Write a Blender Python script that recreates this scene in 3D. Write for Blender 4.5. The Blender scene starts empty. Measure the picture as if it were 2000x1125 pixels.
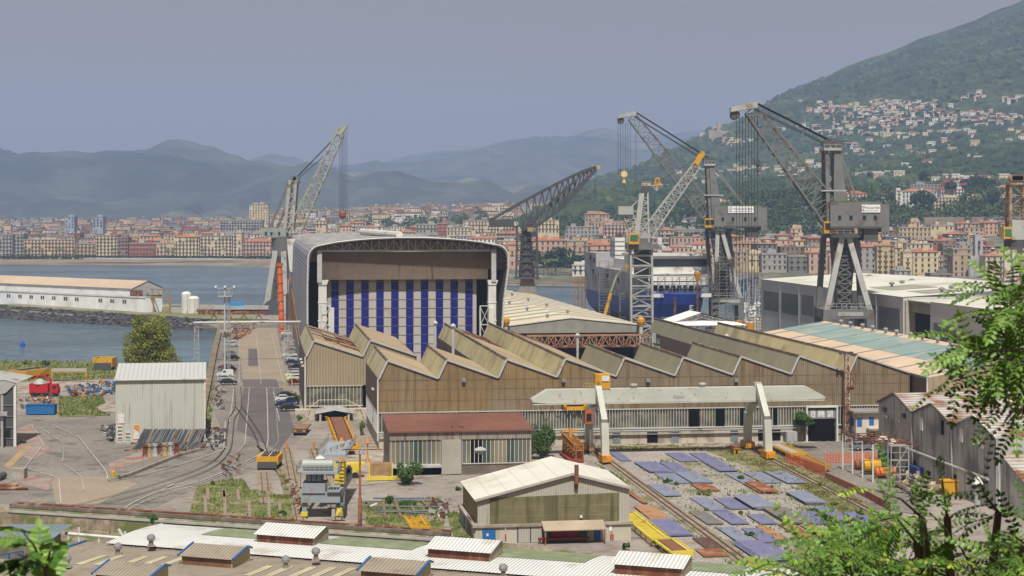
import bpy, math, random
from mathutils import Vector, noise
random.seed(7)
R = math.radians
C = bpy.context.scene.collection
sc = bpy.context.scene
# ---------------------------------------------------------------- camera, sky, sun, exposure
CAMH, FPX, HY = 42.0, 3500.0, 420.0
cam = bpy.data.objects.new('camera', bpy.data.cameras.new('camera')); C.objects.link(cam)
cam.location = (0, 0, CAMH); cam.rotation_euler = (R(90), 0, 0)
cam.data.sensor_width = 36; cam.data.lens = 63.0
cam.data.shift_y = -(562.5-HY)/2000
cam.data.clip_start = 0.5; cam.data.clip_end = 60000
sc.camera = cam
cam.data.dof.use_dof = True; cam.data.dof.focus_distance = 320; cam.data.dof.aperture_fstop = 9
SUN_EL, SUN_AZ = 58, 177          # elevation; azimuth clockwise from +Y (the view direction)
w = bpy.data.worlds.new("World"); sc.world = w; w.use_nodes = True
nt = w.node_tree; bg = nt.nodes['Background']
sky = nt.nodes.new('ShaderNodeTexSky'); sky.sky_type = 'NISHITA'; sky.sun_disc = False
sky.sun_elevation = R(SUN_EL); sky.sun_rotation = R(SUN_AZ); sky.dust_density = 4.0; sky.air_density = 1.2; sky.altitude = 0
hs = nt.nodes.new('ShaderNodeMixRGB'); hs.blend_type = 'MIX'; hs.inputs[0].default_value = 0.85
nt.links.new(sky.outputs[0], hs.inputs[1]); hs.inputs[2].default_value = (2.8, 2.15, 1.65, 1)
nt.links.new(hs.outputs[0], bg.inputs[0]); bg.inputs[1].default_value = 0.1
sl = bpy.data.lights.new('sun', 'SUN'); sl.energy = 5.0; sl.angle = R(0.5); sl.color = (1, 0.95, 0.86)
sun = bpy.data.objects.new('sun', sl); C.objects.link(sun); sun.location = (40, -60, 120)
sd = Vector((math.sin(R(SUN_AZ))*math.cos(R(SUN_EL)), math.cos(R(SUN_AZ))*math.cos(R(SUN_EL)), math.sin(R(SUN_EL))))
sun.rotation_euler = sd.to_track_quat('Z', 'Y').to_euler()
sc.view_settings.view_transform = 'Standard'; sc.view_settings.look = 'None'
sc.view_settings.exposure = 0.16; sc.view_settings.gamma = 1.0
sc.cycles.max_bounces = 5; sc.cycles.diffuse_bounces = 2; sc.cycles.glossy_bounces = 2
sc.cycles.transmission_bounces = 3; sc.cycles.transparent_max_bounces = 6; sc.cycles.volume_bounces = 1
sc.cycles.use_denoising = True
sc.cycles.sample_clamp_indirect = 4.0
# ---------------------------------------------------------------- frames: directions of the yard, read off the photograph's vanishing points
class Fr:
 def __init__(s, deg): s.th = R(deg); s.c = math.cos(s.th); s.s = math.sin(s.th)
 def w(s, u, v, z=0.0): return Vector((u*s.c - v*s.s, u*s.s + v*s.c, z))
 def uv(s, px, py, z=0.0):                       # picture point on the level z -> u, v
  t = (CAMH-z)*FPX/(py-HY); X = (px-1000)/FPX*t
  return X*s.c + t*s.s, -X*s.s + t*s.c
 def uz(s, px, py, v):                           # picture point on the plane v -> u, z
  dx = (px-1000)/FPX; t = v/(-dx*s.s + s.c)
  return t*(dx*s.c + s.s), CAMH-(py-HY)/FPX*t
 def vz(s, px, py, u):
  dx = (px-1000)/FPX; t = u/(dx*s.c + s.s)
  return t*(-dx*s.s + s.c), CAMH-(py-HY)/FPX*t
S = Fr(8.1); Q = Fr(-21); W = Fr(0)
def P(px, py, Y): return Vector(((px-1000)/FPX*Y, Y, CAMH-(py-HY)/FPX*Y))
def G(px, py, z=0.0):
 t = (CAMH-z)*FPX/(py-HY); return Vector(((px-1000)/FPX*t, t, z))
# ---------------------------------------------------------------- materials
MATS = {}
def mat(name, col, rough=.8, metal=0., var=.18, vs=.25, rib=None, dirt=None, bump=.0, streak=None, spec=.3, col2=None, c2s=.1, c2t=.5, fine=None):
 """rib=(axis, period, depth): axis 'x','y','xy' in object space; dirt=(colour, scale, amount); streak=(colour, amount): vertical runs"""
 if name in MATS: return MATS[name]
 m = bpy.data.materials.new(name); m.use_nodes = True; MATS[name] = m
 n = m.node_tree; b = n.nodes['Principled BSDF']; L = n.links.new
 b.inputs['Roughness'].default_value = rough; b.inputs['Metallic'].default_value = metal
 b.inputs['Specular IOR Level'].default_value = spec
 tc = n.nodes.new('ShaderNodeTexCoord'); co = tc.outputs['Object']
 def NZ(scale, detail=4, vec=None):
  t = n.nodes.new('ShaderNodeTexNoise'); t.inputs['Scale'].default_value = scale; t.inputs['Detail'].default_value = detail
  L(vec or co, t.inputs['Vector']); return t.outputs['Fac']
 def MIX(f, a, c, mode='MIX'):
  x = n.nodes.new('ShaderNodeMixRGB'); x.blend_type = mode
  if isinstance(f, float): x.inputs[0].default_value = f
  else: L(f, x.inputs[0])
  for i, q in ((1, a), (2, c)):
   if isinstance(q, tuple): x.inputs[i].default_value = (*q[:3], 1)
   else: L(q, x.inputs[i])
  return x.outputs[0]
 def RAMP(f, a, bb):
  r = n.nodes.new('ShaderNodeMapRange'); L(f, r.inputs[0]); r.inputs[1].default_value = a; r.inputs[2].default_value = bb; return r.outputs[0]
 cur = tuple(col)
 if col2: cur = MIX(RAMP(NZ(c2s, 5), c2t-.06, c2t+.06), cur, tuple(col2))
 f = RAMP(NZ(vs, 6), .3, .7)
 cur = MIX(f, MIX(1., cur, (1-var,)*3, 'MULTIPLY'), MIX(1., cur, (1+var,)*3, 'MULTIPLY'))
 if fine:
  cur = MIX(1., cur, MIX(RAMP(NZ(fine[0], 3), .3, .7), (1-fine[1],)*3, (1+fine[1],)*3), 'MULTIPLY')
 if dirt:
  f = RAMP(NZ(dirt[1], 6), .62-dirt[2]*.35, .72-dirt[2]*.2)
  cur = MIX(f, cur, tuple(dirt[0]))
 if streak:
  mp = n.nodes.new('ShaderNodeMapping'); L(co, mp.inputs[0]); mp.inputs['Scale'].default_value = (1, 1, .08)
  f = RAMP(NZ(1.3, 5, mp.outputs[0]), .66-streak[1]*.4, .8-streak[1]*.2)
  cur = MIX(f, cur, tuple(streak[0]))
 h = None
 if rib:
  sx = n.nodes.new('ShaderNodeSeparateXYZ'); L(co, sx.inputs[0])
  if rib[0] == 'xy':
   a = n.nodes.new('ShaderNodeMath'); a.operation = 'ADD'; L(sx.outputs[0], a.inputs[0]); L(sx.outputs[1], a.inputs[1]); q = a.outputs[0]
  else: q = sx.outputs['xyz'.index(rib[0])]
  a = n.nodes.new('ShaderNodeMath'); a.operation = 'MULTIPLY'; L(q, a.inputs[0]); a.inputs[1].default_value = 2*math.pi/rib[1]
  s_ = n.nodes.new('ShaderNodeMath'); s_.operation = 'SINE'; L(a.outputs[0], s_.inputs[0]); h = s_.outputs[0]
  bp = n.nodes.new('ShaderNodeBump'); bp.inputs['Strength'].default_value = 1; bp.inputs['Distance'].default_value = rib[2]
  L(h, bp.inputs['Height']); L(bp.outputs[0], b.inputs['Normal'])
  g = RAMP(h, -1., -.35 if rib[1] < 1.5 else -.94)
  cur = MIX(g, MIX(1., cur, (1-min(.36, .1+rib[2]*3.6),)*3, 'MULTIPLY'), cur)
 elif bump:
  bp = n.nodes.new('ShaderNodeBump'); bp.inputs['Strength'].default_value = 1; bp.inputs['Distance'].default_value = bump
  L(NZ(2.5/max(bump, .02)*.15, 5), bp.inputs['Height']); L(bp.outputs[0], b.inputs['Normal'])
 if isinstance(cur, tuple): b.inputs['Base Color'].default_value = (*cur, 1)
 else: L(cur, b.inputs['Base Color'])
 return m
RUST = (.16, .055, .022)
def paint(name, col, **k):
 k.setdefault('rough', .55); k.setdefault('var', .12); return mat(name, col, **k)
# ---------------------------------------------------------------- mesh collector
class MB:
 def __init__(s): s.v = []; s.f = []; s.m = []; s.mi = 0
 def add(s, vs, fs):
  o = len(s.v); s.v += [tuple(p) for p in vs]
  for f in fs: s.f.append(tuple(i+o for i in f)); s.m.append(s.mi)
  return s
 def box(s, x0, x1, y0, y1, z0, z1):
  return s.add([(x, y, z) for z in (z0, z1) for y in (y0, y1) for x in (x0, x1)],
                     [(0,2,3,1),(4,5,7,6),(0,1,5,4),(2,6,7,3),(0,4,6,2),(1,3,7,5)])
 def bar(s, p, q, a, b=None):                                    # rectangular beam
  p = Vector(p); q = Vector(q); b = b or a; d = q-p
  if d.length < 1e-6: return s
  d.normalize(); up = Vector((0,0,1)) if abs(d.z) < .95 else Vector((0,1,0))
  x = d.cross(up).normalized()*a/2; y = x.cross(d).normalized()*b/2
  return s.add([p-x-y, p+x-y, p+x+y, p-x+y, q-x-y, q+x-y, q+x+y, q-x+y],
                     [(0,3,2,1),(4,5,6,7),(0,1,5,4),(1,2,6,5),(2,3,7,6),(3,0,4,7)])
 def taper(s, p, q, a, b, c, d_):                                # beam p (a x b) -> q (c x d), a along x
  p = Vector(p); q = Vector(q)
  vs = [p+Vector((i*a/2, j*b/2, 0)) for j in (-1,1) for i in (-1,1)] + [q+Vector((i*c/2, j*d_/2, 0)) for j in (-1,1) for i in (-1,1)]
  return s.add(vs, [(0,2,3,1),(4,5,7,6),(0,1,5,4),(2,6,7,3),(0,4,6,2),(1,3,7,5)])
 def tube(s, p, q, r, r2=None, n=8, cap=True):
  p = Vector(p); q = Vector(q); d = q-p
  if d.length < 1e-6: return s
  d.normalize(); r2 = r if r2 is None else r2
  up = Vector((0,0,1)) if abs(d.z) < .95 else Vector((0,1,0)); x = d.cross(up).normalized(); y = x.cross(d)
  vs = [p+(x*math.cos(2*math.pi*i/n)+y*math.sin(2*math.pi*i/n))*r for i in range(n)] + \
             [q+(x*math.cos(2*math.pi*i/n)+y*math.sin(2*math.pi*i/n))*r2 for i in range(n)]
  fs = [(i, (i+1)%n, n+(i+1)%n, n+i) for i in range(n)]
  if cap: fs += [tuple(range(n))[::-1], tuple(range(n, 2*n))]
  return s.add(vs, fs)
 def path(s, pts, r, n=6):
  for a, b in zip(pts, pts[1:]): s.tube(a, b, r, n=n)
  return s
 def prism(s, poly, e):                                          # polygon (3-D points) swept along e
  e = Vector(e); k = len(poly); vs = [Vector(p) for p in poly]; vs += [p+e for p in vs]
  return s.add(vs, [tuple(range(k))[::-1], tuple(range(k, 2*k))] + [(i, (i+1)%k, k+(i+1)%k, k+i) for i in range(k)])
 def quad(s, *p): return s.add(p, [tuple(range(len(p)))])
 def lathe(s, c, prof, n=10):
  c = Vector(c); vs = []
  for r, z in prof:
   for i in range(n): a = 2*math.pi*i/n; vs.append(c+Vector((r*math.cos(a), r*math.sin(a), z)))
  fs = []
  for k in range(len(prof)-1):
   for i in range(n): fs.append((k*n+i, k*n+(i+1)%n, (k+1)*n+(i+1)%n, (k+1)*n+i))
  fs += [tuple(range(n))[::-1], tuple(range((len(prof)-1)*n, len(prof)*n))]
  return s.add(vs, fs)
 def lattice(s, p, q, a, b, c, d_, chord, brace, n, side=None):
  """four-chord lattice boom from p (a wide x b deep) to q (c x d); width lies across the line in the x-z plane, depth along y"""
  p = Vector(p); q = Vector(q); d = (q-p).normalized()
  dep = side or Vector((0,1,0)); wid = d.cross(dep).normalized(); dep = wid.cross(d).normalized()
  def sec(t):
   o = p.lerp(q, t); A = a+(c-a)*t; B = b+(d_-b)*t
   return [o+wid*i*A/2+dep*j*B/2 for i, j in ((-1,-1),(1,-1),(1,1),(-1,1))]
  prev = sec(0)
  for k in range(1, n+1):
   cur = sec(k/n)
   for i in range(4):
    s.bar(prev[i], cur[i], chord)
    j = (i+1) % 4
    s.bar(cur[i], cur[j], brace)
    if k % 2: s.bar(prev[i], cur[j], brace)
    else: s.bar(prev[j], cur[i], brace)
   prev = cur
  return s
 def leaf_ball(s, c, rx, ry, rz, n, size, rnd=random, low=-.5):
  """leaf-sized faces through a lumpy shell"""
  c = Vector(c)
  for _ in range(n):
   z = rnd.uniform(low, 1); a = rnd.uniform(0, 2*math.pi); r = math.sqrt(max(0, 1-z*z)); k = rnd.uniform(.62, 1.04)
   p = c+Vector((rx*r*math.cos(a)*k, ry*r*math.sin(a)*k, rz*z*k))
   d = Vector((rnd.gauss(0, 1), rnd.gauss(0, 1), rnd.gauss(0, 1)+.6)).normalized()
   x = d.orthogonal().normalized(); y = d.cross(x); q = size*rnd.uniform(.6, 1.3)
   an = rnd.uniform(0, 6.28); x, y = x*math.cos(an)+y*math.sin(an), y*math.cos(an)-x*math.sin(an)
   s.add([p-x*q, p-y*q*.7, p+x*q, p+y*q*.7], [(0,1,2,3)])
  return s
 def mesh(s, name, mats, off=(0,0,0), smooth=False):
  me = bpy.data.meshes.new(name); o = Vector(off)
  me.from_pydata([(v[0]-o.x, v[1]-o.y, v[2]-o.z) for v in s.v], [], s.f)
  if not isinstance(mats, (list, tuple)): mats = [mats]
  for m in mats: me.materials.append(m)
  if len(mats) > 1: me.polygons.foreach_set('material_index', s.m)
  if smooth: me.polygons.foreach_set('use_smooth', [True]*len(s.f))
  me.update(); return me
def props(o, label=None, cat=None, group=None, kind=None):
 if label: o['label'] = label
 if cat: o['category'] = cat
 if group: o['group'] = group
 if kind: o['kind'] = kind
 return o
class T:
 """a thing: an Empty at its base; parts are given in the frame's own coordinates"""
 def __init__(s, name, label, cat, base=(0,0,0), fr=S, group=None, rz=None):
  s.o = bpy.data.objects.new(name, None); C.objects.link(s.o); s.base = Vector(base)
  s.o.location = fr.w(*base); s.o.rotation_euler = (0, 0, fr.th if rz is None else rz)
  props(s.o, label, cat, group)
 def part(s, name, mb, m, parent=None, label=None, kind=None, smooth=False):
  o = bpy.data.objects.new(name, mb.mesh(name, m, s.base, smooth)); C.objects.link(o)
  o.parent = parent or s.o; props(o, label, kind=kind); return o
def solo(name, label, cat, mb, m, base=(0,0,0), fr=S, group=None, smooth=False, kind=None):
 o = bpy.data.objects.new(name, mb.mesh(name, m, base, smooth)); C.objects.link(o)
 o.location = fr.w(*base); o.rotation_euler = (0, 0, fr.th); return props(o, label, cat, group, kind)
def struct(name, mb, m, label=None, smooth=False, kind='structure', cat=None):
 o = bpy.data.objects.new(name, mb.mesh(name, m, smooth=smooth)); C.objects.link(o)
 return props(o, label, cat, None, kind)
def dup(root, loc, rz=0., label=None, group=None, scale=None):
 def cp(o, par):
  c = o.copy(); C.objects.link(c); c.parent = par
  for ch in [x for x in KIDS(o)]: cp(ch, c)
  return c
 r = cp(root, None); r.location = loc; r.rotation_euler = (0, 0, rz)
 if label: r['label'] = label
 if group: r['group'] = group
 if scale: r.scale = (scale,)*3 if not isinstance(scale, tuple) else scale
 return r
def KIDS(o): return list(o.children)
ORD = ['first','second','third','fourth','fifth','sixth','seventh','eighth','ninth','tenth','eleventh','twelfth','thirteenth','fourteenth','fifteenth','sixteenth','seventeenth','eighteenth','nineteenth','twentieth']
def ordn(i):
 if i < 20: return ORD[i]
 t = ['','','twenty','thirty','forty','fifty','sixty'][(i+1)//10]; k = (i+1) % 10
 return (t+'-'+ORD[k-1]) if k else (t[:-1]+'ieth')
def interp(tab, x):
 if x <= tab[0][0]: return tab[0][1]
 for (a, b), (c, d) in zip(tab, tab[1:]):
  if x <= c: return b+(d-b)*(x-a)/(c-a)
 return tab[-1][1]
# ================================================================ SETTING: water, land, hills, mountains
def water_mat():
 m = bpy.data.materials.new('sea_water'); m.use_nodes = True; n = m.node_tree; b = n.nodes['Principled BSDF']; L = n.links.new
 b.inputs['Roughness'].default_value = .22; b.inputs['Specular IOR Level'].default_value = .45
 tc = n.nodes.new('ShaderNodeTexCoord'); mp = n.nodes.new('ShaderNodeMapping'); L(tc.outputs['Object'], mp.inputs[0]); mp.inputs['Scale'].default_value = (.5, 1, 1)
 t = n.nodes.new('ShaderNodeTexNoise'); t.inputs['Scale'].default_value = .35; t.inputs['Detail'].default_value = 7; t.inputs['Roughness'].default_value = .65; L(mp.outputs[0], t.inputs[0])
 t2 = n.nodes.new('ShaderNodeTexNoise'); t2.inputs['Scale'].default_value = .012; t2.inputs['Detail'].default_value = 4; L(mp.outputs[0], t2.inputs[0])
 bp = n.nodes.new('ShaderNodeBump'); bp.inputs['Distance'].default_value = 1.1; bp.inputs['Strength'].default_value = .9; L(t.outputs[0], bp.inputs['Height']); L(bp.outputs[0], b.inputs['Normal'])
 r = n.nodes.new('ShaderNodeValToRGB'); L(t.outputs[0], r.inputs[0])
 r.color_ramp.elements[0].position = .36; r.color_ramp.elements[0].color = (.028, .060, .078, 1)
 r.color_ramp.elements[1].position = .66; r.color_ramp.elements[1].color = (.105, .165, .20, 1)
 e = r.color_ramp.elements.new(.5); e.color = (.055, .105, .135, 1)
 x = n.nodes.new('ShaderNodeMixRGB'); x.blend_type = 'MULTIPLY'; x.inputs[0].default_value = 1; L(r.outputs[0], x.inputs[1])
 r2 = n.nodes.new('ShaderNodeMapRange'); L(t2.outputs[0], r2.inputs[0]); r2.inputs[1].default_value = .35; r2.inputs[2].default_value = .65; r2.inputs[3].default_value = .62; r2.inputs[4].default_value = 1.4
 L(r2.outputs[0], x.inputs[2]); L(x.outputs[0], b.inputs['Base Color'])
 return m
WZ = -2.0
struct('sea_water', MB().add([(-9000,330,WZ),(9000,330,WZ),(9000,2400,WZ),(-9000,2400,WZ)], [(0,1,2,3)]), water_mat())
M_conc = mat('yard_concrete', (.265,.24,.21), .9, var=.16, vs=.05, fine=(.8,.14), col2=(.235,.21,.19), c2s=.06, c2t=.52, dirt=((.17,.13,.10), .35, .22))
M_wallc = mat('quay_concrete', (.21,.18,.15), .9, var=.25, vs=.4, streak=((.08,.06,.05), .4))
def flat(pts, z, mb=None, off=0.0):                       # picture polygon laid on the level z
 mb = mb or MB(); return mb.add([tuple(G(a, b, off)+Vector((0,0,z-off))) for a, b in pts], [tuple(range(len(pts)))[::-1]])
def slab(pts3, top, bot):
 mb = MB(); k = len(pts3); vs = [(x, y, top) for x, y in pts3]+[(x, y, bot) for x, y in pts3]
 return mb.add(vs, [tuple(range(k)), tuple(range(k, 2*k))[::-1]]+[(i, (i+1)%k, k+(i+1)%k, k+i) for i in range(k)])
def g2(a, b): v = G(a, b); return (v.x, v.y)
def s2(u, v): q = S.w(u, v); return (q.x, q.y)
# yard: near land, quay road, hall quay, slipways, basin edge
yard = [g2(-700,938),g2(20,990),g2(450,1018),g2(880,1047),g2(1400,1112),g2(2000,1190),g2(2900,1300),(620,1000),s2(300,900),s2(171,660),s2(171,540),s2(150,470),s2(128,470),s2(128,470.5),s2(112,480),s2(112,560),s2(122,600),s2(122,800),s2(112,800),s2(112,715),s2(66,715),s2(66,830),g2(540,597),g2(300,593),g2(300,604),g2(425,640),g2(412,700),g2(400,745),g2(345,712),g2(240,708),g2(120,705),g2(0,705),g2(-300,700)]
struct('yard_ground', slab(yard[::-1], 0.0, -6), M_conc)
# hillside below the viewpoint
mb = MB(); NX = 14
for i in range(NX):
 for k, (y, z) in enumerate([(-60,44),(-6,38.5),(20,32),(60,23.5),(100,15),(140,-1),(160,-5.98)]):
  x = -320+640*i/(NX-1); mb.v.append((x, y, z+noise.noise(Vector((x*.03, y*.03, 1)))*1.2*(0 if k in (5,6) else 1)))
for i in range(NX-1):
 for k in range(6): a = i*7+k; mb.f.append((a, a+7, a+8, a+1)); mb.m.append(0)
M_soil = mat('hillside_soil', (.10,.11,.045), .95, var=.3, vs=.3, fine=(3,.3), col2=(.17,.13,.08), c2s=.2)
struct('hillside', mb, M_soil)
struct('lower_ground', slab([(-700,155),(700,155),(700,330),(-700,330)], -6.0, -8), mat('lower_ground_concrete', (.22,.20,.17), .95, var=.2, vs=.1, fine=(1,.2)))
# ---- town terrain and hills
TT = {-500:[(1640,-3),(1650,.8),(1700,1),(3400,20),(4500,26),(6000,0)], 450:[(1570,-3),(1585,.8),(1680,1),(3400,24),(4500,30),(6000,0)],
 560:[(1500,-3),(1510,.5),(1640,1),(2900,36),(4500,40),(6000,0)],
 700:[(1400,-3),(1410,.5),(1600,2),(2800,42),(4500,50),(6000,0)], 1000:[(1168,-3),(1170,.4),(1300,1),(2000,20),(2600,46),(4500,60),(6000,30)],
 1200:[(1118,-3),(1120,.4),(1250,1),(1600,14),(1950,40),(3000,60),(6000,60)], 1500:[(1095,-3),(1100,.4),(1200,1),(1500,18),(1700,52),(2500,70),(6000,80)],
 1750:[(1075,-3),(1080,.4),(1200,1),(1500,20),(1650,44),(1800,60),(2500,84),(6000,90)], 2000:[(1045,-3),(1050,.4),(1200,2),(1500,30),(1700,58),(1900,68),(2500,92),(6000,100)],
 2500:[(1000,-3),(1010,.4),(1200,4),(1500,34),(1700,62),(1900,76),(2500,110),(6000,120)]}
TK = sorted(TT)
def zt(X, Y):
 px = 1000+X/Y*FPX; px = max(TK[0], min(TK[-1]-1, px))
 for a, b in zip(TK, TK[1:]):
  if px <= b:
   f = (px-a)/(b-a); return interp(TT[a], Y)*(1-f)+interp(TT[b], Y)*f
def shore(px):
 for a, b in zip(TK, TK[1:]):
  if px <= b: f = (px-a)/(b-a); return TT[a][0][0]*(1-f)+TT[b][0][0]*f
mb = MB(); cols = list(range(-500, 2501, 30));
rows = [0,.004,.01,.03,.06,.1,.14,.18,.23,.3,.4,.5,.6,.75,1]
for px in cols:
 y0 = shore(max(-499, min(2499, px)))
 for t in rows:
  Y = y0+(6000-y0)*t; X = (px-1000)/FPX*Y; mb.v.append((X, Y, zt(X, Y)))
k = len(rows)
for i in range(len(cols)-1):
 for j in range(k-1): a = i*k+j; mb.f.append((a, a+k, a+k+1, a+1)); mb.m.append(0)
M_town = mat('town_ground', (.17,.16,.14), .95, var=.3, vs=.02, fine=(.1,.3), col2=(.11,.115,.08), c2s=.012, c2t=.5)
struct('town_ground', mb, M_town)
# beach and seafront wall on the far shore
mb = MB(); pts = []
for px in range(-300, 600, 40):
 y0 = shore(px)
 a = P(px, HY, y0-14); b = P(px, HY, y0+2); c = P(px, HY, y0+66)
 mb.v += [(a.x, a.y, WZ-.4), (b.x, b.y, -.5), (c.x, c.y, 1.3)]
n = len(mb.v)//3
for i in range(n-1):
 for j in range(2): a = i*3+j; mb.f.append((a, a+3, a+4, a+1)); mb.m.append(0)
struct('beach', mb, mat('beach_sand', (.22,.17,.13), .95, var=.2, vs=.03, fine=(.4,.12), col2=(.15,.14,.075), c2s=.01, c2t=.6))
mb = MB()
for px in range(-300, 580, 40):
 a = P(px, HY, shore(px)+66); b = P(px+40, HY, shore(px+40)+66)
 mb.bar((a.x, a.y, 1.5), (b.x, b.y, 1.5), .8, 2.2)
solo('seafront_wall', 'long pale low promenade wall behind the far beach', 'wall', mb, mat('pale_stone', (.42,.40,.36), .9), fr=W)
# ---- mountains
def veg_mat(name, a, b, c, s1, s2, s3, rough=.95, bump=3., bare=(.14,.12,.085), bs=.0022, bt=.60):
 m = bpy.data.materials.new(name); m.use_nodes = True; n = m.node_tree; bs_ = n.nodes['Principled BSDF']; L = n.links.new
 bs_.inputs['Roughness'].default_value = rough; bs_.inputs['Specular IOR Level'].default_value = .1
 tc = n.nodes.new('ShaderNodeTexCoord'); co = tc.outputs['Object']
 def NZ(s, d=5):
  t = n.nodes.new('ShaderNodeTexNoise'); t.inputs['Scale'].default_value = s; t.inputs['Detail'].default_value = d; t.inputs['Roughness'].default_value = .62; L(co, t.inputs[0]); return t.outputs[0]
 def ramp(f, lo, hi):
  r = n.nodes.new('ShaderNodeMapRange'); L(f, r.inputs[0]); r.inputs[1].default_value = lo; r.inputs[2].default_value = hi; return r.outputs[0]
 def mix(f, p, q):
  x = n.nodes.new('ShaderNodeMixRGB'); L(f, x.inputs[0])
  for i, v in ((1, p), (2, q)):
   if isinstance(v, tuple): x.inputs[i].default_value = (*v, 1)
   else: L(v, x.inputs[i])
  return x.outputs[0]
 vo = n.nodes.new('ShaderNodeTexVoronoi'); vo.inputs['Scale'].default_value = s3; L(co, vo.inputs[0])
 cur = mix(ramp(NZ(s1), .42, .58), a, b)
 cur = mix(ramp(NZ(s2), .45, .62), cur, c)
 cur = mix(ramp(NZ(bs), bt, bt+.06), cur, bare)
 x = n.nodes.new('ShaderNodeMixRGB'); x.blend_type = 'MULTIPLY'; x.inputs[0].default_value = .55; L(cur, x.inputs[1]); bw = n.nodes.new('ShaderNodeRGBToBW'); L(vo.outputs['Color'], bw.inputs[0]); L(bw.outputs[0], x.inputs[2])
 bp = n.nodes.new('ShaderNodeBump'); bp.inputs['Distance'].default_value = bump; bp.inputs['Strength'].default_value = 1; L(vo.outputs['Distance'], bp.inputs['Height']); bp.invert = True
 L(bp.outputs[0], bs_.inputs['Normal']); L(x.outputs[0], bs_.inputs['Base Color']); return m
def mountain(name, prof, Yb, Yr, yb, m, amp, sc_, step=8, nt_=40, back=.5, pw=.8, ridges=0., smooth=True, seed=0):
 x0, x1 = prof[0][0], prof[-1][0]; mb = MB(); ncol = int((x1-x0)/step)+1
 tot = nt_+8
 for i in range(ncol):
  px = x0+i*step; yr = interp(prof, px)
  for j in range(tot):
   if j <= nt_:
    t = j/nt_; Y = Yb+(Yr-Yb)*t; ye = max(yb, yr+10); ysc = ye+(yr-ye)*(t**pw); z = CAMH-(ysc-HY)/FPX*Y if j else -8
   else:
    t = 1+(j-nt_)/7*back; Y = Yb+(Yr-Yb)*t; z = (CAMH-(yr-HY)/FPX*Yr)*(1-(j-nt_)/7)
   X = (px-1000)/FPX*Y
   q = Vector((X*sc_, Y*sc_, seed)); nz = noise.fractal(q, 1.0, 2.1, 5)
   rg = (1-abs(noise.noise(Vector((X*sc_*2.2+3*noise.noise(q*1.5), seed, Y*sc_*.5))))*2)*ridges
   e = math.sin(math.pi*min(1, max(0, t)))**.7 if t <= 1 else 0
   mb.v.append((X, Y, z+(nz*amp+rg)*(e if t < 1 else .0)+noise.noise(Vector((X*sc_*20, Y*sc_*20, seed)))*amp*.06))
 for i in range(ncol-1):
  for j in range(tot-1): a = i*tot+j; mb.f.append((a, a+tot, a+tot+1, a+1)); mb.m.append(0)
 o = struct(name, mb, m, smooth=smooth); return mb, tot
profR = [(1040,426),(1100,404),(1150,372),(1200,352),(1260,322),(1320,292),(1370,268),(1420,246),(1465,222),(1500,198),(1560,168),(1620,146),(1660,128),(1700,112),(1760,92),(1800,76),(1850,58),(1900,40),(1950,20),(2000,-2),(2100,-40),(2300,-110)]
M_mtn = veg_mat('mountain_green', (.020,.045,.014), (.045,.075,.022), (.075,.095,.035), .0035, .012, .055, bump=5)
mountR, totR = mountain('near_mountain', profR, 1950, 4700, 405, M_mtn, 75, 1/900., step=4, nt_=110, pw=.86, ridges=26, seed=3)
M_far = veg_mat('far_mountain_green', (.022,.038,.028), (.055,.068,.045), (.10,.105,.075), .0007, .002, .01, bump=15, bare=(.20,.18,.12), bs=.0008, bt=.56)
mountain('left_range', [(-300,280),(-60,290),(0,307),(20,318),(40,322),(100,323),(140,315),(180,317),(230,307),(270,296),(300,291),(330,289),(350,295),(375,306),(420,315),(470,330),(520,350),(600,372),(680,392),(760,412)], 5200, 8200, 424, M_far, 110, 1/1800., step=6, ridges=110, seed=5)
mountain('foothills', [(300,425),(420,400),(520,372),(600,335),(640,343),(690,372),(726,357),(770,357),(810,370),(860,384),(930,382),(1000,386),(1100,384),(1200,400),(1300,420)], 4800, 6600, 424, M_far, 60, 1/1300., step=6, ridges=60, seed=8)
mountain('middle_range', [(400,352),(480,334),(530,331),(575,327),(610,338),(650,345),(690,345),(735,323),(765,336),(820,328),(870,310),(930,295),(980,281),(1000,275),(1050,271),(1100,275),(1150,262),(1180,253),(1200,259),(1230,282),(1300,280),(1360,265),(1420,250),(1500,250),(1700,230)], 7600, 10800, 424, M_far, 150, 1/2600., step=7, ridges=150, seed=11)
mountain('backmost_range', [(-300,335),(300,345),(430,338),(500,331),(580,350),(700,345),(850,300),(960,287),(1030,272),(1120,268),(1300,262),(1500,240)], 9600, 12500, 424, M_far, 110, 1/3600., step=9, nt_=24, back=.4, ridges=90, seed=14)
# ---- air
hz = MB().box(-14000, 14000, -120, 13900, -9, 900)
hm = bpy.data.materials.new('air_haze'); hm.use_nodes = True; hm.node_tree.nodes.remove(hm.node_tree.nodes['Principled BSDF'])
pv = hm.node_tree.nodes.new('ShaderNodeVolumePrincipled'); pv.inputs['Density'].default_value = HAZE = 1.25e-4
pv.inputs['Color'].default_value = (.43, .575, .90, 1); pv.inputs['Anisotropy'].default_value = .0
hm.node_tree.links.new(pv.outputs[0], hm.node_tree.nodes['Material Output'].inputs['Volume'])
hm.volume_intersection_method = 'FAST' if hasattr(hm, 'volume_intersection_method') else None
struct('haze', hz, hm, kind='stuff')
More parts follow.
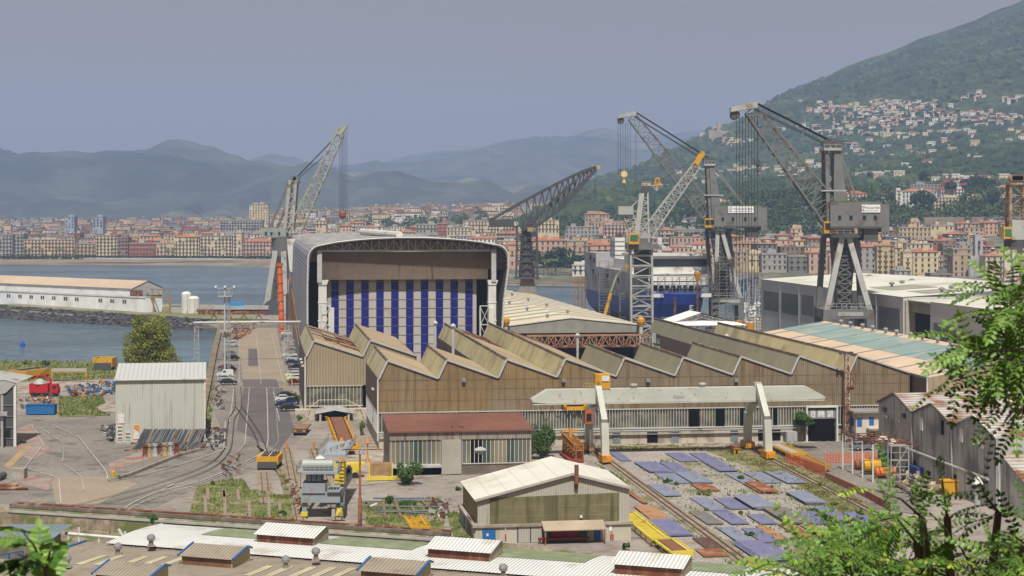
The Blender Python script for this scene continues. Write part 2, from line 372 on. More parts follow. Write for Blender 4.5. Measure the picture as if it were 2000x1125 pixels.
# ================================================================ YARD SURFACES
M_asph = mat('asphalt', (.185,.168,.15), .92, var=.14, vs=.06, fine=(1.2,.2), dirt=((.11,.10,.09), .22, .22), col2=(.215,.195,.17), c2s=.04, c2t=.55)
M_asph2 = mat('dark_asphalt', (.11,.098,.095), .92, var=.12, vs=.1, fine=(1.5,.12))
M_conc2 = mat('pale_concrete', (.34,.30,.26), .92, var=.16, vs=.12, fine=(1.2,.2), dirt=((.19,.14,.10), .3, .42))
M_conc3 = mat('worn_tan_pavement', (.27,.225,.17), .92, var=.1, vs=.1, fine=(1.2,.1))
M_red = mat('red_paint_worn', (.25,.115,.095), .9, var=.25, vs=.2, dirt=((.27,.24,.21), .25, .75))
M_line = mat('road_paint', (.42,.40,.37), .85, var=.2, vs=.8, dirt=((.2,.18,.16), .7, .25))
M_blue = mat('blue_road_paint', (.22,.33,.42), .85, var=.25, vs=.8, dirt=((.2,.18,.16), .7, .4))
M_grav = mat('gravel', (.29,.265,.245), .95, var=.14, vs=.1, fine=(2.2,.35), dirt=((.17,.16,.08), .12, .25))
M_grass = mat('rough_grass_soil', (.115,.135,.045), .95, var=.3, vs=.4, fine=(3,.35), dirt=((.24,.20,.13), .22, .45), col2=(.17,.155,.06), c2s=.15)
SHI = [0]
def sheet(name, pts, m, k): SHI[0] += 1; return struct(name, flat(pts, .004*SHI[0]), m)
road = [(432,640),(545,632),(556,720),(585,800),(595,850),(560,880),(480,925),(370,960),(275,1005),(70,990),(60,930),(235,935),(440,858),(412,790),(420,700)]
sheet('quay_road', road, M_asph, 1)
sheet('left_yard_asphalt', [(0,812),(225,815),(225,868),(400,865),(235,935),(55,985),(-80,985),(-80,812)], M_asph, 1)
sheet('tan_pavement', [(100,940),(120,930),(200,932),(270,945),(190,985),(110,985)], M_conc3, 2)
sheet('tan_pavement', [(462,640),(540,640),(560,745),(475,745)], M_conc3, 2)
sheet('road_patch', [(485,681),(502,681),(504,715),(485,715)], M_asph2, 3)
sheet('road_patch', [(473,741),(540,741),(545,756),(476,756)], M_asph2, 3)
sheet('road_patch', [(476,758),(552,758),(575,840),(545,880),(462,840)], M_asph2, 2)
sheet('red_painted_ground', [(34,838),(62,828),(100,880),(60,900),(30,880)], M_red, 2)
sheet('red_painted_ground', [(215,922),(300,893),(390,878),(400,862),(330,862),(212,905)], M_red, 2)
sheet('red_painted_ground', [(20,925),(100,935),(95,960),(40,945)], M_red, 2)
sheet('yellow_worn_pavement', [(5,912),(50,870),(64,870),(20,915)], mat('yellow_worn', (.36,.24,.12), .9, dirt=((.25,.2,.15), .5, .5)), 2)
sheet('pale_slab', [(0,745),(225,745),(225,760),(0,770)], M_conc2, 1)
sheet('pale_slab', [(175,790),(225,786),(225,806),(175,804)], M_conc2, 2)
sheet('pale_slab', [(186,730),(212,727),(208,746),(180,750)], M_conc2, 3)
sheet('pale_slab', [(650,868),(740,870),(1150,905),(1060,935),(905,925),(700,950),(660,900)], M_conc2, 1)
sheet('pale_slab', [(1160,858),(1600,858),(1610,872),(1150,875)], M_conc2, 2)
sheet('east_yard_asphalt', [(1500,868),(1720,860),(1735,930),(1790,960),(1820,1010),(1690,990),(1600,930)], M_asph, 1)
sheet('gravel_plate_yard', [(1150,880),(1470,882),(1760,1030),(1830,1125),(1420,1125)], M_grav, 1)
sheet('gravel_plate_yard', [(1228,935),(1250,935),(1460,1120),(1290,1120)], M_grav, 1)
for g in ([(0,706),(235,709),(222,740),(0,748)], [(110,775),(200,772),(205,785),(170,800),(215,812),(115,815)], [(385,948),(470,935),(490,960),(575,975),(576,1022),(368,1012)],
          [(700,985),(860,970),(870,1045),(720,1035)], [(1150,872),(1380,872),(1470,880),(1150,882)], [(1380,882),(1500,880),(1640,950),(1760,1030),(1700,1040),(1560,950)],
          [(870,1000),(905,1010),(925,1060),(890,1060)], [(500,870),(515,878),(545,930),(560,980),(575,1000),(590,1000),(560,930),(530,890)]):
 sheet('grass_patch', g, M_grass, 3)
def strip(mb, pts, wd, k, pix=True, dash=None):
 q = [G(a, b) for a, b in pts] if pix else [Vector((a, b, 0)) for a, b in pts]
 for a, b in zip(q, q[1:]):
  d = (b-a); L_ = d.length; d.normalize(); n = Vector((-d.y, d.x, 0))*wd/2; z = Vector((0,0,.15+.004*k+.0006*(len(mb.v)//4))); x = 0
  while x < L_:
   e = min(L_, x+(dash or 1e9)); p, r = a+d*x, a+d*e
   mb.quad(p-n+z, r-n+z, r+n+z, p+n+z); x = e+(dash or 0)*.8 if dash else L_
 return mb
def curve(pts, n=6):
 out = []
 for i in range(len(pts)-1):
  p0, p1, p2, p3 = [Vector(pts[max(0, min(len(pts)-1, i+k))]) for k in (-1,0,1,2)]
  for j in range(n):
   t = j/n; out.append(.5*((2*p1)+(p2-p0)*t+(2*p0-5*p1+4*p2-p3)*t*t+(3*p1-p0-3*p2+p3)*t**3))
 out.append(Vector(pts[-1])); return [(p.x, p.y) for p in out]
for pts, wd, da in [([(467,648),(467,750)], .3, None), ([(500,650),(510,751)], .25, None), ([(530,651),(553,748)], .3, None), ([(487,759),(484,800),(478,868),(465,884)], .3, None),
 (curve([(521,759),(523,830),(522,870),(505,890),(400,938),(310,962),(258,985),(242,998)]), .35, None), ([(534,767),(546,824)], .3, None), ([(452,818),(522,818)], .4, 1.2),
 (curve([(457,760),(452,800),(448,826)]), .3, None), (curve([(440,824),(437,870),(425,884),(330,915),(240,937),(213,940),(205,920),(165,870),(155,857),(150,852)]), .35, None), ([(155,857),(125,842),(100,830)], .3, None),
 ([(62,832),(85,870),(48,915),(105,932)], .3, None), (curve([(63,830),(95,848),(122,868),(124,885),(122,905)]), .35, 1.2), ([(122,907),(158,932),(165,960)], .25, None), ([(115,935),(119,985)], .3, None),
 ([(35,820),(85,820)], .3, 1.), ([(480,747),(550,746)], .3, 1.2), ([(1580,862),(1640,905)], .15, None), ([(1613,861),(1700,905)], .15, None), ([(326,953),(340,947)], .8, None), ([(455,640),(560,637)],.2,1.5),
 ([(1660,878),(1700,895)],.12,None),([(1600,920),(1690,905)],.12,None),([(465,884),(440,895)],.25,None)]:
 struct('painted_line', strip(MB(), pts, wd*.5, 5, dash=da), M_line)
struct('painted_line', strip(MB(), curve([(534,759),(541,830),(530,880),(400,942),(300,975),(250,998)]), .2, 5, dash=.8), M_blue)
# rails let into the road
def rail(name, label, pts, gauge=None, k=6, m=None):
 mb = MB(); strip(mb, pts, .2, 8); return struct(name, mb, m or mat('rail_groove', (.05,.045,.04), .7), label)
rail('road_rails', 0, curve([(458,757),(459,795),(447,820),(443,850),(437,880),(400,912),(300,948),(200,975),(140,990)]))
rail('road_rails', 0, curve([(470,757),(471,795),(458,820),(455,850),(447,885),(410,918),(310,955),(225,980),(160,990)]))
rail('road_rails', 0, curve([(459,794),(478,820),(497,850),(510,886)]))
rail('road_rails', 0, curve([(471,793),(492,824),(511,854),(524,888)]))
# gantry rails: real rail heads on a sleeper strip
def rails(name, label, a, b, gauge=.0, n=2, group='crane rails set in the yard'):
 p, q = G(*a), G(*b); d = (q-p).normalized(); nn = Vector((-d.y, d.x, 0)); mb = MB()
 z = Vector((0,0,.16)); w_ = 1.1+gauge
 mb.quad(p-nn*w_+z, q-nn*w_+z, q+nn*w_+z, p+nn*w_+z); mb.mi = 1
 for k in ([-1, 1] if n == 2 else [0]): mb.bar(p+nn*k*.45+Vector((0,0,.22)), q+nn*k*.45+Vector((0,0,.22)), .14, .16)
 return struct(name, mb, [mat('rail_bed', (.24,.19,.14), .95, var=.25, vs=.5), mat('rail_steel', (.10,.065,.045), .6)], label)
rails('crane_rail_track', 'crane rail along the left side of the plate yard', (1135,862), (1475,1115))
rails('crane_rail_track', 'crane rail along the right side of the plate yard', (1440,865), (1745,1025), -.3)
rails('crane_rail_track', 'rail under the left leg of the small grey gantry', (560,878), (586,1018), -.2)
rails('crane_rail_track', 'rail under the right leg of the small grey gantry', (612,878), (662,1018), -.2)
rails('crane_rail_track', 'short rails behind the yellow carriage', (515,925), (521,985), 0)
# ================================================================ VEGETATION HELPERS
M_leafA = mat('leaf_mid_green', (.070,.135,.028), .75, var=.35, vs=.8, spec=.25)
M_leafB = mat('leaf_olive_green', (.25,.27,.045), .75, var=.35, vs=.5, spec=.25, col2=(.13,.15,.025), c2s=.35)
M_leafD = mat('leaf_dark_green', (.020,.052,.016), .8, var=.35, vs=.3, spec=.2)
M_leafW = mat('weed_green', (.15,.19,.05), .85, var=.35, vs=.8, spec=.2)
M_bark = mat('bark', (.12,.09,.065), .95, var=.3, vs=1.5)
rv = random.Random(21)
def tufts(pts, n, h, wd, mb=None, z=0.0):
 """grass blades in clumps over the convex picture polygon pts"""
 mb = mb or MB(); q = [G(*p, z) for p in pts]; c = sum(q, Vector())/len(q)
 for _ in range(n):
  i = rv.randrange(len(q)); a, b = q[i], q[(i+1) % len(q)]; r1, r2 = rv.random(), rv.random()
  if r1+r2 > 1: r1, r2 = 1-r1, 1-r2
  p = c+(a-c)*r1+(b-c)*r2; an = rv.uniform(0, 3.14); hh = h*.7*rv.uniform(.4, 1.3)*(1.6 if noise.noise(p*.25) > .1 else .7)
  d = Vector((math.cos(an), math.sin(an), 0))*wd; l = Vector((rv.uniform(-.3,.3), rv.uniform(-.3,.3), 1))*hh
  p.z = z; mb.add([p-d, p+d, p+d*.6+l, p-d*.6+l*.9], [(0,1,2,3)])
 return mb
def grass(name, label, pts, n, h=.35, wd=.16, m=None, z=0.):
 return props(struct(name, tufts(pts, n, h, wd, None, z), m or M_leafW, label, kind='stuff'), cat='grass')
def bush(name, label, px, py, rpx, hpx, m=None, group=None, n=None, cat='bush', stem=True, fr=S):
 g = G(px, py); sc_ = (py-HY)/CAMH; r = rpx/sc_; h = hpx/sc_
 t = T(name, label, cat, (g.x, g.y, 0), W, group)
 mb = MB(); n = n or int(140+rpx*hpx*2.2); k = max(5, int(r*3.5))
 for i in range(k):
  a = rv.uniform(0, 6.28); q = rv.uniform(0, r*.8); rr = r*rv.uniform(.24, .55)
  mb.leaf_ball((g.x+q*math.cos(a), g.y+q*math.sin(a), h*rv.uniform(.2, .68)), rr, rr, h*rv.uniform(.18, .36), n//k, 1.7/sc_, rv, -.9)
 t.part('foliage', mb, m or M_leafA)
 st = MB()
 for i in range(3): st.tube((g.x, g.y, 0), (g.x+rv.uniform(-.4,.4)*r, g.y+rv.uniform(-.4,.4)*r, h*.55), .05, .03, 5)
 t.part('stem', st, M_bark); return t
def tree(name, label, c, h, r, m, leaf, n, group=None, trunk=.3, low=.28, k=9, flat_=1.0):
 """c world base; crown = lumps of leaf faces round a tapered trunk with limbs"""
 t = T(name, label, 'tree', tuple(c), W, group); c = Vector(c)
 tm = MB(); tm.tube(c-Vector((0,0,.3)), c+Vector((0,0,h*.55)), trunk, trunk*.5, 7); cr = MB()
 for i in range(k):
  a = 6.28*i/k*2.4+rv.uniform(-.4,.4); q = r*rv.uniform(.15, .68); z = h*(low+(1-low)*rv.uniform(.12, .82)*flat_)
  if z > h*.7: q *= .6
  p = c+Vector((q*math.cos(a), q*math.sin(a), z)); rr = r*rv.uniform(.30, .5)
  tm.tube(c+Vector((0,0,h*rv.uniform(.25,.5))), p, trunk*.35, trunk*.15, 5)
  cr.leaf_ball(p, rr, rr, rr*rv.uniform(.6, .85), n//k, leaf, rv, -.8)
 t.part('trunk', tm, M_bark); t.part('crown', cr, m); return t
# ================================================================ MAIN HALL over the dry dock
M_hallw = mat('hall_silver_cladding', (.33,.33,.36), .45, .2, var=.08, vs=.03, rib=('z', 1.2, .03))
M_hallr = mat('hall_roof_membrane', (.27,.27,.265), .6, var=.2, vs=.3, fine=(.6,.5), dirt=((.42,.42,.41), .3, .3))
M_white = paint('white_steel', (.62,.62,.59), dirt=((.35,.30,.25), .3, .15))
M_dark = mat('painted_interior_shade', (.006,.006,.007), .95, var=.2, spec=.05)  # near-black colour stands in for the shade inside openings
M_steel = paint('grey_steel', (.23,.24,.25), dirt=((.12,.09,.07), .5, .15))
M_steelL = paint('light_grey_steel', (.42,.43,.43), dirt=((.22,.16,.11), .5, .12))
M_beige = mat('beige_panel', (.70,.59,.46), .7, var=.06, vs=.08, fine=(.6,.06), streak=((.25,.18,.12), .15))
M_bluep = mat('blue_door_panel', (.008,.011,.17), .5, var=.12, vs=.2)
M_door = mat('pale_door_panel', (.42,.395,.36), .65, var=.08, vs=.1, dirt=((.38,.28,.17), .25, .08))
M_rust = mat('rusty_steel', (.15,.055,.03), .9, var=.35, vs=.8, dirt=((.33,.22,.15), .8, .3))
M_black = mat('black_rubber', (.02,.02,.022), .7)
hv0, hv1 = 450., 705.
uL = S.uz(600, 600, hv0)[0]; uR = S.uz(980, 600, hv0)[0]; uW = S.uz(993, 600, hv0)[0]
hall = T('assembly_hall', 'huge silver shipbuilding hall with arched roof and blue striped door', 'hall', (uL, hv0, 0))
def arch(t_, k):                                         # outline of the shell (u, z), left foot to right foot; t_ = offset inward
 zt_ = S.uz(795, 464, hv0)[1]-k
 pts = [(uL, 0), (uL, 24), (uL+.2, 31)]
 for a in range(0, 91, 15): pts.append((uL+.2+3.4*(1-math.cos(R(a))), 31+3.5*math.sin(R(a))))
 u0, z0 = pts[-1]; u1 = uW-3.5
 for i in range(1, 12):
  f = i/12; pts.append((u0+(u1-u0)*f, z0+(zt_-z0)*math.sin(math.pi*f)**.7))
 for a in range(90, -1, -15): pts.append((uW-3.5+3.5*math.cos(R(a)), z0-3.2+3.2*math.sin(R(a))))
 pts += [(uW, z0-6), (uR+.6, z0-14), (uR, 10), (uR, 0)]
 c = ((uL+uR)/2, 15)
 return [(u+(c[0]-u)*t_/28, z+((c[1]-z)*t_/22 if z > 0 else 0)) for u, z in pts]
outer0, outer1 = arch(0, 0), arch(0, 1.2)
inner0, inner1 = arch(.4, 0), arch(.4, 1.2)
mb = MB(); n = len(outer0)
def loft(mb, A, va, B, vb, flip=False, rng=None):
 for i in range(*(rng or (0, len(A)-1))):
  q = [(A[i][0], va, A[i][1]), (B[i][0], vb, B[i][1]), (B[i+1][0], vb, B[i+1][1]), (A[i+1][0], va, A[i+1][1])]
  mb.quad(*(q[::-1] if flip else q))
wl = MB(); loft(wl, outer0, hv0, outer1, hv1, rng=(0, 6)); loft(wl, outer0, hv0, outer1, hv1, rng=(n-6, n-1))
loft(wl, outer0, hv0, inner0, hv0+.01, True); hall.part('shell_wall', wl, M_hallw, smooth=False)
rf = MB(); loft(rf, outer0, hv0, outer1, hv1, rng=(6, n-6)); hall.part('roof', rf, M_hallr)
im = MB(); loft(im, inner0, hv0+.02, inner1, hv1-1, True); im.add([(u, hv1-1, z) for u, z in inner1], [tuple(range(n))])
hall.part('inner_lining', im, mat('hall_inner_lining', (.11,.105,.10), .85, rib=('y', 3., .1)))
eg = MB(); eg.path([(u, hv0-.25, z) for u, z in outer0], .16, 6); hall.part('rim', eg, M_white)
# gable truss behind the opening
g0 = S.uz(795, 490, hv0)[1]; uA, uB = S.uz(625, 500, hv0+2)[0], S.uz(968, 500, hv0+2)[0]; tr = MB()
top = [(u, z) for u, z in inner0 if uA-1 <= u <= uB+1 and z > 25]; nb = 24; yv = hv0+2.
tr.bar((uA, yv, g0), (uB, yv, g0), .5)
prev = None
for i in range(nb+1):
 u = uA+(uB-uA)*i/nb; zz = interp(sorted(top), u)-.2; tr.bar((u, yv, g0), (u, yv, zz), .22)
 if prev: tr.bar(prev if i % 2 else (u, yv, zz), (u, yv, g0) if i % 2 else (prev[0], yv, g0), .18)
 prev = (u, yv, zz)
hall.part('gable_truss', tr, M_steelL)
bk = MB(); zz = [(u, z) for u, z in inner0 if z > 25]; bk.add([(u, hv0+6, z-.3) for u, z in zz], [tuple(range(len(zz)))]); hall.part('gable_lining', bk, mat('tan_lining', (.24,.18,.12), .85, var=.15))
pv = hv0+6.5; pu0, pz1 = S.uz(629, 501, pv); pu1, pz0 = S.uz(953, 545, pv)
hall.part('upper_panel', MB().box(pu0, pu1, pv, pv+.6, pz0, pz1), M_beige)
hall.part('gap_shade_strip', MB().box(pu0, pu1, pv-.2, pv, pz1, pz1+2.6), M_dark)  # black strip painted in as the shaded gap between truss and panel
dv0 = hv0+.2
du0, dz1 = S.uz(647, 545, dv0+8); du1, _ = S.uz(923, 545, dv0+8)
strips = MB(); bl = MB(); ns = 19; sw = (du1-du0)/ns
strips.box(du0-1, du1+1, dv0+8, dv0+8.5, 0, dz1+1); hall_door = hall.part('sliding_door', strips, M_door)
for i in range(ns):
 if i % 2 == 0:
  b_ = MB(); z = .2
  while z < dz1: b_.box(du0+sw*i, du0+sw*(i+1), dv0+7.9, dv0+8.2, z, min(z+2.15, dz1)); z += 2.27
  hall.part('door_stripe', b_, M_bluep, parent=hall_door)
jt = MB()
for z in [k*2.27 for k in range(1, 12)]: jt.box(du0, du1, dv0+7.87, dv0+8.1, z-.025, z+.01)
hall.part('panel_joint', jt, mat('joint_line', (.26,.25,.25), .8), parent=hall_door)
for a, b in ((622, 638), (954, 969)):
 u0, z1 = S.uz(a, 549, hv0+1.5); u1, _ = S.uz(b, 549, hv0+1.5); c_ = MB(); c_.box(u0, u1, hv0+1.5, hv0+4, 0, z1-1)
 c_.prism([(u0-.2, hv0+1.3, z1+.2), (u1+.5, hv0+1.3, z1+.2), (u1, hv0+1.3, z1-1.0), (u0, hv0+1.3, z1-1.0)], (0, 2.5, 0))
 for k in range(1, 5): c_.box(u0-.12, u1+.12, hv0+1.4, hv0+4.1, z1-1-k*4.6, z1-.7-k*4.6)
 hall.part('door_pier', c_, M_white)
for a in (624, 964): u0, _ = S.uz(a, 500, hv0+1.6); hall.part('upper_post', MB().box(u0-.6, u0+.6, hv0+1, hv0+2.2, pz0-.5, 33.2), M_steelL)
for a in (612, 978):
 u0, z0 = S.uz(a, 510, hv0+2.5); x = MB();
 x.bar((u0-2, hv0+2.5, z0), (u0+2, hv0+2.5, z0), .25); x.bar((u0-2, hv0+2.5, z0+4), (u0+2, hv0+2.5, z0+4), .25); x.bar((u0-2, hv0+2.5, z0), (u0+2, hv0+2.5, z0+4), .2); x.bar((u0+2, hv0+2.5, z0), (u0-2, hv0+2.5, z0+4), .2)
 hall.part('side_brace', x, M_steel)
for a, b in ((636, 650), (946, 962)):
 u0, z0 = S.uz(a, 632, hv0+1); u1, _ = S.uz(b, 632, hv0+1); z0 = max(z0, .5); l = MB(); l.lattice((u0, hv0+.8, 0), (u0, hv0+.8, z0+4.5), 2.2, 1.6, 2.2, 1.6, .2, .12, 4)
 l.box(u1-1.1, u1+.3, hv0+.3, hv0+1.6, 0, z0+4); hall.part('access_stair', l, M_white)
# outlet duct on the roof, silver fins at the far left, orange and dark skirt low on the side wall
a = arch(0, .1); mb = MB(); u0, _ = S.uz(735, 452, 520); u1, _ = S.uz(785, 458, 470); zc = 36.7
mb.tube((u0-3, 540, zc+.3), (u1, 478, zc), .95, .95, 10); hall.part('roof_duct', mb, M_white)
mb = MB()
a_, z_ = S.uz(560, 467, 640); b_, _ = S.uz(582, 467, 640); z0_ = S.uz(560, 529, 640)[1]
mb = MB().prism([(a_, 640, z_), (b_, 640, z_), (b_, 640, z0_-1.5), (a_+1, 640, z0_)][::-1], (0, 2, 0))
for k in range(6): mb.box(a_+1+k*.65, a_+1.15+k*.65, 639.85, 640, z0_+.5, z_-.1)
hall.part('folded_wall_panel', mb, M_white)
mb = MB(); mb.prism([(uL-.12, hv0+3, 0), (uL-.12, hv0+3, 2.5), (uL-.12, 690, 19.5), (uL-.12, 690, 0)], (-.25, 0, 0)); hall.part('orange_skirt', mb, mat('orange_cladding', (.40,.17,.035), .6, dirt=((.16,.12,.1), .1, .5)))
mb = MB(); mb.prism([(uL-.5, hv0+1, 0), (uL-.5, hv0+1, 1.5), (uL-.5, 560, 8), (uL-.5, 560, 0)], (-.2, 0, 0)); hall.part('dark_skirt', mb, M_steel)
# ================================================================ SAW-TOOTH FACTORY
M_brown = mat('brown_corrugated', (.27,.19,.095), .65, var=.16, vs=.12, rib=('xy', .4, .04), streak=((.15,.095,.045), .45), dirt=((.27,.22,.15), .08, .35), col2=(.225,.18,.12), c2s=.02)
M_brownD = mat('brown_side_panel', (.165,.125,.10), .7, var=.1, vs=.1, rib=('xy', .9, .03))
M_rooftan = mat('tan_roof_sheet', (.38,.295,.19), .7, var=.1, vs=.06, rib=('y', 1.9, .02), fine=(.5,.07), dirt=((.30,.22,.13), .12, .22))
M_glz = mat('yellowed_glazing', (.46,.41,.22), .45, var=.14, vs=.2, rib=('y', 1.2, .02), dirt=((.30,.26,.14), .15, .35))
M_glz2 = mat('grey_ribbed_glazing', (.27,.26,.175), .5, var=.12, vs=.2, rib=('y', .5, .05))
M_pane = mat('grimy_pane', (.075,.08,.065), .35, var=.35, vs=.4, spec=.5, col2=(.16,.15,.10), c2s=.45, c2t=.52)
M_frame = paint('pale_window_frame', (.46,.45,.43))
M_plinth = mat('dirty_render', (.47,.42,.35), .9, var=.12, vs=.15, dirt=((.22,.18,.13), .22, .3), streak=((.25,.2,.15), .3))
fv = 321.4; ub = [S.uz(px, 705, fv)[0] for px in (740, 856, 973, 1088, 1203, 1318, 1431, 1545, 1658, 1775)]
ZE, ZR, RO = 12.6, 15.9, 1.55
def tooth_wall(mb, u0, u1, v): mb.add([(u0, v, 6.6), (u1, v, 6.6), (u1, v, ZE), (u0+RO, v, ZR), (u0, v, ZE)], [(0,1,2,3,4)])
main = T('sawtooth_factory', 'long brown corrugated factory with nine saw-tooth roof bays and rusty open patches', 'factory', (ub[0], fv, 0))
back = [358,358,430,430,358,358,358,S.vz(1279,632,ub[7]+RO)[0],S.vz(1402,634,ub[8]+RO)[0]]
fw = MB()
for i in range(9): tooth_wall(fw, ub[i], ub[i+1], fv)
main.part('front_cladding', fw, M_brown)
for z in (8.6, 10.6, 12.3): main.part('cladding_seam', MB().box(ub[0], ub[9], fv-.03, fv-.005, z-.04, z+.04), mat('seam_brown', (.15,.105,.06), .8))
def roof_bay(th, u0, u1, v0, v1, opened=None, glz=M_glz, rail_=True):
 r = MB(); st = opened or v1
 r.add([(u0+RO, v0-.2, ZR), (u1, v0-.2, ZE), (u1, st, ZE), (u0+RO, st, ZR)], [(0,1,2,3)])
 r.add([(u0+RO, v0-.2, ZR-.15), (u1, v0-.2, ZE-.15), (u1, st, ZE-.15), (u0+RO, st, ZR-.15)], [(3,2,1,0)])
 th.part('roof_slope', r, M_rooftan)
 g = MB(); g.add([(u0+.05, v0, ZE), (u0+RO, v0, ZR), (u0+RO, v1, ZR), (u0+.05, v1, ZE)], [(0,1,2,3)]); th.part('steep_glazing', g, glz)
 rd = MB(); rd.bar((u0+RO, v0-.25, ZR+.05), (u0+RO, v1, ZR+.05), .35, .3); th.part('ridge_cap', rd, mat('ridge_flashing', (.16,.115,.08), .7, dirt=((.3,.28,.25), .5, .3)))
 if rail_:
  e = MB(); e.bar((u0, v0-.15, ZE), (u0+RO, v0-.15, ZR), .3); e.bar((u0+RO, v0-.15, ZR), (u1, v0-.15, ZE), .3); th.part('gable_flashing', e, M_steelL)
 if opened:
  for b_ in ('purlins',):
   p = MB(); v = opened+1.2; k = 0
   while v < v1-.5:
    for f0, f1 in ((.02,.4),(.4,.72),(.72,.98)):
     if rv.random() < .93:
      a = (u0+RO+(u1-u0-RO)*f0, v, ZR-(ZR-ZE)*f0-.2); c_ = (u0+RO+(u1-u0-RO)*f1, v, ZR-(ZR-ZE)*f1-.2); p.bar(a, c_, .34, .42)
    v += 3.9; k += 1
   for f in (.02, .4, .72, .98): p.bar((u0+RO+(u1-u0-RO)*f, opened, ZR-(ZR-ZE)*f-.45), (u0+RO+(u1-u0-RO)*f, v1, ZR-(ZR-ZE)*f-.45), .3, .4)
   th.part('rusty_purlins', p, M_rust)
   v = opened
   while v < v1-3:
    for f0, f1, pr in ((0,.28,.9),(.3,.6,.5),(.62,1,.2)):
     if rv.random() < pr*(1-(v-opened)/(v1-opened)*.6):
      q = MB(); q.add([(u0+RO+(u1-u0-RO)*f, vv, ZR-(ZR-ZE)*f+.02) for f, vv in ((f0, v+.1), (f1, v+.1), (f1, v+3.5), (f0, v+3.5))], [(0,1,2,3)]); th.part('remaining_sheet', q, M_rooftan)
    v += 3.9
   s_ = MB(); s_.quad((u1-.1, opened, ZE-3), (u1-.1, v1, ZE-3), (u0+.3, v1, ZE-3), (u0+.3, opened, ZE-3)); th.part('bay_underside', s_, mat('bay_floor_dark', (.22,.175,.12), .9))
for i in range(9):
 roof_bay(main, ub[i], ub[i+1], fv, back[i], opened={2:388, 3:398, 7:384, 8:381}.get(i), glz=M_glz if i in (0,1,2,3,8) else M_glz2)
# walls of the long bays that stand proud of the short ones
def side(th, u, v0, v1, z0, z1, m, name='side_wall'): return th.part(name, MB().box(u-.15, u+.15, v0, v1, z0, z1), m)
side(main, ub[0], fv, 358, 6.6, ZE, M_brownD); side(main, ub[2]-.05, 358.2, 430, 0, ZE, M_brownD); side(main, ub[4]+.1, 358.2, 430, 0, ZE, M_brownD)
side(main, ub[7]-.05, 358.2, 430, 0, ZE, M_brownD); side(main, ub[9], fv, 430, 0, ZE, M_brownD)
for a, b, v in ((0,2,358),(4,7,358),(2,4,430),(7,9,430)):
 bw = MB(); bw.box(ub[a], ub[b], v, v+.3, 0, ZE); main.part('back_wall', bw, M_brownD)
# glazing band and plinth
gb = MB(); gb.box(ub[0], ub[9], fv+.25, fv+.5, 3.0, 6.6); main.part('glazing_band', gb, M_pane)
fb = MB(); x = ub[0]
while x <= ub[9]: fb.box(x-.05, x+.05, fv+.02, fv+.3, 3.0, 6.55); x += .52
fb.box(ub[0], ub[9], fv-.02, fv+.3, 2.85, 3.1); fb.box(ub[0], ub[9], fv-.05, fv+.3, 6.42, 6.62); main.part('window_frame', fb, M_frame)
for px0, px1 in ((1346,1366),(1397,1415),(1445,1463),(1511,1518),(935,950),(895,915)):
 a_, _ = S.uz(px0, 830, fv); b_, _ = S.uz(px1, 830, fv); main.part('missing_panes', MB().box(a_, b_, fv-.04, fv+.24, 3.12, 6.4), M_dark)
pl = MB(); pl.box(ub[0]+.1, ub[9], fv+.35, fv+.8, 0, 3.0); main.part('plinth_wall', pl, M_plinth)
pp = MB(); pp.bar((ub[0], fv-.3, 2.6), (ub[9]-15, fv-.3, 2.6), .22); pp.bar((ub[3], fv-.1, 1.9), (ub[8], fv-.1, 1.9), .1); main.part('wall_pipe', pp, M_steelL)
for px in (1205,1319,1435): a_, _ = S.uz(px, 850, fv); main.part('plinth_door', MB().box(a_-.7, a_+.7, fv+.2, fv+.4, 0, 2.3), paint('grey_blue_door', (.17,.2,.22)))
for px in (1275,1492,1515): a_, _ = S.uz(px, 850, fv); main.part('plinth_opening', MB().box(a_-1., a_+1., fv+.25, fv+.4, .3, 2.2), M_dark)
for px in (905,1100,1265,1437): a_, z_ = S.uz(px, 742, fv); main.part('wall_lamp', MB().box(a_-.35, a_+.35, fv-.6, fv-.02, z_-.35, z_+.25), M_steel)
# portal door
a_, z1_ = S.uz(1576, 796, fv-.4); b_, _ = S.uz(1632, 796, fv-.4); _, z2_ = S.uz(1576, 818, fv-.4)
pm = MB(); pm.box(a_-.3, a_, fv-1, fv-.1, 0, z1_); pm.box(b_, b_+.3, fv-1, fv-.1, 0, z1_); pm.box(a_-.3, b_+.3, fv-1, fv-.1, z1_, z1_+.3); por = main.part('portal_frame', pm, M_white)
main.part('portal_lintel', MB().box(a_, b_, fv-.6, fv-.2, z2_, z1_-.35), paint('grey_lintel', (.20,.22,.23)))
main.part('portal_opening', MB().box(a_+.2, b_-.2, fv-.5, fv-.1, 0, z2_), M_dark)
for f0, f1 in ((.12,.28),(.36,.6),(.70,.9)): main.part('notice_board', MB().box(a_+(b_-a_)*f0, a_+(b_-a_)*f1, fv-.66, fv-.6, z2_+.25, z1_-.6), mat('notice_white', (.6,.6,.58), .7, dirt=((.2,.2,.22), 2.5, .35)))
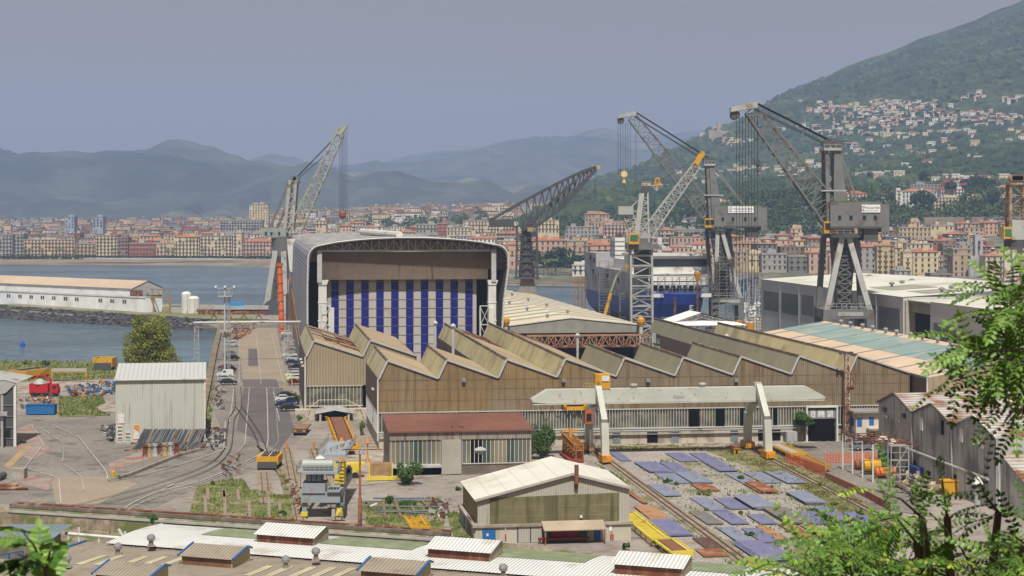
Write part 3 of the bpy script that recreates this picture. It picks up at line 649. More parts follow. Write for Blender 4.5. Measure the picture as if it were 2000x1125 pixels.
# left annex with two bays
av = 374.; ua = [ub[0]-11.5, ub[0]+.2, ub[0]+11.3]
ann = T('sawtooth_annex', 'tan saw-tooth annex beside the quay road with roof sheets stripped off', 'factory', (ua[0], av, 0))
fw = MB(); tooth_wall(fw, ua[0], ua[1], av); tooth_wall(fw, ua[1], ua[2], av); ann.part('front_cladding', fw, mat('tan_corrugated', (.34,.28,.185), .65, var=.1, vs=.12, rib=('xy', .6, .05), streak=((.22,.16,.09), .15)))
roof_bay(ann, ua[0], ua[1], av, 432, opened=386); roof_bay(ann, ua[1], ua[2], av, 432)
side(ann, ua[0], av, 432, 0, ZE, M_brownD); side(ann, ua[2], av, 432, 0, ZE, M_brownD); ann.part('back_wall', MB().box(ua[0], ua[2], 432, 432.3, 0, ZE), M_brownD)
gb = MB(); gb.box(ua[0], ua[1], av+.25, av+.5, 2.4, 6.6); ann.part('glazing_band', gb, M_pane)
fb = MB(); x = ua[0]
while x <= ua[1]: fb.box(x-.06, x+.06, av, av+.3, 2.4, 6.5); x += .75
fb.box(ua[0]-.1, ua[1], av-.05, av+.3, 2.2, 2.45); fb.box(ua[0], ua[1], av-.05, av+.3, 6.4, 6.6); ann.part('window_frame', fb, M_frame)
ann.part('plinth_wall', MB().box(ua[0], ua[1], av+.3, av+.8, 0, 2.3), M_plinth)
gt = MB(); gt.tube((ua[0]-.25, av-.2, 0), (ua[0]-.25, av-.2, ZE), .16); ann.part('downpipe', gt, M_white)
for k in range(3): ann.part('wall_lamp', MB().box(ua[0]-.75, ua[0]-.2, 384+k*9, 385.4+k*9, 9.7, 10), M_white)
# side windows of the main block, left face
gb = MB(); gb.box(ub[0]-.05, ub[0]+.15, fv+.6, 358, 2.6, 6.6); main.part('side_glazing', gb, M_pane)
fb = MB(); y = fv+.3
while y < 358: fb.box(ub[0]-.15, ub[0]-.05, y-.07, y+.07, 2.6, 6.5); y += 1.1
fb.box(ub[0]-.2, ub[0], fv, 358, 2.3, 2.6); main.part('side_window_frame', fb, M_frame); main.part('side_plinth', MB().box(ub[0], ub[0]+.3, fv+.6, 358, 0, 2.3), M_plinth)
gt = MB(); gt.tube((ub[0]-.2, fv-.2, 1.5), (ub[0]-.2, fv-.2, ZE), .14); main.part('downpipe', gt, M_white); main.part('wall_lamp', MB().box(ub[0]-.6, ub[0]-.17, 332, 333.4, 9.6, 9.9), M_white)
# ventilation stacks between the bays
for px, py0, py1, v, lb in ((850,634,672,405,'thin white vent pole beside the stripped bays'),(885,640,690,372,'thicker silver vent stack left of the long bays'),(1128,658,700,400,'silver vent stack in front of the rusty truss'),(1819,662,694,380,'x')):
 if lb == 'x': px, py0 = 1819, 660; lb = 'slim silver vent pole on the ribbed right-hand bays'; px = 1819-0
 u, z = S.uz(px if px < 1500 else 1419, py0, v); s_ = MB(); s_.tube((u, v, 4), (u, v, z), .3); s_.lathe((u, v, z), [(.3,0),(.6,.2),(.6,.5),(.1,.9)], 8); solo('vent_stack', lb, 'vent', s_, M_steelL, (u, v, 4), group='vent stacks over the factory')
# ================================================================ SHED WITH PALE LOW GABLE behind the factory, truss crane, tent
cv = 483.; cu0, cz = S.uz(992, 636, cv); cu1, _ = S.uz(1250, 637, cv); cm, cpz = S.uz(1115, 620, cv)
M_cream = mat('cream_roof_sheet', (.60,.53,.39), .7, var=.07, vs=.05, fine=(.5,.05), dirt=((.45,.38,.26), .1, .2))
M_teal = mat('teal_roof_strip', (.22,.31,.29), .6, var=.14, vs=.1, dirt=((.35,.36,.31), .15, .3))
sh = T('long_workshop', 'long cream-roofed workshop with pale shallow gable right of the hall', 'workshop', (cu0, cv, 0))
r = MB(); r.add([(cu0, cv, cz), (cm, cv, cpz), (cm, 705, cpz), (cu0, 705, cz)], [(0,1,2,3)]); r.add([(cm, cv, cpz), (cu1, cv, cz), (cu1, 705, cz), (cm, 705, cpz)], [(0,1,2,3)]); rf = sh.part('roof', r, M_cream)
y = 498
while y < 702:
 t_ = MB(); t_.add([(cu0, y, cz+.06), (cm, y, cpz+.06), (cm, y+3.2, cpz+.06), (cu0, y+3.2, cz+.06)], [(0,1,2,3)]); t_.add([(cm, y, cpz+.06), (cu1, y, cz+.06), (cu1, y+3.2, cz+.06), (cm, y+3.2, cpz+.06)], [(0,1,2,3)]); sh.part('rooflight_strip', t_, M_teal, parent=rf); y += 13.5
zf = S.uz(1115, 650, cv)[1]
sh.part('gable_fascia', MB().prism([(cu0, cv-.3, cz), (cm, cv-.3, cpz), (cu1, cv-.3, cz), (cu1, cv-.3, zf), (cu0, cv-.3, zf)][::-1], (0, .3, 0)), mat('grey_green_cladding', (.27,.265,.235), .7, rib=('xy', .6, .04)))
sh.part('gable_edge', MB().bar((cu0-.3, cv-.4, cz), (cm, cv-.4, cpz), .3).bar((cm, cv-.4, cpz), (cu1+.3, cv-.4, cz), .3), M_white)
for u in (cu0, cu1): side(sh, u, cv, 705, 0, cz-.05, M_steel)
sh.part('painted_interior_shade', MB().box(cu0+.3, cu1-.3, cv+8, cv+8.5, 0, zf+.5), M_dark); sh.part('back_wall', MB().box(cu0, cu1, 704.5, 705, 0, cz-.1), M_steel)  # near-black sheet stands for the shade under the open gable
for k in range(11):
 v = 492+k*19; u = cm+(4 if k % 2 else -5); z = cpz-abs(u-cm)/(cm-cu0)*(cpz-cz)
 sh.part('roof_vent', MB().lathe((u, v, z), [(.3,0),(.3,.5),(.55,.6),(.5,1.),(.1,1.2)], 8), M_steel)
for px in (988, 1252):
 u, z = S.uz(px, 632, cv-2); s_ = MB(); s_.tube((u, cv-2, 0), (u, cv-2, z), .55, n=10); s_.mi = 1; s_.lathe((u, cv-2, z-.8), [(.6,0),(1.1,1.2),(1.1,2.0),(.3,2.6)], 10)
 solo('yellow_capped_stack', 'grey extraction stack with yellow cap at the %s corner of the long workshop' % ('left' if px < 1000 else 'right'), 'stack', s_, [M_steelL, paint('yellow_cap', (.50,.25,.03))], (u, cv-2, 0))
tv = 452.; u0, z1 = S.uz(1030, 656, tv); u1, z0 = S.uz(1268, 676, tv); t_ = MB()
t_.lattice((u0, tv, (z0+z1)/2), (u1, tv, (z0+z1)/2), z1-z0, 2.2, z1-z0, 2.2, .35, .22, 18)
tb = T('overhead_truss_crane', 'rust-brown lattice crane beam spanning the gap behind the factory', 'crane beam', (u0, tv, 0))
tb.part('truss', t_, mat('rust_tan_steel', (.30,.17,.10), .85, var=.3, vs=.5));
for u in (u0+1, u1-1): tb.part('leg', MB().box(u-.4, u+.4, tv-.4, tv+.4, 0, z0), M_rust)
tb.part('walkway', MB().box(u0, u1, tv-1.5, tv-1.2, z0, z0+.5), M_rust)
tu0, tz = S.uz(1287, 632, 500); tu1, _ = S.uz(1441, 636, 500); tm_, tpz = S.uz(1357, 608, 500)
tn = T('white_tent_roof', 'white fabric gable shelter standing before the ferry', 'shelter', (tu0, 500, 0))
r = MB(); r.add([(tu0, 492, tz), (tm_, 492, tpz), (tm_, 506, tpz), (tu0, 506, tz)], [(0,1,2,3)]); r.add([(tm_, 492, tpz), (tu1, 492, tz), (tu1, 506, tz), (tm_, 506, tpz)], [(0,1,2,3)]); r.add([(tu0, 490, tz), (tu1, 490, tz), (tm_, 498, tpz)], [(0,1,2)]); tn.part('fabric_roof', r, mat('white_fabric', (.72,.72,.72), .7, var=.04, vs=.1))
fr_ = MB(); fr_.lattice((tu0, 492.5, tz-.7), (tm_, 492.5, tpz-.9), .9, .6, .9, .6, .12, .08, 12); fr_.lattice((tm_, 492.5, tpz-.9), (tu1, 492.5, tz-.7), .9, .6, .9, .6, .12, .08, 12); tn.part('roof_truss', fr_, M_steelL)
for u in (tu0+.5, tu1-.5):
 for v in (493, 505): tn.part('leg', MB().box(u-.25, u+.25, v-.25, v+.25, 0, tz), M_steelL)
# ================================================================ TEAL AND TAN ROOF BUILDING at the right
ev0, ev1 = 314., 434.; eu = S.vz(1810, 735, 121.5); e0, e1, e2 = 121.6, 141., 160.; ze, zr = 12.2, 15.4
tl = T('teal_roof_workshop', 'workshop with shallow tan roof crossed by a broad teal band', 'workshop', (e0, ev0, 0))
M_peach = mat('peach_roof_sheet', (.55,.43,.31), .75, var=.07, vs=.06, fine=(.5,.05), dirt=((.42,.32,.23), .1, .15))
r = MB()
for a, b, s_ in ((e0, e1, 1), (e1, e2, -1)):
 za, zb = (ze, zr) if s_ == 1 else (zr, ze); r.add([(a, ev0, za), (b, ev0, zb), (b, ev1, zb), (a, ev1, za)], [(0,1,2,3)])
rf = tl.part('roof', r, M_peach)
t_ = MB(); f0, f1 = .42, .93; t_.add([(e0+(e1-e0)*f, v, ze+(zr-ze)*f+.05) for f, v in ((f0, ev0+.1), (f1, ev0+.1), (f1, ev1-.1), (f0, ev1-.1))], [(0,1,2,3)]); tl.part('teal_roof_band', t_, M_teal, parent=rf)
for k in range(8):
 v = ev0+3+k*15.6; g_ = MB(); g_.bar((e0, v, ze+.1), (e1, v, zr+.1), .28, .12); tl.part('roof_joint', g_, M_steel if k % 2 else paint('blue_joint', (.12,.24,.35)), parent=rf)
 if k < 7:
  for q in (2, 9):
   tl.part('roof_turbine', MB().lathe((e1-.6, v+q, zr), [(.25,0),(.25,.45),(.55,.6),(.6,.9),(.4,1.2),(.1,1.25)], 9), M_steel, parent=rf)
tl.part('eaves_gutter', MB().bar((e0-.2, ev0-.3, ze), (e0-.2, ev1, ze), .4), M_steel)
tl.part('front_gable', MB().prism([(e0, ev0, 0), (e2, ev0, 0), (e2, ev0, ze), (e1, ev0, zr), (e0, ev0, ze)], (0, .3, 0)), mat('tan_panel_wall', (.34,.27,.18), .75, rib=('xy', 1.4, .02)))
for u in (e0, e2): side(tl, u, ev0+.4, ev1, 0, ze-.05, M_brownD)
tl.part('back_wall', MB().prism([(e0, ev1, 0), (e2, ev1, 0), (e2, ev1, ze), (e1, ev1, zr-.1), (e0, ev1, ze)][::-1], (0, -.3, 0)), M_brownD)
for k, (px, z) in enumerate(((1790, 10.4),(1800, 6.))):
 pass
tl.part('downpipe', MB().tube((e0-.3, ev0-.4, 0), (e0-.3, ev0-.4, ze), .16), M_white)
# ================================================================ GREY PANEL HALLS at the basin
gu = 171.7
M_gp = mat('mid_grey_panel', (.48,.47,.47), .6, var=.05, vs=.05, spec=.3)
M_gpd = mat('dark_grey_window_panel', (.13,.14,.15), .35, var=.08, vs=.2)
M_proof = mat('pale_flat_roof', (.58,.58,.52), .75, var=.08, vs=.05, dirt=((.42,.41,.33), .06, .35))
gh = T('grey_panel_hall', 'mid-grey panelled hall with pale roof and large dark glazed squares', 'hall', (gu, 600, 0))
def gpt(px, py): return S.vz(px, py, gu)
vA = gpt(1487, 600)[0]; vB = gpt(1764, 600)[0]; vC = gpt(1817, 600)[0]; vD = gpt(1940, 600)[0]; zt_ = 20.
gh.part('wall', MB().box(gu, gu+.4, vB, vA, 0, zt_), M_gp); gh.part('front_wall', MB().box(gu+.4, gu+60, vB, vB+.4, 0, zt_), M_gp)
gh.part('roof', MB().add([(gu-.2, vB-.2, zt_), (gu+34, vB-.2, zt_+2), (gu+34, vA, zt_+2), (gu-.2, vA, zt_)], [(0,1,2,3)]).add([(gu+34, vB-.2, zt_+2), (gu+70, vB-.2, zt_), (gu+70, vA, zt_), (gu+34, vA, zt_+2)], [(0,1,2,3)]), M_proof)
gh.part('back_wall', MB().box(gu, gu+70, vA-.4, vA, 0, zt_), M_gp)
for a, b, y0, y1 in ((1492,1520,567,604),(1527,1558,571,611),(1566,1590,575,614),(1669,1709,590,640),(1717,1758,597,640)):
 va, vb = gpt(a, 600)[0], gpt(b, 600)[0]; z1 = gpt(a, y0)[1]; z0 = gpt(a, y1)[1]
 gh.part('glazed_panel', MB().box(gu-.12, gu, vb, va, max(z0, .5), z1), M_gpd if a > 1560 else mat('greenish_glass', (.10,.115,.075), .3, var=.25, vs=.4))
for px in (1524,1561,1664,1712): v = gpt(px, 600)[0]; gh.part('downpipe', MB().box(gu-.3, gu, v-.2, v+.2, 0, zt_), M_steel)
for k in range(9): gh.part('roof_vent', MB().lathe((gu+14+(k%3)*8, vB+8+k*13, zt_+.9), [(.35,0),(.35,.5),(.9,.7),(.9,1.1),(.2,1.4)], 8), M_steel)
gh.part('rooflight', MB().add([(gu+8, vB+30, zt_+.55), (gu+22, vB+30, zt_+1.38), (gu+22, vB+50, zt_+1.38), (gu+8, vB+50, zt_+.55)], [(0,1,2,3)]).add([(gu+9, vB+6, zt_+.6), (gu+20, vB+6, zt_+1.25), (gu+20, vB+22, zt_+1.25), (gu+9, vB+22, zt_+.6)], [(0,1,2,3)]), mat('grey_green_rooflight', (.30,.30,.24), .6))
g2_ = T('grey_panel_hall', 'nearer grey panelled hall beside the tall black doorway', 'hall', (gu, vD, 0))
g2_.part('wall', MB().box(gu, gu+.4, vD, vC, 0, zt_-.3), M_gp); g2_.part('front_wall', MB().box(gu+.4, gu+60, vD, vD+.4, 0, zt_-.3), M_gp)
g2_.part('roof', MB().add([(gu-.2, vD-.2, zt_-.3), (gu+70, vD-.2, zt_+1), (gu+70, vC, zt_+1), (gu-.2, vC, zt_-.3)], [(0,1,2,3)]), M_proof)
g2_.part('glazed_panel', MB().box(gu-.12, gu, gpt(1868, 600)[0], gpt(1824, 600)[0], 5, zt_-5.5), M_gpd)
g2_.part('doorway', MB().box(gu+3, gu+3.5, vC, vB, 0, zt_-4), M_dark); g2_.part('door_lintel', MB().box(gu+2, gu+4, vC, vB, zt_-4, zt_-1), mat('tan_lintel', (.28,.25,.18), .8)); g2_.part('door_side', MB().box(gu+.4, gu+3, vB-1, vB-.2, 0, zt_-1), mat('cream_column', (.42,.40,.30), .7))
g2_.part('doorway_roof', MB().box(gu+1, gu+70, vC+.2, vB-.3, zt_-1, zt_-.7), M_proof); g2_.part('back_wall', MB().box(gu+4, gu+70, vC-.3, vC, 0, zt_-1), M_gp)
# ================================================================ HARBOUR CRANES
M_cg = paint('crane_grey', (.155,.16,.158), dirt=((.12,.09,.07), .3, .15))
M_cgd = paint('crane_dark_grey', (.075,.078,.078))
M_cgl = paint('crane_light_grey', (.36,.37,.36), dirt=((.25,.2,.15), .3, .12))
M_cgy = paint('crane_pale_green_grey', (.34,.35,.26), dirt=((.2,.17,.1), .4, .2))
M_yel = paint('crane_yellow', (.55,.30,.02), dirt=((.25,.12,.03), .5, .25))
M_wire = mat('wire_rope', (.045,.045,.045), .6)
M_sign = mat('sign_white', (.72,.73,.74), .6, var=.02)
M_signb = mat('sign_lettering', (.10,.115,.15), .6, var=.0)
M_glass = mat('dark_glass', (.02,.025,.03), .15, var=.1, spec=.6)
M_green = mat('moss', (.07,.12,.03), .9)
def text(par, s, x, y, z, size, m, name='lettering', bold=.0):
 cu = bpy.data.curves.new(name, 'FONT'); cu.body = s; cu.size = size; cu.align_x = 'LEFT'; cu.extrude = .01; cu.offset = bold
 o = bpy.data.objects.new(name, cu); dg = bpy.context.evaluated_depsgraph_get(); C.objects.link(o); bpy.context.view_layer.update()
 me = bpy.data.meshes.new_from_object(o.evaluated_get(bpy.context.evaluated_depsgraph_get())); bpy.data.objects.remove(o); bpy.data.curves.remove(cu)
 me.materials.clear(); me.materials.append(m); q = bpy.data.objects.new(name, me); C.objects.link(q); q.parent = par; q.location = (x, y, z); q.rotation_euler = (R(90), 0, 0); return q
def box_y(mb, p, q, y0, y1): return mb.box(min(p.x, q.x), max(p.x, q.x), y0, y1, min(p.z, q.z), max(p.z, q.z))
def ropes(mb, a, b, n, dy, r=.07, dx=0.):
 for i in range(n):
  k = (i-(n-1)/2); mb.tube(a+Vector((k*dx, k*dy, 0)), b+Vector((k*dx, k*dy, 0)), r, n=4, cap=False)
 return mb
def big_crane(label, Y, tip, heel, house, top, mast, base_y, legs, hang, sc_=1., sign=(1676,403,1710,415)):
 """portal luffing crane; every argument is read off the photograph at the crane's distance Y"""
 t = T('harbour_crane', label, 'crane', tuple(P((legs[0]+legs[1])/2, base_y, Y)*1), W, group='tall lattice-jib shipyard cranes'); t.base = P((legs[0]+legs[1])/2, base_y, Y)
 t.base.z = 0; t.o.location.z = 0
 p = lambda x, y, d=0: P(x, y, Y)+Vector((0, d, 0))
 # jib
 jb = MB(); a, b = p(*heel), p(*tip); jb.lattice(a, b, 7*sc_, 6.5*sc_, 3.6*sc_, 3*sc_, .42*sc_, .2*sc_, 18); jib = t.part('jib', jb, M_cg)
 hd = MB(); d = (b-a).normalized(); hx = Vector((-1, 0, -.22)).normalized()
 hd.prism([b+Vector((1.8,-2.2,2.2))*sc_, b+Vector((-5.6,-2.2,.6))*sc_, b+Vector((-5.8,-2.2,-.8))*sc_, b+Vector((1.6,-2.2,.4))*sc_], (0, 4.4*sc_, 0))
 hd.bar(b+Vector((0,0,2))*sc_, b+Vector((.6,0,4.2))*sc_, .15); hd.bar(b+Vector((-2,0,1.6))*sc_, b+Vector((-1.6,0,3.6))*sc_, .15); t.part('jib_head', hd, M_cgl, parent=jib)
 sv = MB()
 for k in (-1, 1): c = b+Vector((-4.4, k*1.1, -1.6))*sc_; sv.tube(c+Vector((0,-.5,0)), c+Vector((0,.5,0)), 1.3*sc_, n=14)
 t.part('sheave', sv, M_cgd, parent=jib)
 wk = MB(); m1 = a.lerp(b, .42); wk.box(m1.x-3, m1.x+3, m1.y-2.4, m1.y+2.4, m1.z-.6, m1.z+.2); t.part('jib_winch_platform', wk, M_cgd, parent=jib)
 # slewing house
 x0, y0, x1, y1 = house; h = MB(); A, B = p(x0, y0), p(x1, y1); dd = 5.5*sc_
 h.box(A.x, B.x-2.2, Y-dd, Y+dd, B.z, A.z); h.box(B.x-2.2, B.x, Y-dd+.9, Y+dd-.9, B.z-1, A.z-.6)
 hs_ = t.part('machinery_house', h, M_cg); q = MB(); q.box(A.x-.05, B.x-2.1, Y-dd-.1, Y-dd, B.z+.0, B.z+.6); q.box(B.x-7, B.x-3, Y-dd+1, Y+dd-1, B.z-3.4, B.z); t.part('house_skirt', q, M_cgd, parent=hs_)
 q = MB(); q.box(A.x+.3, B.x-2.5, Y-dd+.4, Y+dd-.4, A.z, A.z+.25); t.part('roof_moss', q, M_green, parent=hs_)
 for k in (.18, .4, .66, .87):
  u = A.x+(B.x-2.2-A.x)*k; w_ = MB(); w_.box(u-.45, u+.45, Y-dd-.08, Y-dd, B.z+2.3, B.z+3.6); wf = t.part('window', w_, M_glass, parent=hs_)
  e = MB(); e.box(u-.6, u-.45, Y-dd-.12, Y-dd, B.z+2.2, B.z+3.7); e.box(u+.45, u+.6, Y-dd-.12, Y-dd, B.z+2.2, B.z+3.7)
 for k in range(1, 8):
  u = A.x+(B.x-2.2-A.x)*k/8; q.mi = 0
 s0, s1 = p(sign[0], sign[1]), p(sign[2], sign[3]); q = MB(); q.box(s0.x, s1.x, Y-dd-.25, Y-dd-.05, s1.z, s0.z); sg = t.part('sign_board', q, M_sign, parent=None)
 Hh = s0.z-s1.z; Ww = s1.x-s0.x
 tx = text(sg, 'FINCANTIERI', s0.x-t.base.x+Ww*.21, Y-dd-.3-t.base.y, s1.z+Hh*.45-t.base.z, Hh*.40, M_signb); tx.scale.x = Ww*.74/max(.1, tx.dimensions.x)
 tx = text(sg, 'CANTIERI NAVALI ITALIANI S.p.A.', s0.x-t.base.x+Ww*.21, Y-dd-.3-t.base.y, s1.z+Hh*.16-t.base.z, Hh*.17, M_signb); tx.scale.x = Ww*.7/max(.1, tx.dimensions.x)
 lg = MB(); cx, cz_ = s0.x+Ww*.11, s1.z+Hh*.52
 for k in range(9):
  a0, a1 = R(60+k*27), R(60+(k+1)*27); rr = Hh*.3; lg.bar((cx+rr*math.cos(a0), Y-dd-.28, cz_+rr*math.sin(a0)), (cx+rr*math.cos(a1), Y-dd-.28, cz_+rr*math.sin(a1)), .12)
 lg.bar((cx-Hh*.05, Y-dd-.28, cz_+Hh*.1), (cx+Hh*.22, Y-dd-.28, cz_+Hh*.1), .12); lg.bar((cx-Hh*.05, Y-dd-.28, cz_-Hh*.3), (cx-Hh*.05, Y-dd-.28, cz_+Hh*.1), .14); t.part('emblem', lg, M_signb, parent=sg)
 # mast (A-frame)
 (mx0, mx1, mty), (bx0, bx1, bby) = mast; ms = MB()
 for k in (-1, 1):
  yy = k*3.4*sc_
  ms.taper(p((bx1+bx0)/2+(bx1-bx0)*.2, bby)+Vector((0, yy, 0)), p(mx1-4, mty)+Vector((0, yy*.8, 0)), 4.6*sc_ if k < 0 else 2.5*sc_, 1.6, 1.9*sc_, 1.2)
  ms.bar(p(bx0+2, bby)+Vector((0, yy, 0)), p(mx0+3, mty)+Vector((0, yy*.8, 0)), 1.0*sc_)
 mp = t.part('mast', ms, M_cg); br = MB()
 for i in range(7):
  f, g = i/7, (i+1)/7; L0 = p(bx0+2, bby).lerp(p(mx0+3, mty), f); L1 = p(bx0+2, bby).lerp(p(mx0+3, mty), g); R0 = p(bx1-3, bby).lerp(p(mx1-4, mty), f); R1 = p(bx1-3, bby).lerp(p(mx1-4, mty), g)
  br.bar(L0, R1, .3); br.bar(R0, L1, .3); br.bar(L1+Vector((0,-2.6,0)), L1+Vector((0,2.6,0)), .3)
 t.part('mast_bracing', br, M_cgl, parent=mp)
 pf = MB(); c0, c1 = p(mx0-3, mty), p(mx1+3, mty); pf.box(c0.x, c1.x, Y-4*sc_, Y+4*sc_, c0.z-.4, c0.z+.3); mid = p((mx0+bx0)/2, (mty+bby)/2); t.part('mast_landing', MB().box(mid.x-1.5, mid.x+5.5, Y-3.8, Y+3.8, mid.z-.3, mid.z+.1), M_cgl, parent=mp)
 for k in range(4): pf.bar((c0.x+k*(c1.x-c0.x)/3, Y-4*sc_, c0.z), (c0.x+k*(c1.x-c0.x)/3, Y-4*sc_, c0.z+1.3), .1)
 pf.bar((c0.x, Y-4*sc_, c0.z+1.3), (c1.x, Y-4*sc_, c0.z+1.3), .1); t.part('mast_platform', pf, M_cgl, parent=mp)
 for k, f in ((-1,.25),(1,.25),(-1,.85),(1,.85)):
  c = Vector((c0.x+(c1.x-c0.x)*f, Y+k*1.8, c0.z+1.5)); t.part('mast_sheave', MB().tube(c+Vector((0,-.3,0)), c+Vector((0,.3,0)), 1.25*sc_, n=14), M_cgd, parent=mp)
 bs = MB();
 for k in (-1, 1): bs.bar(p(mx1, mty)+Vector((0, k*2.6*sc_, 0)), Vector((B.x-8.5*sc_, Y+k*3.2*sc_, A.z)), .55*sc_)
 bs.bar(p((mx1+B.x*0+mx1)/2+14, (mty+y0)/2), p(mx1-2, (mty+y0)/2+10), .3); t.part('back_stay', bs, M_cg, parent=mp)
 rp = MB(); pk = Vector(((c0.x+c1.x)/2, Y, c0.z+2.4)); ropes(rp, b+Vector((1.6,0,1.8))*sc_, pk, 6, .8, .09); ropes(rp, b+Vector((1.2,0,0))*sc_, pk+Vector((-1.5,0,-.8)), 2, 3.4, .12); t.part('luffing_ropes', rp, M_wire, kind=None)
 for hx_, hy_, n_, hk in hang:
  h0 = p(hx_, tip[1]+12); h1 = p(hx_, hy_); r_ = MB(); ropes(r_, h0, h1, n_, .5, .07, dx=.9 if n_ > 2 else .3); rr = t.part('hoist_ropes', r_, M_wire)
  if hk:
   g = MB(); s = .75 if hk == 1 else .5
   g.tube(h1+Vector((0,-.5*s,0)), h1+Vector((0,.5*s,0)), 1.6*s, n=14); g.lathe(h1, [(.5*s,-4.8*s),(1.0*s,-4.2*s),(.6*s,-2.6*s),(1.2*s,-1.2*s)], 8); t.part('hook_block', g, mat('hook_cream', (.55,.42,.22), .6) if hk == 1 else M_cgd, parent=rr)
   g = MB(); e = h1+Vector((0,0,-4.8*s)); g.path([e, e+Vector((0,0,-1.2*s)), e+Vector((1*s,0,-2*s)), e+Vector((.9*s,0,-3.2*s)), e+Vector((-.2*s,0,-3.7*s)), e+Vector((-1*s,0,-3*s))], .22*s); t.part('hook', g, M_cgd, parent=rr)
 # slewing deck, cab, portal
 dx0, dx1, dy = legs[0], legs[1], legs[2]; D0, D1 = p(dx0, dy), p(dx1, dy); dk = MB(); cxx = (D0.x+D1.x)/2; rr = (D1.x-D0.x)/2
 dk.tube((cxx, Y, D0.z-1.1), (cxx, Y, D0.z-.2), rr*.95, n=20); dk.tube((cxx, Y, D0.z), (cxx, Y, D0.z+3.2), rr*.5, n=16); deck = t.part('slewing_deck', dk, M_cgd)
 rl = MB(); n_ = 22
 for i in range(n_):
  a0, a1 = 2*math.pi*i/n_, 2*math.pi*(i+1)/n_; q0 = Vector((cxx+rr*math.cos(a0), Y+rr*math.sin(a0), D0.z-.2)); q1 = Vector((cxx+rr*math.cos(a1), Y+rr*math.sin(a1), D0.z-.2))
  rl.bar(q0, q0+Vector((0,0,1.2)), .09); rl.bar(q0+Vector((0,0,1.2)), q1+Vector((0,0,1.2)), .09); rl.bar(q0+Vector((0,0,.6)), q1+Vector((0,0,.6)), .07)
 t.part('railing', rl, M_cgl, parent=deck)
 cb = MB(); u = p(*heel); cb.box(u.x-6.2, u.x-2.6, Y-4.6, Y-1.6, D0.z+.1, D0.z+3.4); cab = t.part('cab', cb, M_yel); q = MB(); q.box(u.x-6.0, u.x-4.5, Y-4.7, Y-4.55, D0.z+1.1, D0.z+2.9); q.box(u.x-4.3, u.x-2.8, Y-4.7, Y-4.55, D0.z+1.1, D0.z+2.9); t.part('cab_window', q, M_glass, parent=cab)
 bz = P(0, legs[5], Y).z; wv = 6.5*sc_ ; lx0, lx1 = p(legs[3], 600).x, p(legs[4], 600).x; zc = D0.z-1.1
 cr = MB(); cr.box(lx0-1, lx1+1, Y-wv-1, Y-wv+1, bz-1.9, bz+.6); cr.box(lx0-1, lx1+1, Y+wv-1, Y+wv+1, bz-1.9, bz+.6); cr.box(lx0-1, lx0+1, Y-wv, Y+wv, bz-1.9, bz+.6); cr.box(lx1-1, lx1+1, Y-wv, Y+wv, bz-1.9, bz+.6); ring = t.part('portal_beam', cr, M_cg)
 t.part('portal_plate', MB().box((lx0+lx1)/2-3, (lx0+lx1)/2+4, Y-wv-1.1, Y-wv-1, bz-1.2, bz-.1), M_cgl, parent=ring)
 rl = MB()
 for i in range(10):
  q0 = Vector((lx0+(lx1-lx0)*i/9, Y-wv-.9, bz+.6)); rl.bar(q0, q0+Vector((0,0,1.6)), .1)
  if i < 9: q1 = Vector((lx0+(lx1-lx0)*(i+1)/9, Y-wv-.9, bz+.6)); rl.bar(q0+Vector((0,0,1.6)), q1+Vector((0,0,1.6)), .1); rl.bar(q0+Vector((0,0,.8)), q1+Vector((0,0,.8)), .08)
 t.part('portal_railing', rl, M_cgl, parent=ring)
 mc = (lx0+lx1)/2
 for sx in (-1, 1):
  for sy in (-1, 1):
   a0 = Vector((cxx+sx*rr*.15 if sy < 0 else cxx+sx*rr*.75, Y+sy*rr*.6, zc)); b0 = Vector((lx0 if sx < 0 else lx1, Y+sy*wv, bz))
   t.part('portal_strut', MB().bar(a0, b0, 1.5*sc_, 1.5*sc_), M_cgl if sy < 0 else M_cg)
   b1 = Vector((b0.x, b0.y, 1.5)); t.part('portal_foot', MB().taper(b1, b0-Vector((0,0,1.5)), 1.6, 1.6, 2.2, 2.2).box(b1.x-2.4, b1.x+2.4, b1.y-.9, b1.y+.9, .1, 1.6), M_cg)
 kp = MB(); kp.taper((mc-.4, Y, bz), (cxx, Y, zc), 3.4, 5, 6.4*sc_, 6*sc_); t.part('king_post', kp, M_cgd)
 lt = MB();
 for i in range(8):
  z0, z1 = bz+(zc-bz)*i/8, bz+(zc-bz)*(i+1)/8; w0 = 1.6+(3.1*sc_-1.6)*i/8; w1 = 1.6+(3.1*sc_-1.6)*(i+1)/8; yy = Y-3.2*sc_
  lt.bar((cxx-w0, yy, z0), (cxx+w1, yy, z1), .22); lt.bar((cxx+w0, yy, z0), (cxx-w1, yy, z1), .22); lt.bar((cxx-w1, yy, z1), (cxx+w1, yy, z1), .22)
 t.part('king_post_bracing', lt, M_cg); return t
big_crane('largest dark grey lattice-jib crane with a sign on its house, rightmost of the two', 500, (1466,214), (1648,452), (1615,395,1730,446), None, ((1608,1636,292),(1612,1650,452)), 690, (1602,1690,456,1606,1690,606,), [(1459,560,8,0),(1480,318,1,2)], 1.0, (1675,400,1711,415))
big_crane('slimmer pale grey lattice-jib crane with a sign on its house, standing beside the ferry', 640, (1234,228), (1408,446), (1392,402,1495,444), None, ((1377,1392,322),(1384,1408,440)), 650, (1375,1432,445,1394,1443,583), [(1219,340,6,1),(1242,384,1,0)], .9, (1419,403,1468,416))
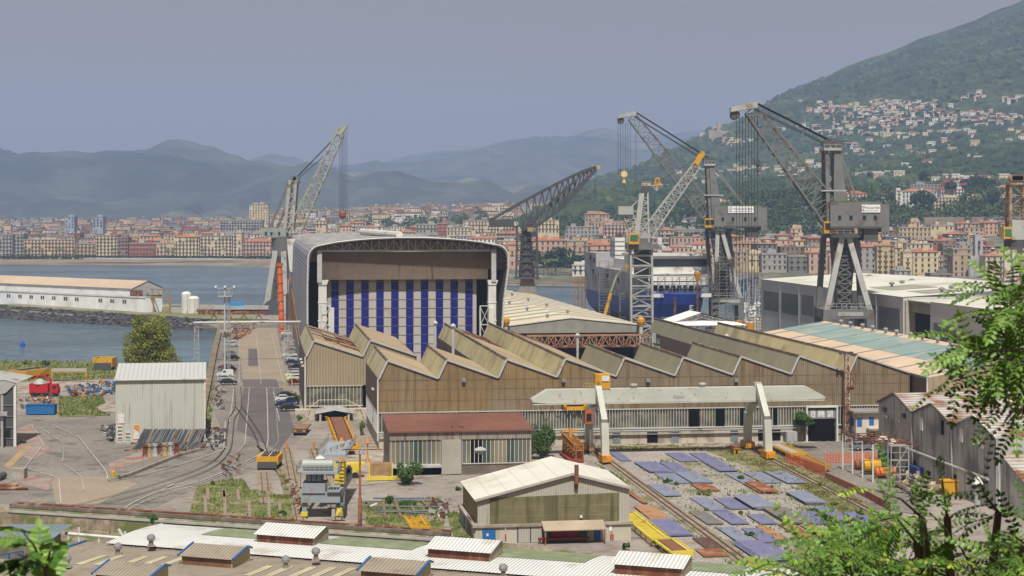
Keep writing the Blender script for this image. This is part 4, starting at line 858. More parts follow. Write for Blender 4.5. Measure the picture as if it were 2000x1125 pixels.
# ---- slender tubular crane with yellow jib tip, on a square lattice tower
Y = 545.; p = lambda x, y, d=0: P(x, y, Y)+Vector((0, d, 0))
t = T('tower_crane', 'light grey crane on a square lattice tower with a yellow jib tip', 'crane', (p(1253,0).x, Y, 0), W, group='tall lattice-jib shipyard cranes')
mb = MB(); a, b = Vector((p(1253,0).x, Y, 2)), p(1251, 478); mb.lattice(a, b, 6.4, 6.4, 6.4, 6.4, .6, .32, 10); tw = t.part('tower', mb, M_cgl)
mb = MB(); mb.box(a.x-2.2, a.x+2.2, Y-2, Y+2, 24, b.z); t.part('tower_core', mb, M_cgd, parent=tw)
mb = MB(); mb.box(a.x-4.8, a.x+4.8, Y-4.6, Y+4.6, b.z-1.4, b.z+.3); mb.tube(b, b+Vector((0,0,2)), 3.4, n=14); t.part('slewing_deck', mb, M_cg)
mb = MB(); q = p(1237, 466); mb.box(q.x-1.8, q.x+1.4, Y-5.6, Y-3, q.z-1.6, q.z+1.6); cab = t.part('cab', mb, M_yel); t.part('cab_window', MB().box(q.x-1.4, q.x+1., Y-5.75, Y-5.55, q.z-.6, q.z+1.2), mat('green_glass', (.05,.14,.08), .2), parent=cab)
t.part('machinery_box', MB().box(p(1222,0).x, p(1268,0).x, Y-2.6, Y+2.6, p(0,474).z, p(0,457).z), M_cgl)
mb = MB(); mb.lattice(p(1262, 458), p(1361, 322), 3.6, 3.6, 2.2, 2.2, .4, .2, 16); jib = t.part('jib', mb, M_cgl); mb = MB(); mb.bar(p(1354, 328), p(1369, 303), 1.7, 1.6); mb.tube(p(1371, 301, -.6), p(1371, 301, .6), .9, n=12); t.part('jib_tip', mb, M_yel, parent=jib)
mb = MB(); mb.lattice(p(1254, 456), p(1258, 376), 3.8, 3.6, 2.0, 2.0, .5, .24, 8); mb.bar(p(1243,456,-1.8), p(1253,376,-1), 1.5, 1.); mst = t.part('mast', mb, M_cgl)
mb = MB(); mb.box(p(1243,0).x, p(1264,0).x, Y-1.6, Y+1.6, p(0,377).z, p(0,374).z);
for k in (-1, 0, 1): mb.tube(p(1260, 370, k*1.-.2), p(1260, 370, k*1.+.2), 1.2, n=12)
t.part('mast_head', mb, M_cgd, parent=mst)
mb = MB(); mb.lattice(p(1240, 452), p(1224, 414), 3., 3.4, 2.6, 3., .35, .2, 5); mb.bar(p(1222,416), p(1256,380), .35); mb.bar(p(1222,416), p(1244,412), .3); t.part('counterweight_arm', mb, M_cgl); t.part('counterweight', MB().box(p(1207,0).x, p(1236,0).x, Y-2.4, Y+2.4, p(0,419).z, p(0,403).z), M_cgl)
mb = MB(); ropes(mb, p(1260,370), p(1284,356), 4, .6); ropes(mb, p(1284,356), p(1366,306), 4, .5); rp = t.part('luffing_ropes', mb, M_wire); mb = MB(); mb.path([p(1280,359), p(1281,349), p(1287,348), p(1288,358), p(1280,359)], .3); mb.bar(p(1278,361), p(1291,357), .9); t.part('rope_bridle', mb, M_yel, parent=rp)
mb = MB()
for k in range(9): z0 = b.z*(k+1)/10; mb.bar((a.x-3.3, Y-3.3, z0), (a.x+3.3, Y-3.3, z0+0), .35)
t.part('tower_landing', mb, M_cg, parent=tw)
mb = MB()
for dx in (-5.5, 5.5):
 for dy in (-3.2, 3.2): mb.bar((a.x+dx, Y+dy, .2), (a.x+dx*.58, Y+dy, 7.5), .8)
t.part('foot', mb, M_cgl)
# ---- dark hammerhead-jib crane on a conical base
Y = 690.
t = T('derrick_crane', 'dark weathered crane with a long low lattice jib and conical base', 'crane', (p(1030,0).x, Y, 0), W, group='tall lattice-jib shipyard cranes')
p = lambda x, y, d=0: P(x, y, Y)+Vector((0, d, 0)); t = T.__new__(T) if 0 else t; t.base = Vector((p(1030,0).x, Y, 0)); t.o.location = t.base
M_cw = paint('weathered_crane_grey', (.06,.062,.066), dirt=((.10,.08,.06), .4, .1))
mb = MB(); mb.taper(Vector((p(1030,0).x, Y, 0)), p(1030, 545), 12, 10, 5, 4.5); t.part('conical_base', mb, paint('rust_edged_grey', (.17,.165,.16), dirt=((.25,.12,.06), .3, .35)))
mb = MB(); mb.tube(p(1029,545), p(1027,440), 3.3, 1.6, 14); t.part('column', mb, M_cw)
mb = MB()
for (x0, x1) in ((1008,1010),(1050,1048)):
 for d in (-3.5, 3.5):
  mb.bar(p(x0, 545, d), p(x1, 442, d), .8)
for i in range(7):
 y0, y1 = 545-i*15, 530-i*15; mb.bar(p(1008,y0,-3.5), p(1050,y1,-3.5), .3); mb.bar(p(1050,y0,-3.5), p(1008,y1,-3.5), .3)
t.part('column_frame', mb, M_cw); t.part('column_deck', MB().box(p(1003,0).x, p(1054,0).x, Y-4.5, Y+4.5, p(0,544).z, p(0,541).z), M_cgd)
mb = MB(); jib = MB(); A0, A1, TP = p(1013, 398), p(1050, 440), p(1164, 326)
for d in (-3.2, 3.2):
 q = Vector((0, d, 0)); e = Vector((0, d*.3, 0)); up = [p(955,432), p(1013,398), p(1085,360), p(1135,336), TP]; lo = [p(1022,445), p(1050,440), p(1100,405), p(1135,365), TP+Vector((0,0,-1))]
 up = [v+Vector((0, d*(1-.17*i), 0)) for i, v in enumerate(up)]; lo = [v+Vector((0, d*(1-.17*i), 0)) for i, v in enumerate(lo)]
 for L_ in (up, lo):
  for u, v in zip(L_, L_[1:]): jib.bar(u, v, 1.1)
 md = [p(1030,440), p(1075,396), p(1125,352)];
 for u, v in zip(md, md[1:]): jib.bar(u+q, v+q*.7, 1.0)
 def at_(L_, f): k = f*(len(L_)-1); i = min(int(k), len(L_)-2); return L_[i].lerp(L_[i+1], k-i)
 for i in range(14):
  f = .25+.75*i/14; g = f+.75/14; jib.bar(at_(up, f), at_(lo, max(0, (g-.2)/.8)), .42); jib.bar(at_(lo, max(0, (f-.2)/.8)), at_(up, g), .42)
for i in range(12): f = i/12; jib.bar(at_(up, f), at_(up, f)+Vector((0, -2*3.2*(1-.68*f), 0)), .25); jib.bar(at_(lo, f), at_(lo, f)+Vector((0, -2*3.2*(1-.68*f), 0)), .25)
jb = t.part('jib', jib, M_cw); t.part('jib_tip', MB().box(TP.x-1.6, TP.x+1.6, Y-1.2, Y+1.2, TP.z-.8, TP.z+.6), mat('cream_tip', (.40,.33,.22), .7), parent=jb)
t.part('counterweight_box', MB().box(p(955,0).x, p(1004,0).x, Y-4, Y+4, p(0,442).z, p(0,429).z), M_cw);
mb = MB(); mb.box(p(955,0).x, p(1015,0).x, Y-3.5, Y+3.5, p(0,443).z, p(0,441.5).z);
for x in (962, 975, 990, 1003): mb.bar(p(x,430,-3.2), p(1013,399,-3), .25)
t.part('rear_deck', mb, M_cw); t.part('deck_moss', MB().box(p(980,0).x, p(1012,0).x, Y-3, Y+3, p(0,428.8).z, p(0,427).z), M_green)
t.part('cab', MB().box(p(1030,0).x, p(1041,0).x, Y-5, Y-2.8, p(0,452).z, p(0,444).z), paint('cab_ochre', (.3,.22,.08)))
mb = MB(); ropes(mb, TP, p(1162, 374), 2, .8, .08, dx=.6); rp = t.part('hoist_ropes', mb, M_wire); h = p(1162, 376); t.part('hook', MB().tube(h+Vector((0,-.3,0)), h+Vector((0,.3,0)), .9, n=10).path([h, h+Vector((0,0,-2)), h+Vector((.7,0,-2.6)), h+Vector((0,0,-3.3)), h+Vector((-.7,0,-2.8))], .2), M_cgd, parent=rp)
mb = MB(); ropes(mb, p(1104, 380), p(1104, 436), 2, .8, .07, dx=.8); rp = t.part('hoist_ropes', mb, M_wire); h = p(1104, 438); t.part('hook', MB().tube(h+Vector((0,-.4,0)), h+Vector((0,.4,0)), 1., n=10).path([h, h+Vector((0,0,-2.)), h+Vector((.5,0,-2.6))], .2), M_cgd, parent=rp)
# ---- pale crane beyond the hall
Y = 760.
t = T('level_luffing_crane', 'pale green-grey crane behind the left wall of the great hall', 'crane', (p(545,0).x, Y, 0), W, group='tall lattice-jib shipyard cranes')
p = lambda x, y, d=0: P(x, y, Y)+Vector((0, d, 0)); t.base = Vector((p(545,0).x, Y, 0)); t.o.location = t.base
mb = MB(); mb.lattice(p(569, 466), p(664, 262), 5.6, 6, 3, 3, .42, .2, 22); jib = t.part('jib', mb, M_cgy); mb = MB(); mb.prism([p(658,254,-1.5), p(679,244,-1.5), p(679,247,-1.5), p(668,262,-1.5), p(660,264,-1.5)], (0, 3, 0)); mb.bar(p(671,250), p(671,240), .2); t.part('jib_head', mb, M_cgy, parent=jib)
mb = MB()
for d in (-2.8, 2.8): mb.bar(p(558, 448, d), p(568, 352, d), 1.4); mb.bar(p(573, 448, d), p(580, 352, d), 1.0)
for i in range(5): y0 = 448-i*19; mb.bar(p(559+i*2, y0, -2.8), p(575+i*1.4, y0-19, -2.8), .35); mb.bar(p(574+i*1.4, y0, -2.8), p(560+i*2, y0-19, -2.8), .35)
mst = t.part('mast', mb, paint('pale_mast', (.36,.355,.33), dirt=((.2,.15,.1), .4, .25))); mb = MB(); mb.box(p(562,0).x, p(586,0).x, Y-3.4, Y+3.4, p(0,357).z, p(0,355).z); mb.tube(p(573,350,-2), p(573,350,2), 1.5, n=12); mb.tube(p(579,350,-2), p(579,350,2), 1.3, n=12); t.part('mast_head', mb, M_cg, parent=mst)
mb = MB()
for d in (-2.6, 2.6): mb.bar(p(527, 446, d), p(564, 357, d), .5); mb.bar(p(540, 446, d), p(572, 380, d), .4)
t.part('back_stay', mb, M_cg, parent=mst)
t.part('machinery_house', MB().box(p(512,0).x, p(561,0).x, Y-4.5, Y+4.5, p(0,464).z, p(0,446).z), paint('house_green_grey', (.27,.31,.29), dirt=((.2,.2,.18), .3, .2)))
for x in (522, 533, 548): t.part('house_window', MB().box(p(x-2,0).x, p(x+2,0).x, Y-4.65, Y-4.5, p(0,459).z, p(0,453).z), M_glass)
mb = MB(); mb.tube(p(552, 500), p(552, 462), 4, 5, 14); mb.box(p(541,0).x, p(575,0).x, Y-4, Y+4, p(0,470).z, p(0,466).z); t.part('slewing_deck', mb, M_cg)
for x0, x1, d in ((540,524,-5),(556,560,-5),(544,532,5),(558,565,5)): t.part('portal_leg', MB().bar(p(x0, 490, d*.6), p(x1, 596, d), 2.2), M_cgl)
t.part('bogie', MB().box(p(519,0).x, p(535,0).x, Y-7, Y-4, .3, 5), M_cgl); t.part('bogie', MB().box(p(554,0).x, p(568,0).x, Y-7, Y-4, .3, 5), M_cgl); t.part('portal_beam', MB().bar(p(524,592,-5), p(564,592,-5), 1.8), M_cgl)
mb = MB(); c = p(537, 602, -7.4); mb.tube(c, c+Vector((0,.6,0)), 4, n=18); t.part('cable_drum', mb, M_cgd)
mb = MB(); ropes(mb, p(661,262), p(576,350), 5, .7, .09); ropes(mb, p(645,295), p(578,352), 2, 3, .08); t.part('luffing_ropes', mb, M_wire)
mb = MB(); ropes(mb, p(669,256), p(669,415), 5, .4, .08, dx=.55); rp = t.part('hoist_ropes', mb, M_wire); h = p(669,419); t.part('hook_block', MB().lathe(h, [(.4,-1.8),(1.6,-.8),(1.6,.6),(.5,1.6)], 10), mat('red_brown_hook', (.22,.07,.04), .7), parent=rp)
mb = MB(); ropes(mb, p(678,248), p(678,420), 1, 0, .06); t.part('auxiliary_rope', mb, M_wire)
# ---- rusty crane at the right edge
Y = 500.
t = T('rusty_crane', 'rusty tan crane cut by the right edge of the picture', 'crane', (p(1975,0).x, Y, 0), W, group='tall lattice-jib shipyard cranes')
p = lambda x, y, d=0: P(x, y, Y)+Vector((0, d, 0)); t.base = Vector((p(1975,0).x, Y, 0)); t.o.location = t.base
M_rt = paint('rust_tan_crane', (.24,.15,.09), dirt=((.36,.3,.22), .5, .35))
mb = MB(); mb.lattice(p(1987,466), p(1983,361), 5.2, 4.5, 3.6, 3.4, .7, .22, 5); mst = t.part('mast', mb, M_rt); mb = MB(); mb.box(p(1967,0).x, p(2004,0).x, Y-2.5, Y+2.5, p(0,361).z, p(0,357).z)
for x in (1976,1981,1986,1991,1996): mb.tube(p(x,348,-1), p(x,348,1), .9, n=10); mb.bar(p(x,357), p(x,341), .4)
t.part('mast_head', mb, M_rt, parent=mst); t.part('cab', MB().box(p(1953,0).x, p(1970,0).x, Y-4, Y-1, p(0,466).z, p(0,443).z), M_yel); t.part('cab_window', MB().box(p(1955,0).x, p(1968,0).x, Y-4.15, Y-4, p(0,461).z, p(0,447).z), mat('green_glass', (.05,.14,.08), .2))
t.part('machinery_house', MB().box(p(1970,0).x, p(2030,0).x, Y-3.5, Y+3.5, p(0,468).z, p(0,430).z), M_cgl); mb = MB(); mb.box(p(1952,0).x, p(2040,0).x, Y-4.5, Y+4.5, p(0,485).z, p(0,482).z); mb.tube(p(1985,482), p(1985,468), 3.5, n=14); t.part('slewing_deck', mb, M_cgd)
for x0, x1, d in ((1960,1950,-5),(1972,1992,-5),(1998,1968,5),(2010,2032,-5),(1990,2012,5)): t.part('portal_leg', MB().bar(p(x0,484,d*.7), Vector((p(x1,0).x, Y+d, 1)), 1.5), paint('white_rusty_leg', (.42,.40,.37), dirt=((.22,.11,.06), .4, .35)))
# ---- orange standpipe and dark mast by the hall, wharf lamp mast, pipe bridge
mb = MB(); g = P(551,652,633); g.z = 0; q = P(546,520,633); mb.tube(g, q, .95, n=10); mb.tube(q, q+Vector((-.1,0,1.)), 1.3, 1.5, 10)
for k in range(7): z = 2+k*3.2; f = z/q.z; c = g.lerp(q, f); mb.tube(c, c+Vector((0,0,.35)), 1.15, n=10)
solo('vertical_duct', 'tall bright orange flanged pipe standing beside the silver hall', 'pipe', mb, paint('bright_orange', (.62,.13,.03), dirt=((.5,.4,.3), .5, .12)), (g.x, g.y, 0), W)
mb = MB(); g = P(561,650,640); g.z = 0; mb.tube(g, g+Vector((0,0,14)), .5, n=8); mb.bar(g+Vector((0,0,13)), g+Vector((-3,0,14)), .3); solo('exhaust_mast', 'black upright exhaust mast between the orange pipe and the hall', 'mast', mb, M_cgd, (g.x, g.y, 0), W)
def lamp_mast(name, label, px, pyb, pyt, w_=.9, heads=3, cat='floodlight mast'):
 g = G(px, pyb); tz = CAMH-(pyt-HY)/FPX*g.y; t = T(name, label, cat, tuple(g), W)
 mb = MB(); mb.lattice(g+Vector((w_*1.2,0,0)), g+Vector((w_*1.2,0,tz*.97)), w_*.7, w_*.7, w_*.6, w_*.6, .1, .06, 26); t.part('ladder_frame', mb, M_cgl); t.part('pole', MB().tube(g, g+Vector((0,0,tz-.3)), .28, .2, 8), paint('pale_blue_pole', (.40,.46,.50)))
 pf = MB(); pf.box(g.x-1.6, g.x+2, g.y-1.3, g.y+1.3, tz-2.6, tz-2.4); pf.box(g.x-1.3, g.x+1.8, g.y-1.2, g.y+1.2, tz*.5, tz*.5+.2)
 for z in (tz-2.5, tz*.5+.1):
  for a, b in ((-1.5,-1.2),(1.9,-1.2),(1.9,1.2),(-1.5,1.2)): pf.bar((g.x+a, g.y+b, z), (g.x+a, g.y+b, z+1.2), .08)
  pf.bar((g.x-1.5, g.y-1.2, z+1.2), (g.x+1.9, g.y-1.2, z+1.2), .08)
 t.part('platform', pf, M_cgl); pf = MB(); pf.bar((g.x-2.4, g.y-.2, tz-.4), (g.x+2.6, g.y-.2, tz-.4), .15); t.part('lamp_arm', pf, M_cgl)
 for k in range(heads): x = g.x-2.3+4.8*k/(heads-1); t.part('floodlight', MB().prism([(x-.28, g.y-.6, tz-.2), (x+.28, g.y-.6, tz-.2), (x+.28, g.y-.2, tz+.3), (x-.28, g.y-.2, tz+.3)], (0,.35,0)), M_cgl)
 return t
lamp_mast('floodlight_mast', 'tall pale floodlight mast with a ladder beside the parked cars', 439, 735, 560)
v = 522.; u0, z1 = S.uz(378, 631, v); u1, _ = S.uz(643, 631, v); t = T('pipe_bridge', 'thin pale lattice pipe bridge crossing high above the quay road', 'pipe bridge', (u0, v, 0))
mb = MB(); mb.lattice((u0, v, z1-.7), (u1, v, z1-.7), 1.3, 1.2, 1.3, 1.2, .15, .08, 34); t.part('truss', mb, M_steel); t.part('pipe', MB().tube((u0, v-.5, z1+.2), (u1, v-.5, z1+.2), .22), M_white)
for px in (384, 560, 566): u = S.uz(px, 631, v)[0]; t.part('support', MB().lattice((u, v, 0), (u, v, z1-1), 1.5, 1.5, 1.1, 1.1, .18, .1, 8), M_cgl)
# ================================================================ YARD GANTRY CRANE (cream-grey box girder)
M_gan = paint('gantry_cream_grey', (.46,.48,.43), dirt=((.42,.25,.13), 1.3, .03), rough=.5); M_org = paint('bogie_orange', (.55,.25,.02), dirt=((.25,.12,.05), .6, .2))
gv = 307.; u0, zt1 = S.uz(1037, 768, gv); u1, _ = S.uz(1608, 768, gv); ztp = S.uz(1100, 760, gv)[1]; zbt = S.uz(1100, 785, gv)[1]
t = T('gantry_crane', 'wide cream box-girder gantry crane with kinked legs on orange bogies over the plate yard', 'gantry crane', (u0, gv, 0))
def prof(u, du): return None
mb = MB(); L0, L1 = S.uz(1068, 768, gv)[0], S.uz(1572, 768, gv)[0]
mb.prism([(u0, gv-1.1, zbt+.1), (L0, gv-1.1, zbt-.1), (L1, gv-1.1, zbt-.1), (u1, gv-1.1, zbt), (u1, gv-1.1, zbt+.4), (L1, gv-1.1, ztp), (L0, gv-1.1, ztp), (u0, gv-1.1, zbt+.6)][::-1], (0, 2.2, 0)); gd = t.part('girder', mb, M_gan)
t.part('girder_flange', MB().box(u0+.2, u1-.2, gv-1.35, gv+1.35, zbt-.32, zbt-.15), M_gan, parent=gd)
for a, b in (((1182,905),(1150,882)),((1500,897),(1460,877))):
 for i, (px, py) in enumerate((a, b)):
  uu, vv = S.uv(px, py); top = zbt-.3 if i else ztp+.05; s_ = -1 if i == 0 else 1; lw = 1.5
  uc = S.uz((1166 if px < 1300 else 1478), 770, gv)[0]
  lg = MB(); P0 = (uc, gv+s_*1.15, top); P1 = (uu-.05, vv-s_*.5, 6.8); P2 = (uu, vv, 1.4)
  lg.bar(P0, P1, 1.0, lw); lg.bar(P1, P2, 1.25, 1.3); lg.bar((uc, gv, top), P0, 1.2, lw) if i == 0 else None; t.part('leg', lg, M_gan)
  t.part('bogie', MB().box(uu-.8, uu+.8, vv-1.9, vv+1.9, .35, 1.5).box(uu-.55, uu+.55, vv-2.3, vv-1.9, .5, 1.2), M_org)
uc = S.uz(1175, 745, gv)[0]; cb = MB(); cb.box(uc-1.3, uc+1.3, gv-1.2, gv+1.2, ztp+.05, ztp+2.6); t.part('electrical_house', cb, M_yel); t.part('air_conditioner', MB().box(uc-.2, uc+1.1, gv-1.35, gv-1.2, ztp+1.4, ztp+2.3), M_white)
lad = MB()
for k in range(30): z = 1+k*.35; lad.bar((uc-2.2, gv-.9, z), (uc-1.5, gv-.9, z), .05)
for x in (-2.2, -1.5): lad.bar((uc+x, gv-.9, .8), (uc+x, gv-.9, ztp+1), .07)
t.part('ladder', lad, M_cgl)
tr = MB(); a0, b0 = S.uz(1098, 790, gv)[0], S.uz(1142, 790, gv)[0]; tr.box(a0, b0, gv-1.6, gv+1.6, zbt-1.3, zbt-.7); tr.box(a0, a0+.5, gv-1.6, gv-1., zbt-1.3, zbt-.2); tr.box(b0-.5, b0, gv-1.6, gv-1., zbt-1.3, zbt-.2); trol = t.part('trolley', tr, M_yel)
c_ = MB(); c_.box(b0-.2, b0+1.1, gv-1.6, gv-.2, zbt-3.7, zbt-1.4); cabn = t.part('cab', c_, mat('cab_red_orange', (.45,.12,.03), .5), parent=trol); t.part('cab_window', MB().box(b0, b0+.9, gv-1.68, gv-1.6, zbt-3.2, zbt-1.9), M_glass, parent=cabn)
cl = MB()
for k in range(3):
 xa = u0+1.4+k*2.1; pts = [(xa+2.*f, gv-1.5, zbt-.5-2.6*math.sin(math.pi*f)*(1-.2*k)) for f in [i/8 for i in range(9)]]; cl.path(pts, .06)
for k in range(9): xa = a0+.2+k*.35; cl.path([(xa, gv-1.4, zbt-1.3), (xa+.1, gv-1.4, zbt-2.3-.4*(k % 3)), (xa+.3, gv-1.4, zbt-1.4)], .06)
t.part('festoon_cable', cl, M_black)
dr = MB(); q = (a0+b0)/2;
for k in (-.9, .9): dr.tube((q+k, gv, zbt-1.3), (q+k, gv, 5.2), .04, n=4)
t.part('hoist_ropes', dr, M_wire, parent=trol)
sp = MB(); sp.box(uc+.1, uc+.7, gv+1.3, gv+1.9, 4, 8.2); t.part('cable_curtain', sp, mat('dark_blue_cover', (.03,.04,.09), .7))
gq = MB(); gx, gz = S.uz(1326, 773, gv-1.2); gq.box(gx-1, gx+1, gv-1.16, gv-1.1, gz-.35, gz+.1); t.part('maker_plate', gq, M_cgl, parent=gd)
for px in (1238, 1372): x, _ = S.uz(px, 752, gv); t.part('girder_vent', MB().lathe((x, gv, ztp), [(.25,0),(.25,.4),(.65,.5),(.65,.75),(.1,.8)], 8), M_gan, parent=gd)
t.part('girder_railing', MB().bar((uc-3.4, gv-1, ztp+1), (uc-1.3, gv-1, ztp+1), .06).bar((uc-3.4, gv-1, ztp), (uc-3.4, gv-1, ztp+1), .06).bar((uc-2.3, gv-1, ztp), (uc-2.3, gv-1, ztp+1), .06).bar((uc-3.4, gv-1, ztp+.5), (uc-1.3, gv-1, ztp+.5), .06), M_yel, parent=gd)
sl_ = MB()                                                 # magnet spreader parked under the trolley
su, sv_ = S.uv(1118, 898); t2 = T('lifting_spreader', 'rusty orange magnet spreader hung with chains near the gantry left leg', 'spreader', (su, sv_, 0))
sl_.lattice((su-.2, sv_+6, 3.6), (su+.4, sv_-4, 2.6), 1., 1.6, 1., 1.6, .16, .1, 10, side=Vector((1,0,0))); t2.part('frame', sl_, mat('spreader_orange', (.42,.20,.04), .7, dirt=((.2,.07,.03), 1, .4)))
ch = MB()
for k in range(16):
 f = k/15; q = Vector((su-.6+.6*f, sv_+6-10*f, 3.)); ch.bar(q, q+Vector((-.1,0,-2.6)), .14); ch.bar(q+Vector((1.1,0,0)), q+Vector((1.2,0,-2.6)), .14)
t2.part('chains', ch, mat('chain_rust', (.28,.12,.03), .8)); t2.part('magnet_bar', MB().box(su-1.2, su+1.2, sv_-4.5, sv_+6.5, .15, .5), mat('red_oxide', (.22,.04,.025), .8)); t2.part('hanger', MB().bar((su, sv_+2, 3.4), (su, sv_+2, 5.2), .5).bar((su-1.5, sv_+2, 4.8), (su+1.5, sv_+2, 4.8), .3), M_org)
# ================================================================ SMALL GREY-BLUE GANTRY with yellow ends in the foreground
M_gb = paint('blue_grey_paint', (.27,.31,.345), dirt=((.25,.18,.12), .5, .12)); M_yel2 = paint('lemon_yellow', (.62,.50,.06), dirt=((.3,.22,.05), .6, .2))
gl, gr_ = G(599, 1012), G(662, 1022); t = T('small_gantry_crane', 'blue-grey gantry crane with railed decks and yellow feet on the rails', 'gantry crane', (gl.x+2, gl.y, 0), W)
Yg = gl.y; p = lambda x, y, d=0: P(x, y, Yg)+Vector((0, d, 0))
def pb(name, x0, x1, y0, y1, d0, d1, m, par=None): return t.part(name, MB().box(p(x0,0).x, p(x1,0).x, Yg+d0, Yg+d1, p(0,y1).z, p(0,y0).z), m, parent=par)
pb('leg', 590, 599, 963, 1000, 0, 1, M_gb); pb('leg', 655, 664, 959, 985, 0, 1, M_gb); pb('leg', 592, 599, 955, 990, 20, 21, M_gb); pb('leg', 652, 659, 950, 980, 20, 21, M_gb)
t.part('foot', MB().box(p(588,0).x, p(601,0).x, Yg-.4, Yg+1.6, .3, p(0,1000).z), M_yel2); t.part('foot', MB().taper((p(663,0).x, Yg+.5, .3), (p(663,0).x, Yg+.5, p(0,985).z), 1.1, 1.2, .5, .5), M_yel2); pb('control_cabinet', 648, 655, 995, 1022, -.2, .6, M_cgl)
bm = pb('cross_beam', 588, 665, 961, 981, -.4, 1.6, M_gb); t.part('cross_beam', MB().box(p(590,0).x, p(661,0).x, Yg+20, Yg+21.5, p(0,970).z, p(0,955).z), M_gb)
for a, b in ((590,597),(655,663)): t.part('side_girder', MB().box(p(a,0).x, p(b,0).x, Yg+1, Yg+20, p(0,976).z, p(0,964).z), M_gb)
pb('trolley_body', 591, 636, 943, 962, -.6, 3, M_gb); pb('winch_house', 598, 629, 924, 941, -.2, 2.6, paint('dark_blue_grey', (.10,.125,.145)))
for a, b in ((600,607),(610,617),(620,627)): pb('winch_house_panel', a, b, 926, 939, -.32, -.2, M_gb)
t.part('drum', MB().tube(p(590,909,1), p(649,909,1), .6, n=14), paint('pale_green_grey', (.36,.41,.39)))
dk = MB(); dk.box(p(581,0).x, p(662,0).x, Yg-1.2, Yg+4, p(0,924).z, p(0,921).z); dk.box(p(610,0).x, p(668,0).x, Yg+6, Yg+22, p(0,903).z, p(0,901).z); dk.box(p(640,0).x, p(665,0).x, Yg-.8, Yg+3, p(0,960).z, p(0,957).z); dck = t.part('deck', dk, M_gb)
rl = MB()
def rail_(a, b, n, h=1.1):
 a, b = Vector(a), Vector(b)
 for i in range(n+1): q = a.lerp(b, i/n); rl.bar(q, q+Vector((0,0,h)), .06)
 for z in (h, h*.5): rl.bar(a+Vector((0,0,z)), b+Vector((0,0,z)), .06)
z0 = p(0,921).z; rail_((p(581,0).x, Yg-1.2, z0), (p(662,0).x, Yg-1.2, z0), 9); rail_((p(581,0).x, Yg-1.2, z0), (p(581,0).x, Yg+4, z0), 4); rail_((p(581,0).x, Yg+4, z0), (p(662,0).x, Yg+4, z0), 9); rail_((p(662,0).x, Yg-1.2, z0), (p(662,0).x, Yg+4, z0), 4)
z0 = p(0,901).z; rail_((p(610,0).x, Yg+6, z0), (p(668,0).x, Yg+6, z0), 6); rail_((p(668,0).x, Yg+6, z0), (p(668,0).x, Yg+22, z0), 8); rail_((p(610,0).x, Yg+6, z0), (p(610,0).x, Yg+22, z0), 8); rail_((p(640,0).x, Yg-.8, p(0,957).z), (p(665,0).x, Yg-.8, p(0,957).z), 4); rail_((p(588,0).x, Yg-.6, p(0,961).z), (p(588,0).x, Yg-.6, p(0,942).z), 1)
t.part('railing', rl, M_cgl)
for k in range(5): t.part('deck_equipment', MB().box(p(614+k*10,0).x, p(621+k*10,0).x, Yg+7+k*2.6, Yg+9+k*2.6, p(0,901).z, p(0,893).z), M_cgl if k % 2 else M_gb)
t.part('exhaust_hood', MB().lathe(p(616,908,6), [(.3,-1.4),(.5,-.2),(.75,.1),(.2,.5)], 8), M_white)
yl = MB(); yl.box(p(645,0).x, p(664,0).x, Yg+6, Yg+9, p(0,960).z, p(0,918).z); t.part('yellow_platform', yl, M_yel2);
yl = MB()
for k in range(7): z = p(0,955).z+k*.5; yl.bar((p(654,0).x, Yg+5.8, z), (p(664,0).x, Yg+5.8, z), .1)
t.part('stair', yl, M_yel2)
t.part('cable_reel', MB().tube(p(672,990,.5), p(675,990,.5), 2.1, n=20), M_cgd); t.part('reel_motor', MB().box(p(658,0).x, p(671,0).x, Yg, Yg+1, p(0,988).z, p(0,984).z), paint('sky_blue_motor', (.12,.25,.34)))
# ================================================================ THE TOWN ACROSS THE BAY
rc = random.Random(5)
PAL = {'cream':(.56,.47,.33),'ochre':(.49,.38,.20),'salmon':(.50,.32,.235),'pink':(.52,.33,.26),'grey':(.32,.31,.29),'white':(.60,.59,.56),'peach':(.55,.39,.25),'red':(.30,.09,.06),'tan':(.40,.30,.20),'brown':(.24,.16,.11),'yellow':(.57,.47,.29),'dark grey':(.17,.165,.16),'pale blue':(.30,.34,.42)}
WM = {k: mat('wall_'+k.replace(' ', '_'), v, .9, var=.12, vs=.08, fine=(.5,.08), dirt=((v[0]*.55, v[1]*.52, v[2]*.5), .12, .25)) for k, v in PAL.items()}
M_tile = mat('terracotta_roof', (.34,.13,.07), .9, var=.2, vs=.15, fine=(.6,.2)); M_tile2 = mat('faded_tile_roof', (.30,.16,.10), .9, var=.25, vs=.2)
M_flat = mat('flat_roof_grey', (.26,.23,.20), .9, var=.25, vs=.1); M_flat2 = mat('flat_roof_dark', (.13,.115,.105), .9, var=.25, vs=.1)
M_win = mat('dark_window', (.035,.035,.035), .5, var=.3, vs=.3); M_balc = mat('balcony_pale', (.46,.43,.38), .85); M_awn = mat('awning_cream', (.62,.56,.42), .8)  # town windows share one dark colour
RF = {'tile': M_tile, 'oldtile': M_tile2, 'flat': M_flat, 'dark': M_flat2}
RN = {'tile': 'orange tiled', 'oldtile': 'faded tiled', 'flat': 'flat grey', 'dark': 'dark flat'}
NUM = ['no','one','two','three','four','five','six','seven','eight','nine','ten','eleven','twelve']
ALLB = []
WINMESH = {}
